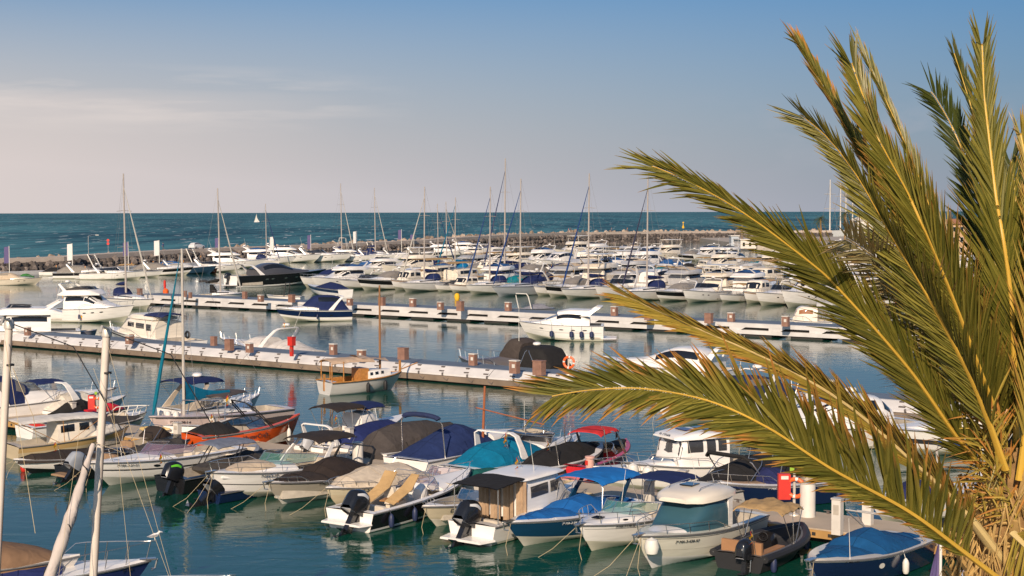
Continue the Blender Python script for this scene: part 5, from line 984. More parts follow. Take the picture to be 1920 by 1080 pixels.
for k_, y in enumerate((-.5, -.1, .35)): m.lathe([(0, -.3), (.15, -.22), (.17, 0), (.15, .22), (0, .3)], (b.X(.88)-.2*k_, y, 1.45), 10)
m.build('deck_fenders', M_fwhite, b.root)
b = Boat('sports_cruiser', 'white cruiser with a navy bimini and swept arch behind the pinkish sailing boat', 'motor cruiser', ('stern', 318, 768), L=6.4, B=2.8, F=1.0, rise=.35, cockpit=(.05, .5), dir='out', rot=-6); b.arch(.10, .30, 1.0, 2.6, 1.3, 1.1, .35, gel((.55, .46, .36))); b.bimini(C_navy, .02, .46, 1.2, 2.7, .14); b.radar(b.X(.30), 2.8); b.screen(.64, .44, 1.1, 1.15, .5, .4, M_green); b.shell('coachroof', [(.55, 1.1, 1, 1.4), (.75, .8, 1.05, 1.4), (.92, .3, 1.2, 1.35)], G_white); b.pulpit(.5, .5)
b = Boat('sports_cruiser', 'silver white cruiser with a black bimini and many rails left of the orange speedboat', 'motor cruiser', ('two', 470, 752, 345, 800), B=2.6, F=1.0, rise=.3, cockpit=(.05, .45), dir='out', band=gel((.35, .33, .36))); b.stripe(.42, .72, .3, .62, M_dark); b.hoop(.24, .2, 1.0, 2.3, 1.1, .03); b.hoop(.3, .34, 1.0, 2.2, 1.1, .03); b.bimini((.09, .07, .065), .34, .70, .95, 2.35, .08); b.screen(.64, .44, 1.0, 1.2, .45, .3); b.pulpit(.5, .5)
b = Boat('covered_boat', 'small white boat with red trim and a black cover behind a white post', 'motorboat', ('stern', 380, 816), L=5.0, B=2.1, F=.8, rise=.25, cockpit=None, dir='out', upper=gel((.55, .12, .08)), upto=.7); b.cover(C_blk, .12, .75, .45, .06, .6); b.ensign(.2, 0, .9, 1.1)
b = Boat('speedboat', 'bright orange speedboat with black lettering, tower and folded top', 'speedboat', ('bow', 562, 777), L=6.2, dir='out', rot=-14, B=2.4, zs=1.12, F=.95, rise=.42, hull=gel((.62, .085, .012), .18), band=gel((.60, .50, .46)), boot=gel((.62, .085, .012), .18), cockpit=(.05, .88), interior=M_int); b.text('MasterCraft', .48, .70, .30, side=-1); b.screen(.66, .44, 1.0, 1.05, .42, .35, M_blueg, M_black)
m = MB(); 
for dx in (0, .12): m.tube([(b.X(.62)+dx, 1.1, 1.1), (b.X(.46)+dx, 1.0, 2.0), (b.X(.42), .7, 2.25), (b.X(.42), -.7, 2.25), (b.X(.46)+dx, -1.0, 2.0), (b.X(.62)+dx, -1.1, 1.1)], .03, 6)
m.build('tower_frame', M_black, b.root); b.cover(C_blk, .04, .36, .38, .05, .5); b.shell('bow_cover', [(.72, .65, 1.15, 1.3), (.85, .45, 1.2, 1.36), (.94, .15, 1.3, 1.38)], cloth(C_brn)); b.ensign(.4, .2, 1.0, 1.6); m = MB(); p_ = b.H(.16, .5, .0); m.torus((p_.x, -p_.y-.02, p_.z), .2, .05, 'y', 16, 6); m.build('black_emblem', M_txt, b.root); b.platform(.5, .35, plain('grey_trim', (.10, .10, .10), .5)); b.stripe(.02, .18, .02, .6, M_txt, 'black_stripe'); b.short = 'bright orange speedboat'; b.fenders([.12, .86], -1, M_fwhite, 'white'); b.ropes(n=1)
b = Boat('cabin_boat', 'white walkaround boat with a black top and rolled navy canvas', 'cabin boat', ('stern', 597, 818), L=6.6, B=2.4, F=.85, rise=.4, cockpit=(.05, .5), dir='out'); b.shell('wheelhouse', [(.38, .7, .8, 1.9), (.5, .75, .8, 1.95), (.6, .6, .8, 1.5)], G_white, e=.4); b.bimini(C_brn, .05, .38, 1.0, 2.35, .12); b.bimini(C_navy, .38, .62, .9, 2.2, .18); b.seats([(.2, 0, .5, 1.5, .6)])
b = Boat('covered_boat', 'speedboat under a dark blue tarpaulin left of the charcoal covered boat', 'motorboat', ('stern', 622, 838), L=6.6, B=2.4, F=.8, rise=.3, cockpit=None, dir='out'); b.cover((.015, .024, .10), .08, .95, 1.0, .08, .35); b.platform(.5, .5); b.ensign(.2, .6, 1.2, 1.2)
b = Boat('covered_boat', 'boat wrapped in a large charcoal tarpaulin behind the twin white posts', 'motorboat', ('stern', 690, 848), L=7.4, B=2.6, F=.9, rise=.3, cockpit=None, dir='out'); b.cover((.065, .055, .05), -.02, .95, 1.35, .12, .35, z=.5)
b = Boat('sports_cruiser', 'white cruiser with a navy cockpit cover and raised navy bimini hoop', 'motor cruiser', ('stern', 760, 862), L=9.2, B=2.9, F=1.15, rise=.35, cockpit=None, dir='out'); b.cover((.016, .03, .10), .02, .60, 1.35, .05, .62, inset=.08); b.platform(.9, .45); b.hoop(.14, .12, 1.15, 3.15, 1.25, .03); m = MB(); m.tube([(b.X(.12), 1.0*math.cos(a), 3.1+.18*math.sin(a)) for a in [math.pi*i/12 for i in range(13)]], .13, 8); m.build('rolled_bimini', cloth((.02, .03, .08)), b.root); b.text('AQUARIUM', .30, .82, .2, side=-1); b.shell('coachroof', [(.56, 1.1, 1.2, 1.9), (.7, .9, 1.2, 1.8), (.9, .4, 1.4, 1.6)], G_white); b.port([.66, .74], .8, .16, .08); b.pulpit(.5, .5); b.ropes(n=1); b.text('7ª MA-3-08', .04, .55, .16, side=-1)
b = Boat('sports_cruiser', 'white cruiser half covered by a bright turquoise tarpaulin', 'motor cruiser', ('stern', 862, 878), L=8.6, B=2.8, F=1.05, rise=.4, cockpit=None, dir='out', boot=gel((.45, .42, .38))); b.cover((.0, .14, .25), .04, .62, 1.05, .10, .5, z=.95); b.arch(.36, .30, 1.0, 2.5, 1.3, 1.1, .35); b.port([.62, .70], .78, .16, .07); b.pulpit(.5, .55, mid=True); b.platform(.7, .4); b.ensign(.3, -.8, 1.3, 1.1); b.shell('coachroof', [(.58, 1.1, 1.1, 1.6), (.75, .8, 1.2, 1.6), (.92, .3, 1.35, 1.5)], G_white); b.ropes(n=1)
b = Boat('covered_boat', 'low white speedboat with striped shadowed deck between the two rows', 'motorboat', ('stern', 742, 868), L=4.6, B=2.2, F=.55, rise=.15, cockpit=None, dir='out', rot=-62); b.shell('coachroof', [(.15, .7, .5, .7), (.5, .8, .5, .78), (.85, .4, .55, .7)], G_off)
b = Boat('small_sailing_boat', 'small beige day sailer with a rusty brown mast and yard', 'sailing boat', ('stern', 905, 868), L=5.2, B=2.0, F=.7, rise=.25, cockpit=(.08, .45), dir='out', hull=G_black, upper=gel((.55, .40, .22)), deck=gel((.58, .47, .32))); b.shell('cuddy', [(.45, .6, .7, 1.05), (.7, .5, .7, 1.1), (.85, .2, .8, 1.0)], gel((.58, .47, .32)), e=.5); m = MB(); q = b.root.matrix_basis.inverted(); yy = b.root.location.y-.6; m.tube([q @ D(904, 858, yy), q @ D(909, 724, yy)], [.07, .05], 8); m.build('mast', M_rust, b.root); m = MB(); m.tube([q @ D(892, 764, yy-.1), q @ D(1020, 796, yy-.1)], .035, 6); m.build('yard', M_rust, b.root); b.pulpit(.3, .45)
b = Boat('inflatable_boat', 'black inflatable held up behind the black covered boat under the palm leaf tip', 'inflatable boat', ('two', 1035, 815, 975, 805), B=1.6, F=1.9, rise=.1, cockpit=(.1, .8), floor=1.6, hull=G_black); b.fenders([], 1)
b = Boat('covered_boat', 'motorboat under a black cover left of the red speedboat', 'motorboat', ('stern', 982, 878), L=6.4, B=2.5, F=.85, rise=.35, cockpit=None, dir='out'); b.cover(C_blk, .0, .93, .72, .08, .45, z=.5); b.hoop(.2, .16, .9, 2.3, 1.0, .018); b.ensign(.0, .9, .9, 1.7, -.02)
b = Boat('covered_boat', 'small dinghy under a dark green cover behind the black awning', 'dinghy', ('two', 990, 905, 1100, 880) if False else ('two', 852, 896, 945, 882), B=1.3, F=1.0, rise=.05, cockpit=None, hull=G_off); b.cover((.01, .10, .09), .02, .97, .18, .03, .5)
b = Boat('speedboat', 'red and pink speedboat with a red top and polished wake tower', 'speedboat', ('stern', 1062, 874), L=6.6, B=2.4, F=.85, rise=.35, hull=gel((.50, .02, .03), .2), band=gel((.62, .30, .30)), upper=gel((.5, .02, .03), .2), cockpit=(.05, .88), dir='out', rot=8); b.bimini((.55, .03, .03), .28, .58, .85, 2.2, .12, legs=False); b.hoop(.58, .45, 1.0, 2.2, 1.1, .035, double=.15); b.hoop(.32, .26, .9, 2.75, 1.05, .025); b.screen(.64, .46, 1.0, 1.05, .42, .35, M_clear); b.seats([(.15, 0, .6, 1.6, .5), (.38, .4, .5, .5, .7)], M_red); b.shell('bow_cover', [(.72, .6, 1.0, 1.2), (.92, .2, 1.2, 1.3)], cloth(C_blk)); b.ensign(.05, .9, .8, 1.3); m = MB()
for k in range(6): m.tube([(b.X(.40), -1.2, 1.9), (b.X(.40)+.25*math.cos(k), -1.2-.12*k/3, 2.1+.08*k)], .014, 4)
m.build('board_rack', M_black, b.root); b.platform(.6, .35, gel((.58, .3, .3)))
b = Boat('sports_cruiser', 'white cuddy boat with navy covers and a grey hoop left of the pilot house boat', 'motorboat', ('bow', 1112, 876), L=6.6, B=2.4, F=.9, rise=.3, cockpit=(.05, .5), dir='in', rot=-34); b.screen(.62, .4, 1.0, 1.1, .45, .35, M_blueg); b.hoop(.3, .2, .9, 2.2, 1.0, .03, M_alu); b.cover((.01, .04, .11), .08, .5, .35, .04, .5, inset=.1); b.port([.74], .8, .14, .06); b.shell('coachroof', [(.5, .95, .85, 1.2), (.75, .65, .9, 1.2), (.92, .25, 1.05, 1.15)], G_white); b.pulpit(.6, .4)
b = Boat('pilot_house_boat', 'white pilot house boat with a solar panel and lettering on its roof', 'cabin boat', ('bow', 1172, 868), L=6.8, B=2.6, F=1.0, rise=.42, cockpit=(.05, .3), dir='in', rot=-26, boot=G_off)
sh = b.shell('wheelhouse', [(.30, 1.0, .9, 2.55), (.5, 1.02, .9, 2.6), (.655, .98, .9, 2.52), (.685, .95, .95, 1.5)], G_white, e=.30)
b.windows(sh, [(.12, .45, 17, 50), (.55, .9, 17, 50), (1.05, 1.8, 17, 50), (2.12, 2.8, 24, 156)], M_tint); b.shell('roof', [(.24, .95, 2.5, 2.6), (.3, 1.12, 2.48, 2.72), (.55, 1.14, 2.46, 2.80), (.68, 1.02, 2.46, 2.68), (.71, .85, 2.48, 2.58)], G_white, e=.5); m = MB(); m.box((b.X(.40), 0, 2.81), (.7, 1.1, .03)); m.build('solar_panel', M_dark, b.root, smooth=False); m = MB(); m.box((b.X(.55), 0, 2.83), (.5, .8, .03)); m.build('roof_hatch', gel((.03, .03, .12)), b.root, smooth=False)
me = text_mesh('EL CESAR', .2); me.transform(Matrix(((0, -math.sin(.5), 1, b.X(.703)), (1, 0, 0, 0), (0, .88, .3, 2.62), (0, 0, 0, 1)))); me.materials.clear(); me.materials.append(M_txt); o = bpy.data.objects.new('lettering', me); col.objects.link(o); o.parent = b.root
for y in (-.8, -.5, -.2, .1, .4, .8): m = MB(); m.tube([(b.X(.26), y, 2.6), (b.X(.24), y*1.05, 3.05)], .025, 5); m.build('rod_holder', M_alu, b.root)
b.pulpit(.35, .45); b.text('7ª MA-7-94', .30, .72, .18); b.sprit(); b.shell('coachroof', [(.7, .9, .95, 1.45), (.82, .6, 1.05, 1.4), (.94, .25, 1.25, 1.35)], G_white); m = MB(); m.lathe([(0, -.35), (.2, -.25), (.26, 0), (.2, .25), (0, .35)], (b.X(.9), .75, 1.0), 12); m.lathe([(0, -.35), (.2, -.25), (.26, 0), (.2, .25), (0, .35)], (b.X(.97), .3, 1.1), 12); m.build('bow_fender', M_fwhite, b.root); b.stripe(.5, .53, 0, .9, M_txt)
b = Boat('sports_cruiser', 'cruiser under a full black canvas with a black bimini hoop', 'motor cruiser', ('stern', 1330, 915), L=7.6, B=2.7, F=.9, rise=.35, cockpit=None, dir='out', rot=-10, hull=G_off); b.cover(C_blk, .0, .75, 1.15, .05, .5); m = MB(); m.tube([(b.X(.16), -1.1, 2.1), (b.X(.14), -.9, 2.3), (b.X(.14), .9, 2.3), (b.X(.16), 1.1, 2.1)], .09, 8); m.build('rolled_bimini', cloth(C_blk), b.root); b.hoop(.3, .15, .9, 2.2, 1.15, .03); b.hoop(.12, .3, .9, 2.0, 1.15, .02)
b = Boat('speedboat', 'navy hulled open boat with a navy console cover and steel rails', 'motorboat', ('two', 1334, 905, 1556, 893), B=2.7, F=1.0, rise=.22, hull=G_navy, upper=G_navy, band=G_white, deck=G_white, cockpit=(.06, .42), interior=M_int); b.cover((.02, .026, .09), .36, .66, .62, .04, .5, inset=.35, z=1.1); b.shell('sun_pad', [(.62, .85, 1.1, 1.16), (.8, .6, 1.15, 1.22), (.9, .3, 1.18, 1.24)], cloth((.30, .20, .13))); b.pulpit(.55, .45); b.outboard(.0, 1.1, 0, M_motorg); b.seats([(.22, 0, .6, 1.6, .5)], plain('tan_seat', (.33, .17, .08), .6)); b.text('7ª MA-6-08', .62, .88, .14, mat=M_txtw); b.sprit(); b.hoop(.05, .06, 1.0, 2.1, .7, .03); b.short = 'navy hulled open boat with steel rails'; b.fenders([.1], 1, M_fnavy, 'navy')
for f, y, h in ((.62, -.9, 2.4), (.55, .9, 2.4), (.42, -.9, 2.0)): b.antenna(f, y, 1.2, h, -.5, .02, M_steel, 'outrigger_pole')
b = Boat('inflatable_boat', 'white hulled rigid inflatable with a navy cover and pale outboard behind the palm leaves', 'inflatable boat', ('stern', 1838, 912), L=7, B=2.6, F=.85, rise=.3, cockpit=None, dir='in', rot=-16); b.cover((.02, .025, .09), .3, .8, .75, .05, .5, inset=.3); b.outboard(0, 1.2, 20, gel((.5, .5, .52))); b.hoop(.2, .24, .9, 2.9, 1.0, .05, M_alu); m = MB(); m.tube([(b.X(.24), -.8, 2.9), (b.X(.24), .8, 2.9)], .13, 7); m.build('rolled_bimini', cloth((.01, .05, .2)), b.root)
b = Boat('speedboat', 'red and white speedboat under a dark cover half hidden by the palm trunk', 'motorboat', ('stern', 1800, 1003), L=7, B=2.5, F=.95, rise=.3, cockpit=None, dir='out', upper=G_white, hull=gel((.5, .03, .03))); b.cover(C_blk, .08, .9, 1.0, .06, .45); b.stripe(.4, .6, 0, .5, M_txtw)

# smaller boats squeezed between the others
b = Boat('inflatable_boat', 'black inflatable with bare folding frames between the beige cabin boat and the cuddy cruiser', 'inflatable boat', ('stern', 205, 842), L=4.6, B=1.8, F=.6, rise=.25, hull=G_black, cockpit=(.05, .85), dir='out'); b.seats([(.3, 0, .5, .9, .6)], M_teak); b.hoop(.3, .35, .6, 1.7, .8, .02); b.hoop(.4, .6, .6, 1.6, .8, .016); b.shell('folded_canopy', [(.5, .6, .9, 1.1), (.62, .7, .9, 1.5), (.75, .5, .9, 1.1)], cloth(C_brn)); b.ensign(.05, .5, .6, 1.2)
b = Boat('bowrider', 'small white speedboat with a dark cover behind the beige cabin boat', 'motorboat', ('stern', 45, 800), L=5.2, B=2.1, F=.7, rise=.25, cockpit=(.05, .5), dir='out', rot=-6); b.cover(C_navy, .3, .9, .4, .04, .4); b.seats([(.2, 0, .5, 1.4, .5)], M_red)
b = Boat('motorboat', 'white motorboat with grey engine cover and swept arch behind the green windscreen cruiser', 'motorboat', ('stern', 578, 838), L=5.0, B=2.2, F=.85, rise=.3, cockpit=(.05, .5), dir='out'); b.arch(.2, .1, .9, 2.0, 1.0, .9, .2); b.cover(C_dgr, .5, .92, .3, .04, .4); b.seats([(.3, .4, .5, .5, .7), (.3, -.4, .5, .5, .7)]); b.outboard(0, .8, 30, gel((.5, .5, .5)))
b = Boat('motorboat', 'white centre console boat with steel rails behind the turquoise tarpaulin', 'motorboat', ('stern', 930, 858), L=6.4, B=2.3, F=.9, rise=.35, cockpit=(.05, .7), dir='out', rot=-3); b.wheelcon(.4, 0, 1.1, .4); b.hoop(.4, .45, .9, 2.2, .6, .02); b.pulpit(.4, .45); b.antenna(.4, .4, 1.5, 2, 0, .015); b.port([.7], .8)
b = Boat('motorboat', 'grey white bow with a beige cushion behind the black sided open boat', 'motorboat', ('bow', 742, 905), L=5.6, B=2.2, F=.75, rise=.25, cockpit=(.1, .5), dir='in', hull=G_off); b.shell('sun_cushion', [(.55, .7, .8, .95), (.85, .3, .95, 1.05)], cloth(C_beige)); b.screen(.55, .4, .9, .9, .4, .3, M_purple); b.pulpit(.6, .4)
Boat.ZS = .88
# ================================================================== yacht kinds for the middle and far water
def cruiser(b, win=True, cover=None, arch=True, rail=True, top=None):          # open express cruiser
    L, B, F = b.L, b.B, b.F; b.shell('coachroof', [(.44, B*.42, F, F+.75), (.56, B*.38, F, F+.68), (.75, B*.27, F+.05, F+.5), (.92, B*.1, F+.2, F+.36)], b.deckm, e=.65)
    if cover is not None:
        st = [(.06, B*.40, F, F+.5), (.16, B*.42, F, F+1.25), (.36, B*.42, F, F+1.5), (.48, B*.38, F+.3, F+1.25), (.60, B*.28, F+.4, F+.62)]; sh = b.shell('canvas_cover', st, cloth(cover), e=.7, wob=.05)
        if win: b.windows(sh, [(1.1, 2.3, 24, 52)], M_vinyl, 'clear_panel')
    else: b.screen(.60, .34, B*.40, F+.68, .62, .7, M_dark)
    if arch: b.arch(.32, .20, F+.05, F+1.75, B*.44, B*.36, .35); b.radar(b.X(.22), F+1.75) if L > 10 else None
    if top: b.bimini(top, .04, .32, B*.38, F+1.95, .15)
    if rail: b.pulpit(.42, .5)
    b.platform(.8, .3); b.port([.62, .72], .62, .2, .07); b.ensign(.02, B*.3, F, 1.5); b.antenna(.25, -B*.3, F+1.6, 2.4, -.4, .018)
def flybridge(b, canvas=None, hard=False, tower=False, dome=True, wincol=None):
    B, F = b.B, b.F; wm = wincol or M_dark
    sh = b.shell('cabin', [(.20, B*.42, F-.1, F+1.75), (.30, B*.43, F-.1, F+1.85), (.48, B*.42, F, F+1.8), (.60, B*.36, F, F+1.05), (.76, B*.24, F+.1, F+.55), (.9, B*.1, F+.3, F+.42)], b.deckm, e=.45)
    b.windows(sh, [(.25, 1.9, 22, 48), (2.15, 2.95, 40, 140), (1.95, 2.9, 22, 45)], wm)
    fb = b.shell('flybridge', [(.12, B*.40, F+1.75, F+2.0), (.2, B*.44, F+1.75, F+2.45), (.4, B*.43, F+1.78, F+2.55), (.52, B*.33, F+1.8, F+2.45), (.60, B*.16, F+1.78, F+1.95)], b.deckm, e=.4)
    b.screen(.50, .34, B*.34, F+2.5, .32, .3, wm)
    b.arch(.24, .12, F+2.2, F+3.2, B*.42, B*.34, .4)
    if canvas: b.shell('flybridge_cover', [(.2, B*.38, F+2.3, F+2.6), (.35, B*.38, F+2.3, F+2.9), (.48, B*.3, F+2.3, F+2.65)], cloth(canvas), e=.7, wob=.04)
    if hard: b.shell('hardtop', [(.08, B*.36, F+3.75, F+3.85), (.3, B*.42, F+3.75, F+3.92), (.5, B*.32, F+3.75, F+3.85)], b.deckm, e=.5); m = MB(); [m.tube([(b.X(f), B*.36*sg, F+2.4), (b.X(f), B*.34*sg, F+3.8)], .05, 5) for f in (.14, .44) for sg in (1, -1)]; m.build('hardtop_legs', M_fwhite, b.root)
    if tower: m = MB(); [m.tube([(b.X(f), B*.3*sx, F+2.4), (b.X(f*.5+.16), B*.12*sx, F+6.4)], .04, 4) for f in (.18, .42) for sx in (1, -1)]; m.box((b.X(.3), 0, F+6.4), (1.4, 1.2, .1)); [m.tube([(b.X(.22), -B*.2, z), (b.X(.22), B*.2, z)], .03, 4) for z in (F+3.4, F+4.4, F+5.4)]; m.build('fishing_tower', M_fwhite, b.root)
    if dome: b.radar(b.X(.14), F+3.2)
    b.pulpit(.36, .6, .018); b.platform(1.0, .35); b.port([.5, .6, .7], .68, .22, .08); b.antenna(.16, B*.3, F+3.1, 2.2, -.5, .02); b.ensign(.02, B*.3, F, 1.7)
def fender_row(b, fs):
    for f in fs:
        for sg in (1, -1):
            m = MB(); m.lathe([(.03, -.35), (.13, -.25), (.15, 0), (.13, .25), (.03, .38)], (b.X(f), (b.hb(f)+.1)*sg, b.F*.55), 8); m.build('fender', M_fnavy, b.root)
Boat.fender_row = fender_row
M_mast = plain('weathered_mast', (.36, .32, .29), .5)
def sail(b, mast_h, canvas=C_navy, jib=None, mcol=None, mx=.55, sprayhood=True, boomsail=True):
    B, F = b.B, b.F; sh = b.shell('coachroof', [(.30, B*.30, F, F+.42), (.5, B*.32, F, F+.50), (.7, B*.22, F, F+.42), (.82, B*.1, F+.1, F+.3)], b.deckm, e=.5); b.windows(sh, [(.4, 1.9, 16, 40)]); x = b.X(mx); M_ = mcol or M_mast
    m = MB(); r = .011*mast_h**.9; m.tube([(x, 0, F+.3), (x-.015*mast_h, 0, mast_h)], [r, r*.6], 7); mo = m.build('mast', M_, b.root); m = MB()
    for k in (.45, .72):
        z = mast_h*k; xx = x-.015*mast_h*k; m.tube([(xx, -B*.28, z), (xx, 0, z+.1), (xx, B*.28, z)], .03, 4)
    m.build('spreader', M_, mo); m = MB(); m.tube([(x-.1, 0, F+1.5), (b.X(.16), 0, F+1.6)], .09, 6); bo = m.build('boom', M_, b.root)
    if boomsail: m = MB(); m.tube([(x-.1, 0, F+2.0), (x-.5, 0, F+1.85), (lerp(x, b.X(.16), .6), 0, F+1.75), (b.X(.17), 0, F+1.65)], [.10, .26, .2, .08], 8); m.build('sail_cover', cloth(canvas), bo)
    m = MB(); 
    for sg in (1, -1): m.tube([(x-.2, B*.47*sg, F), (x-.015*mast_h*.45, B*.28*sg, mast_h*.45), (x-.015*mast_h, 0, mast_h*.93)], .012, 3)
    m.tube([(b.X(.01), 0, F+.1), (x-.015*mast_h, 0, mast_h)], .012, 3); m.build('rigging', M_wire, b.root)
    m = MB(); jt = Vector((x-.012*mast_h, 0, mast_h*.90)); jb = Vector((b.X(.97), 0, b.F+b.rise+.3)); m.tube([jb, jb.lerp(jt, .1), jb.lerp(jt, .5), jt], [.05, .13, .10, .03], 6); m.build('furled_jib', cloth(jib) if jib else cloth((.40, .38, .34)), b.root)
    if sprayhood: b.shell('sprayhood', [(.26, B*.28, F+.3, F+1.35), (.34, B*.30, F+.3, F+1.3), (.42, B*.25, F+.3, F+.6)], cloth(canvas), e=.7)
    m = MB()
    for sg in (1, -1):
        for z in (.3, .6): m.tube([(b.X(f), b.hb(f)*sg*.97, b.sheer(f)+z) for f in (.05, .3, .5, .7, .85, .97)], .012, 3)
        for f in (.05, .2, .35, .5, .65, .8, .95): m.tube([(b.X(f), b.hb(f)*sg*.97, b.sheer(f)), (b.X(f), b.hb(f)*sg*.97, b.sheer(f)+.6)], .015, 3)
    m.build('guard_rail', M_steel, b.root)
def mast_height(loc, px, ytop):
    r = ray(px, ytop); return CH+r.z*(loc.y/r.y)
# ---------------- middle water, single boats
b = Boat('flybridge_yacht', 'white flybridge motor yacht moored at far left behind the middle pontoon', 'motor yacht', ('stern', 150, 618), L=13, B=4.0, F=1.3, rise=.7, dir='in', rot=-36, cockpit=(.03, .2)); flybridge(b, dome=False)
b = Boat('inflatable_tender', 'small grey inflatable on the stern of the leftmost flybridge yacht', 'inflatable boat', ('two', 182, 618, 135, 622), B=1.5, F=.9, rise=.1, hull=gel((.2, .2, .23)), cockpit=(.1, .8), floor=.7); b.outboard(0, .6, 10)
b = Boat('flybridge_yacht', 'white flybridge yacht with grey windows, bow right, beside the tall masted sloop', 'motor yacht', ('two', 251, 572, 108, 578), B=4.2, F=1.6, rise=.6, cockpit=(.03, .18)); flybridge(b, canvas=C_dgr); b.short = 'white flybridge yacht with grey windows at left'; b.fenders([.45], -1)
b = Boat('sailing_yacht', 'white sloop with a bare mast, the tallest mast at the left', 'sailing boat', ('two', 286, 561, 205, 556), B=3.6, F=1.2, rise=.2, cockpit=(.04, .26), band=G_off, zs=1); sail(b, mast_height(b.root.location, 230, 325), jib=None, mx=.40)
b = Boat('trawler_yacht', 'cream trawler yacht with a blue canvas and rails on its upper deck', 'motor yacht', ('two', 205, 612, 360, 640), B=3.4, F=1.1, rise=.55, cockpit=(.03, .25)); sh = b.shell('cabin', [(.26, 1.35, .9, 2.9), (.5, 1.4, .9, 3.0), (.62, 1.3, 1.0, 2.9), (.74, 1.1, 1.1, 1.8), (.78, 1.0, 1.2, 1.6)], G_cream, e=.28); b.windows(sh, [(.2, .45, 14, 40), (.55, .95, 18, 40), (1.1, 1.8, 20, 40), (2.1, 2.9, 35, 145)]); b.bimini((.02, .03, .10), .2, .42, 1.2, 3.4, .2); b.shell('flybridge', [(.3, 1.2, 2.95, 3.3), (.55, 1.25, 2.95, 3.5), (.66, .8, 2.9, 3.1)], G_cream, e=.4); b.hoop(.28, .2, 2.9, 4.6, 1.1, .03); b.hoop(.4, .34, 2.9, 4.3, 1.1, .03); b.pulpit(.4, .6); m = MB(); m.torus((b.X(.05), .0, 1.7), .3, .1, 'y', 16, 6); m.build('dark_lifebuoy', M_black, b.root); b.antenna(.55, .5, 3.3, 2.5)
b = Boat('sports_cruiser', 'white express cruiser with a cream cockpit cover and radar arch behind the middle pontoon', 'motor cruiser', ('two', 412, 632, 585, 660), B=3.2, F=1.0, rise=.5, cockpit=None); b.cover((.58, .54, .50), .0, .36, .9, .06, .7); b.shell('foredeck_cover', [(.42, 1.2, 1.0, 2.0), (.55, 1.1, 1.0, 1.95), (.66, .8, 1.1, 1.5), (.8, .4, 1.2, 1.35)], cloth((.58, .54, .50)), e=.7, wob=.04); b.arch(.40, .24, 1.0, 3.0, 1.45, 1.1, .45); b.pulpit(.5, .6); b.radar(b.X(.26), 3.05); b.ensign(.26, .5, 2.9, .7); b.antenna(.24, -.6, 3.0, 2.2, -1.2, .02)
b = Boat('sports_cruiser', 'white cruiser with a navy hull band and navy cockpit canopy at the far pontoon', 'motor cruiser', ('two', 517, 578, 655, 580), B=3.6, F=1.35, rise=.35, cockpit=None, upper=G_navy, band=G_white, upto=.35); sh = b.shell('canvas_canopy', [(.04, 1.3, 1.2, 1.6), (.14, 1.45, 1.3, 3.0), (.38, 1.45, 1.3, 3.25), (.5, 1.25, 1.4, 3.0), (.66, .9, 1.4, 1.8)], cloth(C_navy), e=.6, wob=.03); b.windows(sh, [(1.2, 2.6, 22, 52)], M_dark); b.shell('coachroof', [(.45, 1.4, 1.3, 2.0), (.7, 1.0, 1.35, 1.9), (.92, .3, 1.5, 1.75)], G_white); b.arch(.3, .12, 1.35, 3.1, 1.6, 1.3, .4); b.pulpit(.42, .5); b.port([.3, .5, .7], .55, .2, .08); b.short = 'white cruiser with the navy hull band'; b.fenders([.5], 1)
b = Boat('flybridge_yacht', 'large white motor yacht with four navy fenders at the far pontoon', 'motor yacht', ('two', 973, 602, 1132, 609), B=4.0, F=2.2, rise=.5, zs=.64, cockpit=(.03, .16)); B, F = b.B, b.F
sh = b.shell('cabin', [(.16, 1.6, F-.1, F+1.0), (.26, 1.7, F-.1, F+1.7), (.46, 1.7, F, F+1.9), (.60, 1.5, F, F+1.3), (.74, 1.0, F+.1, F+.65), (.9, .4, F+.3, F+.45)], G_white, e=.5); b.windows(sh, [(1.0, 2.6, 22, 50), (2.5, 3.5, 50, 130)], M_dark); b.shell('flybridge', [(.10, 1.5, F+1.9, F+2.3), (.2, 1.6, F+1.6, F+2.3), (.4, 1.5, F+1.7, F+2.35), (.54, .9, F+1.6, F+2.0)], G_white, e=.5); b.arch(.22, .04, F+1.4, F+2.7, 1.6, 1.4, .6, th=.2); b.pulpit(.42, .6); b.port([.22, .36, .5, .74], .70, .22, .08); b.stripe(.5, .52, .02, .9, gel((.4, .4, .4))); b.short = 'large white motor yacht at the far pontoon'; b.fenders([.14, .26, .38, .62], 1, r=.2, l=.8); b.platform(1.2, .4)
b = Boat('sports_cruiser', 'black and grey cruiser wrapped in dark covers behind the middle pontoon', 'motor cruiser', ('two', 860, 668, 1056, 696), B=3.3, F=1.0, rise=.5, cockpit=None, hull=gel((.22, .22, .23)), deck=gel((.25, .25, .26))); sh = b.shell('canvas_enclosure', [(.02, 1.2, .9, 1.5), (.10, 1.35, .9, 2.75), (.28, 1.35, .9, 2.9), (.31, 1.2, 1.0, 2.7)], cloth(C_blk), e=.32); b.shell('foredeck_cover', [(.30, 1.15, 1.9, 3.1), (.36, 1.15, 1.9, 3.4), (.44, 1.05, 1.8, 3.3), (.52, .9, 1.6, 2.3)], cloth((.06, .048, .042)), e=.42, wob=.05); b.shell('coachroof', [(.30, 1.4, 1.0, 2.0), (.5, 1.25, 1.0, 2.0), (.62, .95, 1.1, 1.75), (.80, .5, 1.2, 1.5)], gel((.10, .09, .09)), e=.5); b.pulpit(.45, .75, .025); b.hoop(.3, .22, 1.0, 2.75, 1.42, .03); b.hoop(.12, .22, 1.0, 2.75, 1.42, .03); b.radar(b.X(.24), 2.8); b.antenna(.34, .8, 2.4, 3.6, 0, .025); b.ropes(n=1)
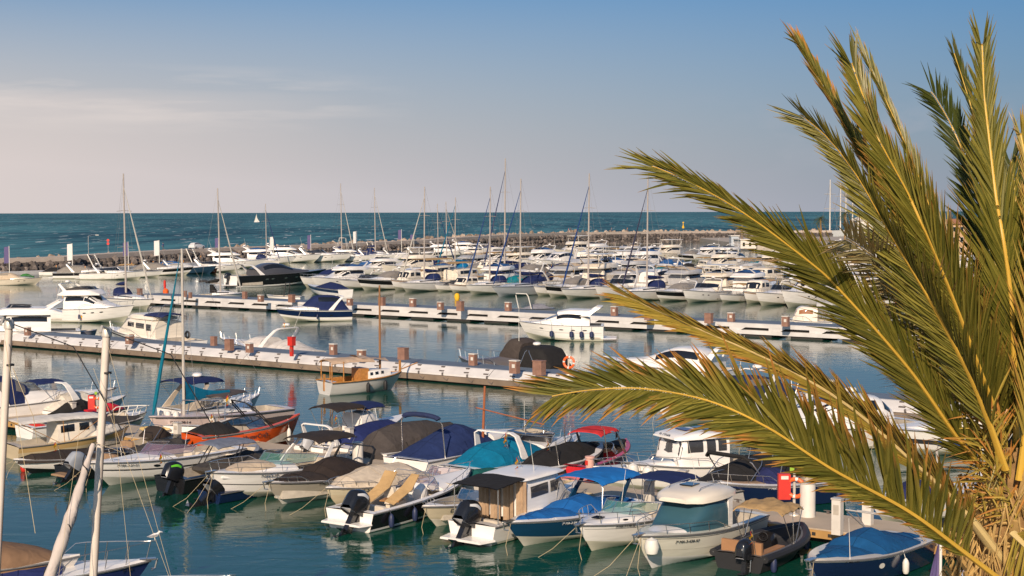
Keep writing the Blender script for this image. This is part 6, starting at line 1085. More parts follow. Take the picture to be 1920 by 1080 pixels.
b = Boat('sailing_yacht', 'white sloop with a dark sprayhood, second tall mast from the left', 'sailing boat', ('two', 455, 549, 372, 553), B=3.4, F=1.1, rise=.2, cockpit=(.04, .3), zs=1); sail(b, mast_height(b.root.location, 413, 353), canvas=C_blk, mx=.50); b.bimini(C_dgr, .02, .22, 1.2, 2.9, .1)
b = Boat('open_boat', 'small white open boat with a dark steel hoop behind the far pontoon', 'motorboat', ('two', 500, 553, 567, 556), B=2.2, F=.9, rise=.2, cockpit=(.05, .85)); b.hoop(.45, .4, .9, 3.0, 1.0, .07, M_black); b.seats([(.2, 0, .5, 1.4, .6)])
b = Boat('open_boat', 'grey rigid inflatable with a white wake tower left of the large white yacht', 'inflatable boat', ('two', 955, 578, 1028, 577), B=2.4, F=.9, rise=.3, cockpit=(.05, .85), hull=gel((.3, .3, .33))); b.hoop(.6, .7, .9, 3.0, 1.0, .07, M_fwhite); b.cover((.25, .25, .28), .05, .5, .6, .08, .5)
b = Boat('cabin_cruiser', 'white cabin cruiser with orange tinted window and stern canopy at the far pontoon', 'motor cruiser', ('two', 1468, 596, 1560, 602), B=3.2, F=1.3, rise=.3, cockpit=(.04, .3), rot=0); sh = b.shell('cabin', [(.3, 1.4, 1.2, 2.9), (.6, 1.4, 1.2, 3.0), (.72, 1.2, 1.2, 2.7), (.8, 1.0, 1.3, 1.8)], G_cream, e=.35); b.windows(sh, [(.3, 1.6, 18, 40), (1.9, 2.8, 35, 145)], pane('amber_window', (.3, .12, .04), 1)); b.bimini((.45, .44, .42), .0, .32, 1.3, 3.1, .4); b.pulpit(.4, .5)
b = Boat('flybridge_yacht', 'white motor yacht with a curved roof partly hidden by the long lower palm leaf', 'motor yacht', ('two', 1131, 668, 1372, 695), B=3.8, F=1.2, rise=.6, cockpit=(.03, .2), rot=0); sh = b.shell('cabin', [(.1, 1.4, 1.1, 2.2), (.2, 1.6, 1.1, 2.8), (.4, 1.6, 1.1, 2.9), (.6, 1.3, 1.2, 2.1), (.8, .7, 1.4, 1.8)], G_white); b.windows(sh, [(.9, 2.6, 20, 50)]); b.arch(.16, .05, 1.2, 3.1, 1.6, 1.3, .5); b.pulpit(.4, .6)
b = Boat('sports_cruiser', 'long white cruiser with its pale bow showing under the lower palm leaf', 'motor cruiser', ('bow', 1226, 748), L=11, B=3.6, F=1.3, rise=.6, dir='in', rot=-14, cockpit=(.04, .35), boot=gel((.5, .5, .42))); cruiser(b, cover=(.02, .03, .08)); b.ropes(n=1)
b = Boat('sports_cruiser', 'white cruiser with a curved cabin window and radar behind the palm midribs', 'motor cruiser', ('bow', 1390, 800), L=11, B=3.5, F=1.25, rise=.5, dir='in', rot=-22, cockpit=(.04, .25)); sh = b.shell('cabin', [(.18, 1.35, 1.1, 2.3), (.26, 1.5, 1.1, 3.0), (.45, 1.5, 1.1, 3.05), (.60, 1.3, 1.2, 2.6), (.75, .9, 1.3, 1.75), (.9, .3, 1.5, 1.7)], G_white, e=.5); b.windows(sh, [(.3, .95, 22, 46), (1.2, 2.2, 20, 46), (2.2, 3.2, 40, 140)], M_dark); b.radar(b.X(.34), 3.05); b.pulpit(.4, .6); b.ropes(n=2); b.text('7ª MA-2', .86, .85, .18)
b = Boat('sports_cruiser', 'white cruiser with a cream cockpit tent and black hull stripe behind the palm', 'motor cruiser', ('bow', 1640, 800), L=9.5, B=3.3, F=1.2, rise=.5, dir='in', rot=-34, cockpit=None); b.stripe(.36, .58, .02, .93, M_txt, 'black_stripe'); sh = b.shell('canvas_tent', [(.1, 1.2, 1.1, 2.4), (.2, 1.35, 1.1, 2.9), (.42, 1.3, 1.2, 2.85), (.60, .95, 1.3, 1.8)], cloth((.60, .56, .52)), e=.5, wob=.02); b.shell('coachroof', [(.5, 1.2, 1.1, 1.8), (.75, .8, 1.2, 1.7), (.92, .3, 1.4, 1.6)], G_white); b.pulpit(.42, .55); b.ropes(n=2)
b = Boat('motorboat', 'open boat with a small navy top between the palm leaves', 'motorboat', ('two', 1400, 742, 1500, 748), B=2.6, F=.9, rise=.3, cockpit=(.05, .6)); b.bimini(C_navy, .1, .45, 1.0, 2.6, .12); b.screen(.6, .45, 1.0, 1.0, .5, .3); b.hoop(.5, .45, .9, 2.3, 1.0, .03, M_black)
# llaut
b = Boat('fishing_boat', 'traditional white double ended wooden boat with tan awning and wooden mast', 'fishing boat', ('two', 752, 697, 608, 716), B=2.5, F=.85, rise=.30, zs=1, full=2.6, cockpit=(.08, .52), interior=M_wood, floor=.5, hull=gel((.60, .58, .55)), flare=.66); B = b.B
m = MB(); 
for sg in (1, -1): m.tube([(p.x, p.y*sg, p.z+.03) for p in [b.H(1-(1-i/20)**1.25, 1.0, .02) for i in range(21)]], .05, 5)
m.build('wooden_rail', M_wood, b.root); sh = b.shell('cabin', [(.50, .8, .85, 1.45), (.65, .72, .9, 1.5), (.82, .42, 1.0, 1.45)], G_white, e=.35); b.windows(sh, [(.1, .35, 14, 40), (.55, .85, 14, 40), (1.1, 1.35, 14, 40)])
m = MB(); m.box((b.X(.46), 0, 1.15), (.6, 1.3, .95)); m.build('engine_house', M_wood, b.root, smooth=False); m = MB(); m.box((b.X(.25), 0, .62), (1.6, 1.5, .12)); m.build('orange_cushions', plain('orange_cushion', (.55, .22, .03), .8), b.root, smooth=False); b.bimini((.50, .36, .25), .02, .56, 1.0, 2.15, .15, legs=False, fold=.1); m = MB()
for f, y in ((.03, .75), (.03, -.75), (.16, .95), (.16, -.95)): m.tube([(b.X(f), y, .85), (b.X(f), y, 2.2)], .04, 5)
m.build('awning_post', M_wood, b.root); rows = []
m = MB(); [rows.append([(b.X(lerp(.40, .98, i/6)), y*(1-.6*i/6), 2.35-.5*i/6+.12*(1-abs(y))+.06*math.sin(i*2+y*3)) for y in (-.9, -.5, 0, .5, .9)]) for i in range(5)]; m.grid(rows); m.build('forward_awning', cloth((.45, .34, .26)), b.root); zt = mast_height(b.root.location, 711, 536); m = MB(); m.tube([(b.X(.72), 0, 1.2), (b.X(.72), 0, zt)], [.085, .06], 8); m.build('mast', plain('brown_mast', (.25, .12, .05), .5), b.root); m = MB(); m.box((b.X(.985), 0, 1.5), (.12, .12, .9)); m.tube([(b.X(.98), 0, 1.3), (b.X(1.0)+1.3, 0, 1.7)], .04, 5); m.build('stem_post', M_wood, b.root); m = MB(); m.box((b.X(.0), 0, .8), (.12, .12, 1.1)); m.build('stern_post', M_wood, b.root)
b.short = 'traditional white wooden boat'; b.fenders([.45, .70], -1, M_black, 'black', r=.13, l=.6)
# black yacht in the channel
b = Boat('motor_yacht', 'sleek black sports yacht with a white waterline in the channel', 'motor yacht', ('two', 612, 504, 432, 517), B=5.0, F=2.1, rise=.7, hull=G_white, upper=G_black, band=G_black, upto=.12, deck=gel((.10, .10, .11)), cockpit=(.05, .25), boot=G_white); F = b.F; sh = b.shell('cabin', [(.22, 1.9, F-.1, F+1.2), (.34, 2.1, F-.1, F+2.1), (.46, 2.0, F, F+2.1), (.60, 1.6, F, F+1.2), (.78, .9, F+.3, F+.7)], gel((.07, .07, .08)), e=.6); b.windows(sh, [(.5, 2.9, 20, 55)]); b.arch(.26, .16, F, F+1.9, 2.0, 1.6, .6); b.platform(1.8, .5); b.port([.3, .36, .5, .62, .68], .62, .3, .12, M_steel); b.outboard(.4, 1.4, 10)
b = Boat('speedboat', 'navy and white small cruiser with a navy cover left of the dense rows', 'motor cruiser', ('two', 577, 533, 648, 543), B=2.6, F=1.3, rise=.2, hull=G_white, upper=G_navy, band=G_white, cockpit=None); b.cover(C_navy, .05, .6, 1.0, .05, .5)
Boat.ZS = 1.0
# ---------------- prototypes, copied for the dense rows
def kids(o): return [c for c in bpy.data.objects if c.parent == o]
protos = {}
def proto(key, name, cat, L, B, F, rise, fn, **kw):
    b = Boat(name, key, cat, None, L=L, B=B, F=F, rise=rise, dir=0.0, **kw); fn(b); protos[key] = [b.root, L, cat, False]
    return b
dn = (.03, .2)
proto('white flybridge yacht with dark windows', 'flybridge_yacht', 'motor yacht', 13, 4.2, 1.5, .8, lambda b: flybridge(b), cockpit=dn)
proto('white flybridge yacht with blue flybridge canvas', 'flybridge_yacht', 'motor yacht', 12.5, 4.1, 1.5, .8, lambda b: flybridge(b, canvas=(.02, .08, .22)), cockpit=dn)
proto('cream flybridge yacht with a hardtop', 'flybridge_yacht', 'motor yacht', 15, 4.5, 1.7, .9, lambda b: flybridge(b, hard=True), cockpit=dn, hull=G_cream)
proto('white sport fishing yacht with a tall tuna tower', 'fishing_yacht', 'motor yacht', 13, 4.2, 1.4, 1.0, lambda b: flybridge(b, tower=True), cockpit=(.03, .25))
proto('white express cruiser with a dark windscreen', 'sports_cruiser', 'motor cruiser', 11, 3.5, 1.25, .6, lambda b: cruiser(b), cockpit=(.04, .4))
proto('white cruiser with a black hull band and grey canvas', 'sports_cruiser', 'motor cruiser', 11, 3.5, 1.3, .6, lambda b: cruiser(b, cover=(.22, .20, .18)), cockpit=None, upper=G_black, band=G_white, upto=.45)
proto('white cruiser with a navy cockpit canvas', 'sports_cruiser', 'motor cruiser', 10.5, 3.4, 1.25, .55, lambda b: cruiser(b, cover=C_navy), cockpit=None)
proto('cream cruiser with a beige cockpit canvas', 'sports_cruiser', 'motor cruiser', 9.5, 3.2, 1.15, .55, lambda b: cruiser(b, cover=C_beige, arch=False), cockpit=None, hull=gel((.62, .55, .44)))
proto('white cruiser with a blue canvas cover', 'sports_cruiser', 'motor cruiser', 10, 3.3, 1.2, .55, lambda b: cruiser(b, cover=(.02, .09, .25)), cockpit=None)
proto('white cabin fishing boat with brown trim', 'cabin_boat', 'cabin boat', 8, 2.9, 1.1, .6, lambda b: (b.windows(b.shell('wheelhouse', [(.3, 1.1, 1, 2.9), (.5, 1.15, 1, 3.0), (.62, 1.1, 1, 2.8), (.72, .9, 1.1, 1.6)], G_cream, e=.3), [(.15, .85, 18, 42), (1.1, 1.85, 18, 42), (2.1, 2.8, 40, 140)]), b.pulpit(.5, .5), b.bimini((.35, .22, .12), .02, .3, 1.1, 2.8, .1)), cockpit=(.04, .3), upper=gel((.30, .16, .08)), upto=.8)
proto('navy hulled cruiser with white deck and white canvas hood', 'sports_cruiser', 'motor cruiser', 13, 4.0, 1.6, .7, lambda b: (cruiser(b, cover=(.50, .50, .50), arch=False)), cockpit=None, hull=gel((.02, .05, .09)), deck=G_white)
proto('white bowrider with a black cover', 'motorboat', 'motorboat', 7.5, 2.6, .95, .4, lambda b: (b.cover(C_blk, .06, .6, .9, .06, .5), b.pulpit(.6, .35)), cockpit=None)
proto('white open boat with a tan bimini and steel rails', 'motorboat', 'motorboat', 8, 2.7, 1.0, .45, lambda b: (b.screen(.62, .4, 1.1, 1.15, .5, .4), b.bimini(C_tan, .1, .42, 1.1, 2.6, .15), b.pulpit(.5, .5), b.seats([(.2, 0, .5, 1.6, .6)])), cockpit=(.05, .55))
proto('pale grey flybridge yacht with beige canvas', 'flybridge_yacht', 'motor yacht', 13.5, 4.3, 1.6, .8, lambda b: flybridge(b, canvas=C_beige), cockpit=dn, hull=gel((.42, .42, .43)))
proto('cream trawler with a tan awning', 'trawler', 'motor yacht', 11.5, 3.8, 1.4, .9, lambda b: (b.windows(b.shell('cabin', [(.2, 1.5, 1.3, 3.4), (.5, 1.6, 1.3, 3.5), (.66, 1.4, 1.4, 3.3), (.72, 1.2, 1.5, 2.2)], G_cream, e=.3), [(.2, .9, 18, 45), (1.1, 1.8, 18, 45), (2.15, 2.8, 35, 145)]), b.pulpit(.4, .6), b.bimini(C_tan, .02, .6, 1.5, 4.6, .15), b.fender_row([.2, .4, .6])), cockpit=(.03, .2), hull=gel((.62, .55, .42)))
proto('white cruiser with a teal cover', 'sports_cruiser', 'motor cruiser', 9.0, 3.1, 1.1, .5, lambda b: (cruiser(b, cover=(.0, .16, .20), arch=False), b.fender_row([.3, .5])), cockpit=None)
proto('red and white speedboat with a grey cover', 'speedboat', 'speedboat', 7.0, 2.5, .95, .4, lambda b: (b.cover((.25, .24, .23), .06, .6, .8, .06, .5), b.pulpit(.6, .35)), cockpit=None, upper=gel((.45, .03, .02)))
proto('white yacht with a long swept hardtop', 'motor_yacht', 'motor yacht', 14.0, 4.3, 1.7, .7, lambda b: (b.windows(b.shell('cabin', [(.16, 1.5, 1.6, 3.3), (.3, 1.85, 1.6, 3.7), (.48, 1.8, 1.7, 3.5), (.66, 1.1, 1.8, 2.3), (.85, .5, 2.0, 2.4)], G_white, e=.5), [(.3, 2.4, 22, 52), (2.2, 2.9, 40, 140)]), b.pulpit(.4, .6), b.platform(1, .3), b.arch(.2, .1, 1.6, 4.3, 1.8, 1.5, .5), b.fender_row([.2, .4, .6])), cockpit=(.03, .14))
for r_, *_ in protos.values(): r_.location = (0, -500, 0)
SROW = {}
def copy_tree(o, parent=None):
    c = o.copy(); col.objects.link(c); c.parent = parent
    if parent is None and 'label' in c: pass
    for ch in KID.get(o.name, []): copy_tree(ch, c)
    return c
KID = {}
for o in bpy.data.objects:
    if o.parent: KID.setdefault(o.parent.name, []).append(o)
KEYS = list(protos)
GF = 'boats berthed in the dense rows beyond the far pontoon'
ORD = ['first', 'second', 'third', 'fourth', 'fifth', 'sixth', 'seventh', 'eighth', 'ninth', 'tenth', 'eleventh', 'twelfth', 'thirteenth', 'fourteenth', 'fifteenth', 'sixteenth', 'seventeenth', 'eighteenth', 'nineteenth', 'twentieth'] + ['twenty '+x for x in ('first', 'second', 'third', 'fourth', 'fifth', 'sixth', 'seventh', 'eighth', 'ninth')] + ['thirtieth'] + ['thirty '+x for x in ('first', 'second', 'third', 'fourth', 'fifth', 'sixth', 'seventh', 'eighth', 'ninth')]
def place(key, loc, ang, label, group):
    r_, L, cat, used = protos[key]
    o = r_ if not used else copy_tree(r_); protos[key][3] = True
    o.location = loc; o.rotation_euler = (0, 0, ang); o['label'] = label; o['group'] = group; return o
def row(b_edge, amin, amax, dirn, rowname, seed, first=None, spacing=1.0, sails=()):
    rn = random.Random(seed); a = amin; k = 0; out = []
    sails = sorted(sails)
    while a < amax:
        key = first[k] if first and k < len(first) else None
        if key is None:
            ks = [x for x in KEYS if 'tuna' not in x or rn.random() < .3]; key = rn.choice(ks)
        L = protos[key][1]; Bm = {13: 4.4, 12.5: 4.3, 15: 4.8, 11: 3.7, 10.5: 3.6, 9.5: 3.4, 10: 3.5, 8: 3.1, 7.5: 2.8, 13.5: 4.5, 11.5: 4.0, 9.0: 3.3, 7.0: 2.7, 14.0: 4.5}.get(L, 4.0)
        for s_ in sails:
            if a-1.2 < s_ < a+Bm+1.2: a = s_+2.1; break
        else:
            a += Bm/2; bb = b_edge+L/2 if dirn == 'in' else b_edge-L/2
            bb = (b_edge-L/2-.7) if dirn == 'in' else (b_edge+L/2+.7)
            p = AB(a, bb); ang = (ANG_IN if dirn == 'in' else ANG_OUT)+R(rn.uniform(-3.5, 3.5)); q_ = rn.uniform(.95, 1.13)
            oo = place(key, p, ang, '%s, %s, %s from left' % (key, rowname, ORD[min(k, len(ORD)-1)]), GF); oo.scale = (q_, min(q_, 1.0), rn.uniform(.78, .98)*q_); k += 1
            a += Bm/2+spacing*rn.uniform(.25, .75); continue
    return k
def a_at(px, b):                         # a coordinate on the line b = const seen at photo column px
    k = (px-960)/FPX; # (a*E1.x+b*E2.x) = k*(a*E1.y+b*E2.y)
    return b*(k*E2.y-E2.x)/(E1.x-k*E1.y)
# sailing boats: mast column px, mast top y, row line b, side, jib colour
SB = [(795, 350, b4, 'in', None, 'red topped mast, left front of the dense rows'), (918, 350, b4, 'in', (.02, .05, .15), 'thick plain mast left of the tallest mast'), (975, 335, b4, 'in', (.01, .04, .15), 'mast with a blue jib right of the tallest mast'), (1103, 325, b4, 'in', (.01, .04, .15), 'tall mast with a blue jib right of the middle'), (1213, 330, b4, 'in', (.03, .03, .06), 'mast below the tip of the upper palm leaf'),
      (946, 297, b5, 'in', (.03, .04, .10), 'tallest mast of the marina'), (853, 370, b5, 'in', (.0, .12, .20), 'mast with a turquoise jib and sail cover'), (838, 378, b5, 'out', None, 'thin mast left of the turquoise jib'), (822, 382, b5, 'out', (.02, .05, .15), 'short thin mast beside the red topped mast')]
sail_a = {}
for px, yt, bb, dr, jb, lb in SB:
    L = 13.5 if yt < 345 else 11.5; bc = bb-L/2-.7 if dr == 'in' else bb+L/2+3.2; a = a_at(px, bc); sail_a.setdefault((bb, dr), []).append(a); p = AB(a, bc)
    b = Boat('sailing_yacht', 'white sailing yacht, dense rows, '+lb, 'sailing boat', None, L=L, B=3.9, F=1.25, rise=.25, cockpit=(.04, .28), dir=(ANG_IN if dr == 'in' else ANG_OUT), group='sailing yachts in the dense rows', hull=G_white if px != 975 else gel((.45, .47, .5))); b.root.location = p
    sail(b, mast_height(p, px, yt), canvas=C_navy if jb != (.0, .12, .20) else (.0, .13, .30), jib=jb, mx=.5)
K = KEYS
fr = [K[6], K[1], K[4], K[5], K[9], K[11], K[9], K[12], K[5], K[4], K[5], K[4], K[12], K[9], K[4], K[0], K[4], K[7], K[4], K[4], K[5]]
a_l = a_at(640, b4); row(b4, a_l, a_at(1900, b4), 'in', 'front row', 11, fr, 1.0, sail_a.get((b4, 'in'), []))
row(b4+2.5, a_at(700, b4), a_at(1960, b4), 'out', 'second row', 12, None, 1.2, sail_a.get((b4, 'out'), []))
row(b5, a_at(705, b5), a_at(1960, b5), 'in', 'third row', 13, [K[8], K[0], K[6], K[2]], 1.2, sail_a.get((b5, 'in'), []))
row(b5+2.5, a_at(780, b5), a_at(1960, b5), 'out', 'fourth row', 14, None, 1.4, sail_a.get((b5, 'out'), []))
b6 = 262; row(b6, a_at(880, b6), a_at(1900, b6), 'in', 'fifth row', 15, [K[8], K[2], K[0], K[2], K[1]], 2.2)
simple_pontoon([AB(a_at(870, b6), b6), AB(a_at(1950, b6), b6)], 2.5, 'pontoon among the larger yachts')
row(b6+2.5, a_at(960, b6), a_at(1960, b6), 'out', 'sixth row', 18, None, 1.6)
b7 = 325; row(b7, a_at(1090, b7), a_at(1900, b7), 'in', 'seventh row', 17, [K[2], K[0]], 2.5)
simple_pontoon([AB(a_at(1080, b7), b7), AB(a_at(1950, b7), b7)], 2.5, 'outermost pontoon, by the breakwater at right')
# ---------------- boats along the breakwater
pw = [Vector((p.x, p.y, 0)) for p in plat(base_pts, -3.2)]
GL = 'boats moored along the foot of the breakwater'
P1 = [(30, 534, K[7], 9), (115, 517, K[11], 8), (165, 522, K[5], 12), (215, 524, K[4], 12), (262, 520, K[12], 9), (305, 516, K[5], 12), (355, 513, K[10], 11), (400, 510, K[4], 12), (438, 503, K[0], 14), (600, 491, K[4], 16), (545, 492, K[0], 15), (660, 490, K[3], 12), (700, 488, K[6], 12), (745, 486, K[4], 12), (790, 484, K[5], 12), (840, 480, K[0], 13), (880, 476, K[1], 13), (500, 496, K[1], 14), (335, 509, K[8], 10), (920, 474, K[6], 12)]
P1.sort()
for k, (px, py, key, L) in enumerate(P1):
    p = W(px, py, 0); i = min(range(len(pw)-1), key=lambda j: (pw[j]-p).length); tn = (pw[i+1]-pw[max(i-1, 0)]).normalized()
    rn = random.Random(k); ang = math.atan2(-tn.x, tn.y)+R(rn.uniform(-6, 6))+R(28); ang += 0
    o = place(key, p, ang, '%s, %s along the breakwater' % (key, ORD[k]), GL); s = L/protos[key][1]; o.scale = (s, s, s*.8)
for px, yt, py, bowx, jb, lb in ((500, 382, 500, 1, (.02, .03, .10), 'white sailing yacht by the breakwater, third mast from the left'), (641, 344, 487, 1, None, 'white sailing yacht by the breakwater, mast beside a white banner'), (704, 352, 484, 1, None, 'white sailing yacht by the breakwater, mast left of the purple banner'), (346, 466, 0, 0, None, None)):
    if lb is None: continue
    p = W(px, py, 0); b = Boat('sailing_yacht', lb, 'sailing boat', None, L=12, B=3.8, F=1.3, rise=.2, cockpit=(.04, .3), dir=ANG_IN+R(75), group='sailing yachts along the breakwater'); b.root.location = p; sail(b, mast_height(p, px, yt), jib=jb, mx=.5)
# small coloured working boats and a workboat pile at far left of the breakwater
for px, py, c, lb in ((52, 527, (.05, .2, .05), 'small dinghy heaped with green and white gear at far left'), (395, 512, (.30, .09, .05), 'small reddish wooden boat beside the breakwater boats'), (330, 505, (.02, .04, .1), 'small dark blue boat under the parked car')):
    p = W(px, py, 0); b = Boat('dinghy', lb, 'dinghy', None, L=5, B=2, F=.8, rise=.2, cockpit=(.05, .85), dir=ANG_IN+R(80), hull=gel(c)); b.root.location = p; b.cover(c, .1, .6, .4, .15, .5)
# big classic yacht masts behind the palm
P = W(1578, 446, 0); b = Boat('sailing_ship', 'big sailing ship with a cluster of tall masts behind the palm leaves', 'sailing ship', None, L=34, B=8, F=3.2, rise=1, cockpit=None, dir=ANG_IN+R(60), hull=G_white); b.root.location = P; s = P.y/FPX
for k, (x, px) in enumerate(((-9, 1566), (-1, 1577), (3, 1582), (8, 1590))):
    h = CH+(398-338-k*6)*s; m = MB(); m.tube([(x, 0, 3), (x, 0, h)], [.35, .2], 6); [m.tube([(x, -3.2, h*q), (x, 3.2, h*q)], .12, 4) for q in (.5, .75)]; m.build('mast', M_alu, b.root); m = MB(); [m.tube([(x+d, 0, 3), (x, 0, h*.95)], .06, 3) for d in (-8, 6)]; m.build('rigging', M_wire, b.root)
# unused prototypes never moved would stay far behind the camera: drop them
for k, (r_, L, cat, used) in list(protos.items()):
    if not used:
        for o in [r_]+[c for c in bpy.data.objects if c.parent and (c.parent == r_ or c.parent.parent == r_)]: bpy.data.objects.remove(o)
# ---------------- left foreground: tall masts of boats berthed below the frame, covered boat, white bow
def fore_mast(px_top, y_top, px_bot, dist, r, label):
    top = D(px_top, y_top, dist); bot = D(px_bot, 1080, dist); d = (bot-top); q = bot+d*((bot.z-1.1)/(-d.z)) if d.z < 0 else bot
    b = Boat('sailing_boat', label, 'sailing boat', None, L=9, B=2.9, F=1.0, rise=.3, cockpit=(.04, .3), dir=ANG_OUT+R(8)); b.root.location = (q.x, q.y, 0); inv = b.root.matrix_basis.inverted()
    b.root.location = Vector((q.x, q.y, 0)); 
    Mi = Matrix.LocRotScale(b.root.location, b.root.rotation_euler, b.root.scale).inverted()
    b.shell('coachroof', [(.3, .9, 1, 1.4), (.6, .7, 1, 1.4), (.8, .3, 1.1, 1.3)], G_white); T_ = Mi @ top; Q = Mi @ Vector((q.x, q.y, 1.1)); m = MB(); m.tube([Q, T_], [r, r*.92], 12, ey=1.0); mo = m.build('mast', plain('white_mast', (.66, .58, .50), .45, 0, .06, 2), b.root)
    m = MB(); m.tube([Q+Vector((.01, -r*.9, 0)), T_+Vector((.01, -r*.9, 0))], r*.22, 5); m.build('sail_track', plain('dark_iron', (.10, .085, .08), .6), mo); m = MB(); m.lathe([(r*1.25, -.12), (r*1.25, 0), (r*.9, .06), (0, .08)], tuple(T_), 12); m.tube([T_+Vector((-.0, -.05, .03)), T_+Vector((-.35, -.2, .12)), T_+Vector((-.5, -.3, 0))], .03, 5); m.build('masthead', M_alu, mo)
    m = MB(); m.lathe([(r*1.05, -.9), (r*1.05, -.86)], tuple(T_-Vector((0, 0, .0))), 12); m.tube([T_, T_+Vector((.6, -1.2, -.5)), T_+Vector((.9, -2.2, -2.2))], .012, 4); m.build('topping_line', M_black, mo); return b, Mi
FD = 31.0
b, Mi = fore_mast(200, 620, 175, FD, .088, 'sailing boat whose tall white mast stands at the left with a furled sail')
m = MB(); rn = random.Random(4); P0 = [D(175, 832, FD-.3), D(160, 880, FD-.5), D(140, 945, FD-.7), D(118, 1010, FD-.9), D(90, 1090, FD-1.1)]; m.tube([Mi @ p for p in catmull(P0, 5)], [.04+.08*min(1, i/12)+.012*math.sin(i*1.7) for i in range(21)], 9); so = m.build('furled_sail', cloth((.50, .44, .40)), b.root); m = MB(); C_ = [Mi @ p for p in catmull(P0, 8)]; m.tube([c+Vector((.12*math.cos(i*.5), .12*math.sin(i*.5), .06*math.sin(i*.9))) for i, c in enumerate(C_)], .012, 4); m.build('lashing', M_black, so)
m = MB()
for (x0, y0, x1, y1) in ((200, 640, 320, 1080), (175, 690, 320, 1090), (205, 700, 245, 1085), (150, 800, 110, 1080), (178, 830, 235, 850)): m.tube([Mi @ D(x0, y0, FD-.2), Mi @ D(x1, y1, FD-1.5)], .0045, 4)
m.build('rigging', M_rope, b.root)
b, Mi = fore_mast(17, 605, -7, FD, .088, 'sailing boat below the frame whose white mast stands at the left edge of the picture')
m = MB()
for (x0, y0, x1, y1) in ((24, 690, 62, 780), (62, 780, 70, 830), (10, 640, 66, 1000)): m.tube([Mi @ D(x0, y0, FD-.2), Mi @ D(x1, y1, FD-1.0)], .007, 4)
m.build('rigging', M_rope, b.root)
b = Boat('motorboat', 'motorboat under brown canvas covers at the lower left corner', 'motorboat', ('bow', 150, 1042), L=7.5, B=2.8, F=1.15, rise=.2, dir='out', rot=-46, cockpit=None, hull=G_off); b.shell('cabin_cover', [(.30, 1.2, 1.1, 2.3), (.42, 1.25, 1.1, 2.75), (.60, 1.2, 1.1, 2.65), (.66, 1.0, 1.1, 1.9)], cloth((.20, .12, .07)), e=.5, wob=.04); b.shell('foredeck_cover', [(.64, 1.15, 1.1, 1.85), (.76, 1.0, 1.15, 1.75), (.93, .4, 1.2, 1.4)], cloth((.20, .12, .07)), e=.8, wob=.04); b.shell('folded_top', [(.38, 1.1, 2.7, 2.85), (.55, 1.15, 2.7, 2.95), (.6, 1.0, 2.6, 2.7)], cloth((.05, .035, .03)), e=.6)
b = Boat('motorboat', 'white bow with a navy cover and steel rail pointing right at the lower left', 'motorboat', ('bow', 283, 1050), L=6.5, B=2.3, F=.9, rise=.2, dir='out', rot=-38, cockpit=None, hull=gel((.02, .03, .12)), deck=G_white, band=G_white, upto=.6); b.pulpit(.55, .6); b.cover((.02,.03,.12), .05, .60, .3, .04, .5); b.sprit(); b.text('7ª MA', .9, .8, .15, side=-1)
m = MB(); q = b.root.matrix_basis; px_ = b.X(1.0)+.12; z = b.sheer(1)+.62; o = thing('seagull', 'white gull perched on the bow rail at the lower left', 'seagull', Matrix.LocRotScale(b.root.location, b.root.rotation_euler, b.root.scale) @ Vector((px_, 0, z)), .4)
m = MB(); m.tube([(-.2, 0, .12), (-.1, 0, .13), (.0, 0, .16), (.08, 0, .17), (.12, 0, .22), (.16, 0, .26), (.2, 0, .25), (.26, 0, .235)], [.01, .045, .07, .06, .035, .04, .025, .004], 8); m.tube([(0, .02, .1), (0.01, .02, 0)], .006, 4); m.tube([(0, -.02, .1), (0.01, -.02, 0)], .006, 4); m.build('body', G_white, o); m = MB()
for sg in (1, -1): m.tube([(.08, .055*sg, .18), (-.05, .065*sg, .16), (-.24, .02*sg, .13)], [.02, .03, .004], 5)
m.build('wing', plain('grey_feathers', (.3, .3, .32), .7), o)
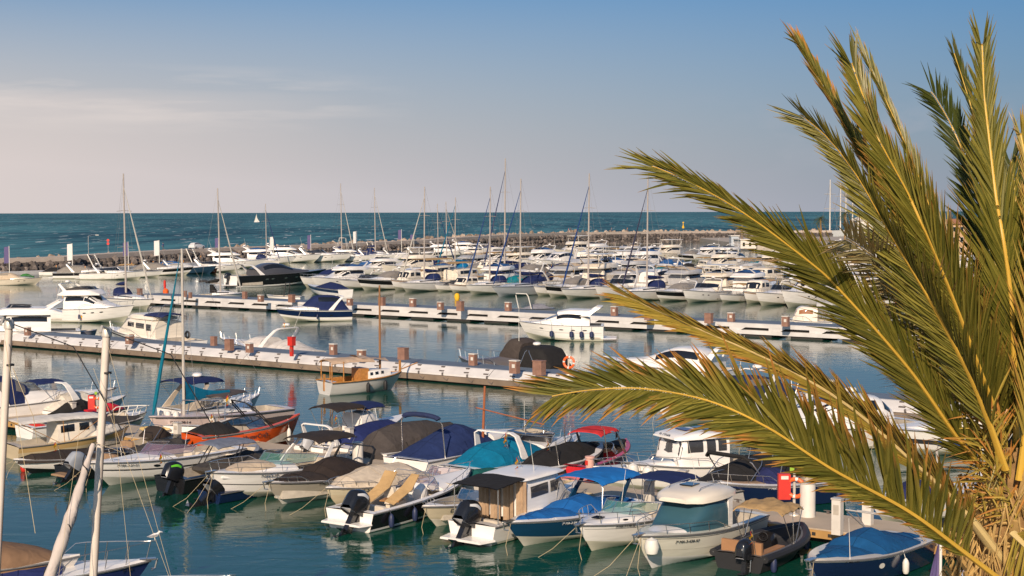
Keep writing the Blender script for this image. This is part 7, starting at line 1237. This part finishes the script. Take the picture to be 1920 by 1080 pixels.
b = Boat('motorboat', 'boat whose curved bow rail peeps in at the bottom edge', 'motorboat', ('bow', 432, 1118), L=6.5, B=2.3, F=.9, rise=.2, dir='out', rot=-38, cockpit=None); b.pulpit(.55, .6)
o = thing('mooring_buoy', 'small red mooring buoy floating by the silver outboard', 'buoy', W(45, 884, 0), 0); m = MB(); m.lathe([(0, -.1), (.12, 0), (.17, .15), (.15, .3), (.06, .42), (0, .45)], n=12); m.build('float', M_red, o); m = MB(); m.tube([(0, 0, .4), (.3, -.3, 0)], .012, 4); m.build('line', M_rope, o)
o = thing('kayak', 'yellow kayak on the near pontoon behind the windscreen of the white cuddy cruiser', 'kayak', W(290, 808, .65), ANG_P+.4); o.scale = (.55, .8, .8); m = MB(); sh = Shell([(-1.6, .05, .1, .2), (-.8, .32, 0, .3), (.4, .32, 0, .3), (1.6, .05, .12, .22)], .8); m = sh.mesh(10, 3); m.build('hull', plain('yellow_plastic', (.50, .36, .14), .5), o); m = MB(); m.box((0, 0, .31), (.7, .36, .03)); m.build('seat', M_seat, o)  # simple pointed hull with a seat, standing for a beige-yellow swim platform
o = thing('buoy', 'small yellow buoy on the water by the dense front row', 'buoy', W(857, 562, 0)); m = MB(); m.lathe([(0, -.1), (.3, 0), (.4, .4), (.3, .8), (0, .95)], n=12); m.build('float', M_yel, o); m = MB(); m.torus((0, 0, .95), .1, .03, 'x', 10, 5); m.build('ring', M_black, o)
o = thing('work_float', 'orange and red work float at the left end of the far pontoon', 'float', W(311, 553, 0)); m = MB(); m.lathe([(.4, 0), (.75, .3), (.8, 1.1), (.4, 1.5), (.2, 1.6)], n=14); m.build('body', M_orange, o); m = MB(); m.lathe([(.25, 1.5), (.35, 2.2), (.3, 3.4), (.1, 3.6)], (-.3, .2, 0), 12); m.build('red_top', M_red, o); o.scale = (.55, .55, .6)
for o in bpy.data.objects:
    if o.get('label') and len(o['label'].split()) > 16: print('LONG', o['label'])
print('objects', len(bpy.data.objects), 'top', sum(1 for o in bpy.data.objects if not o.parent))
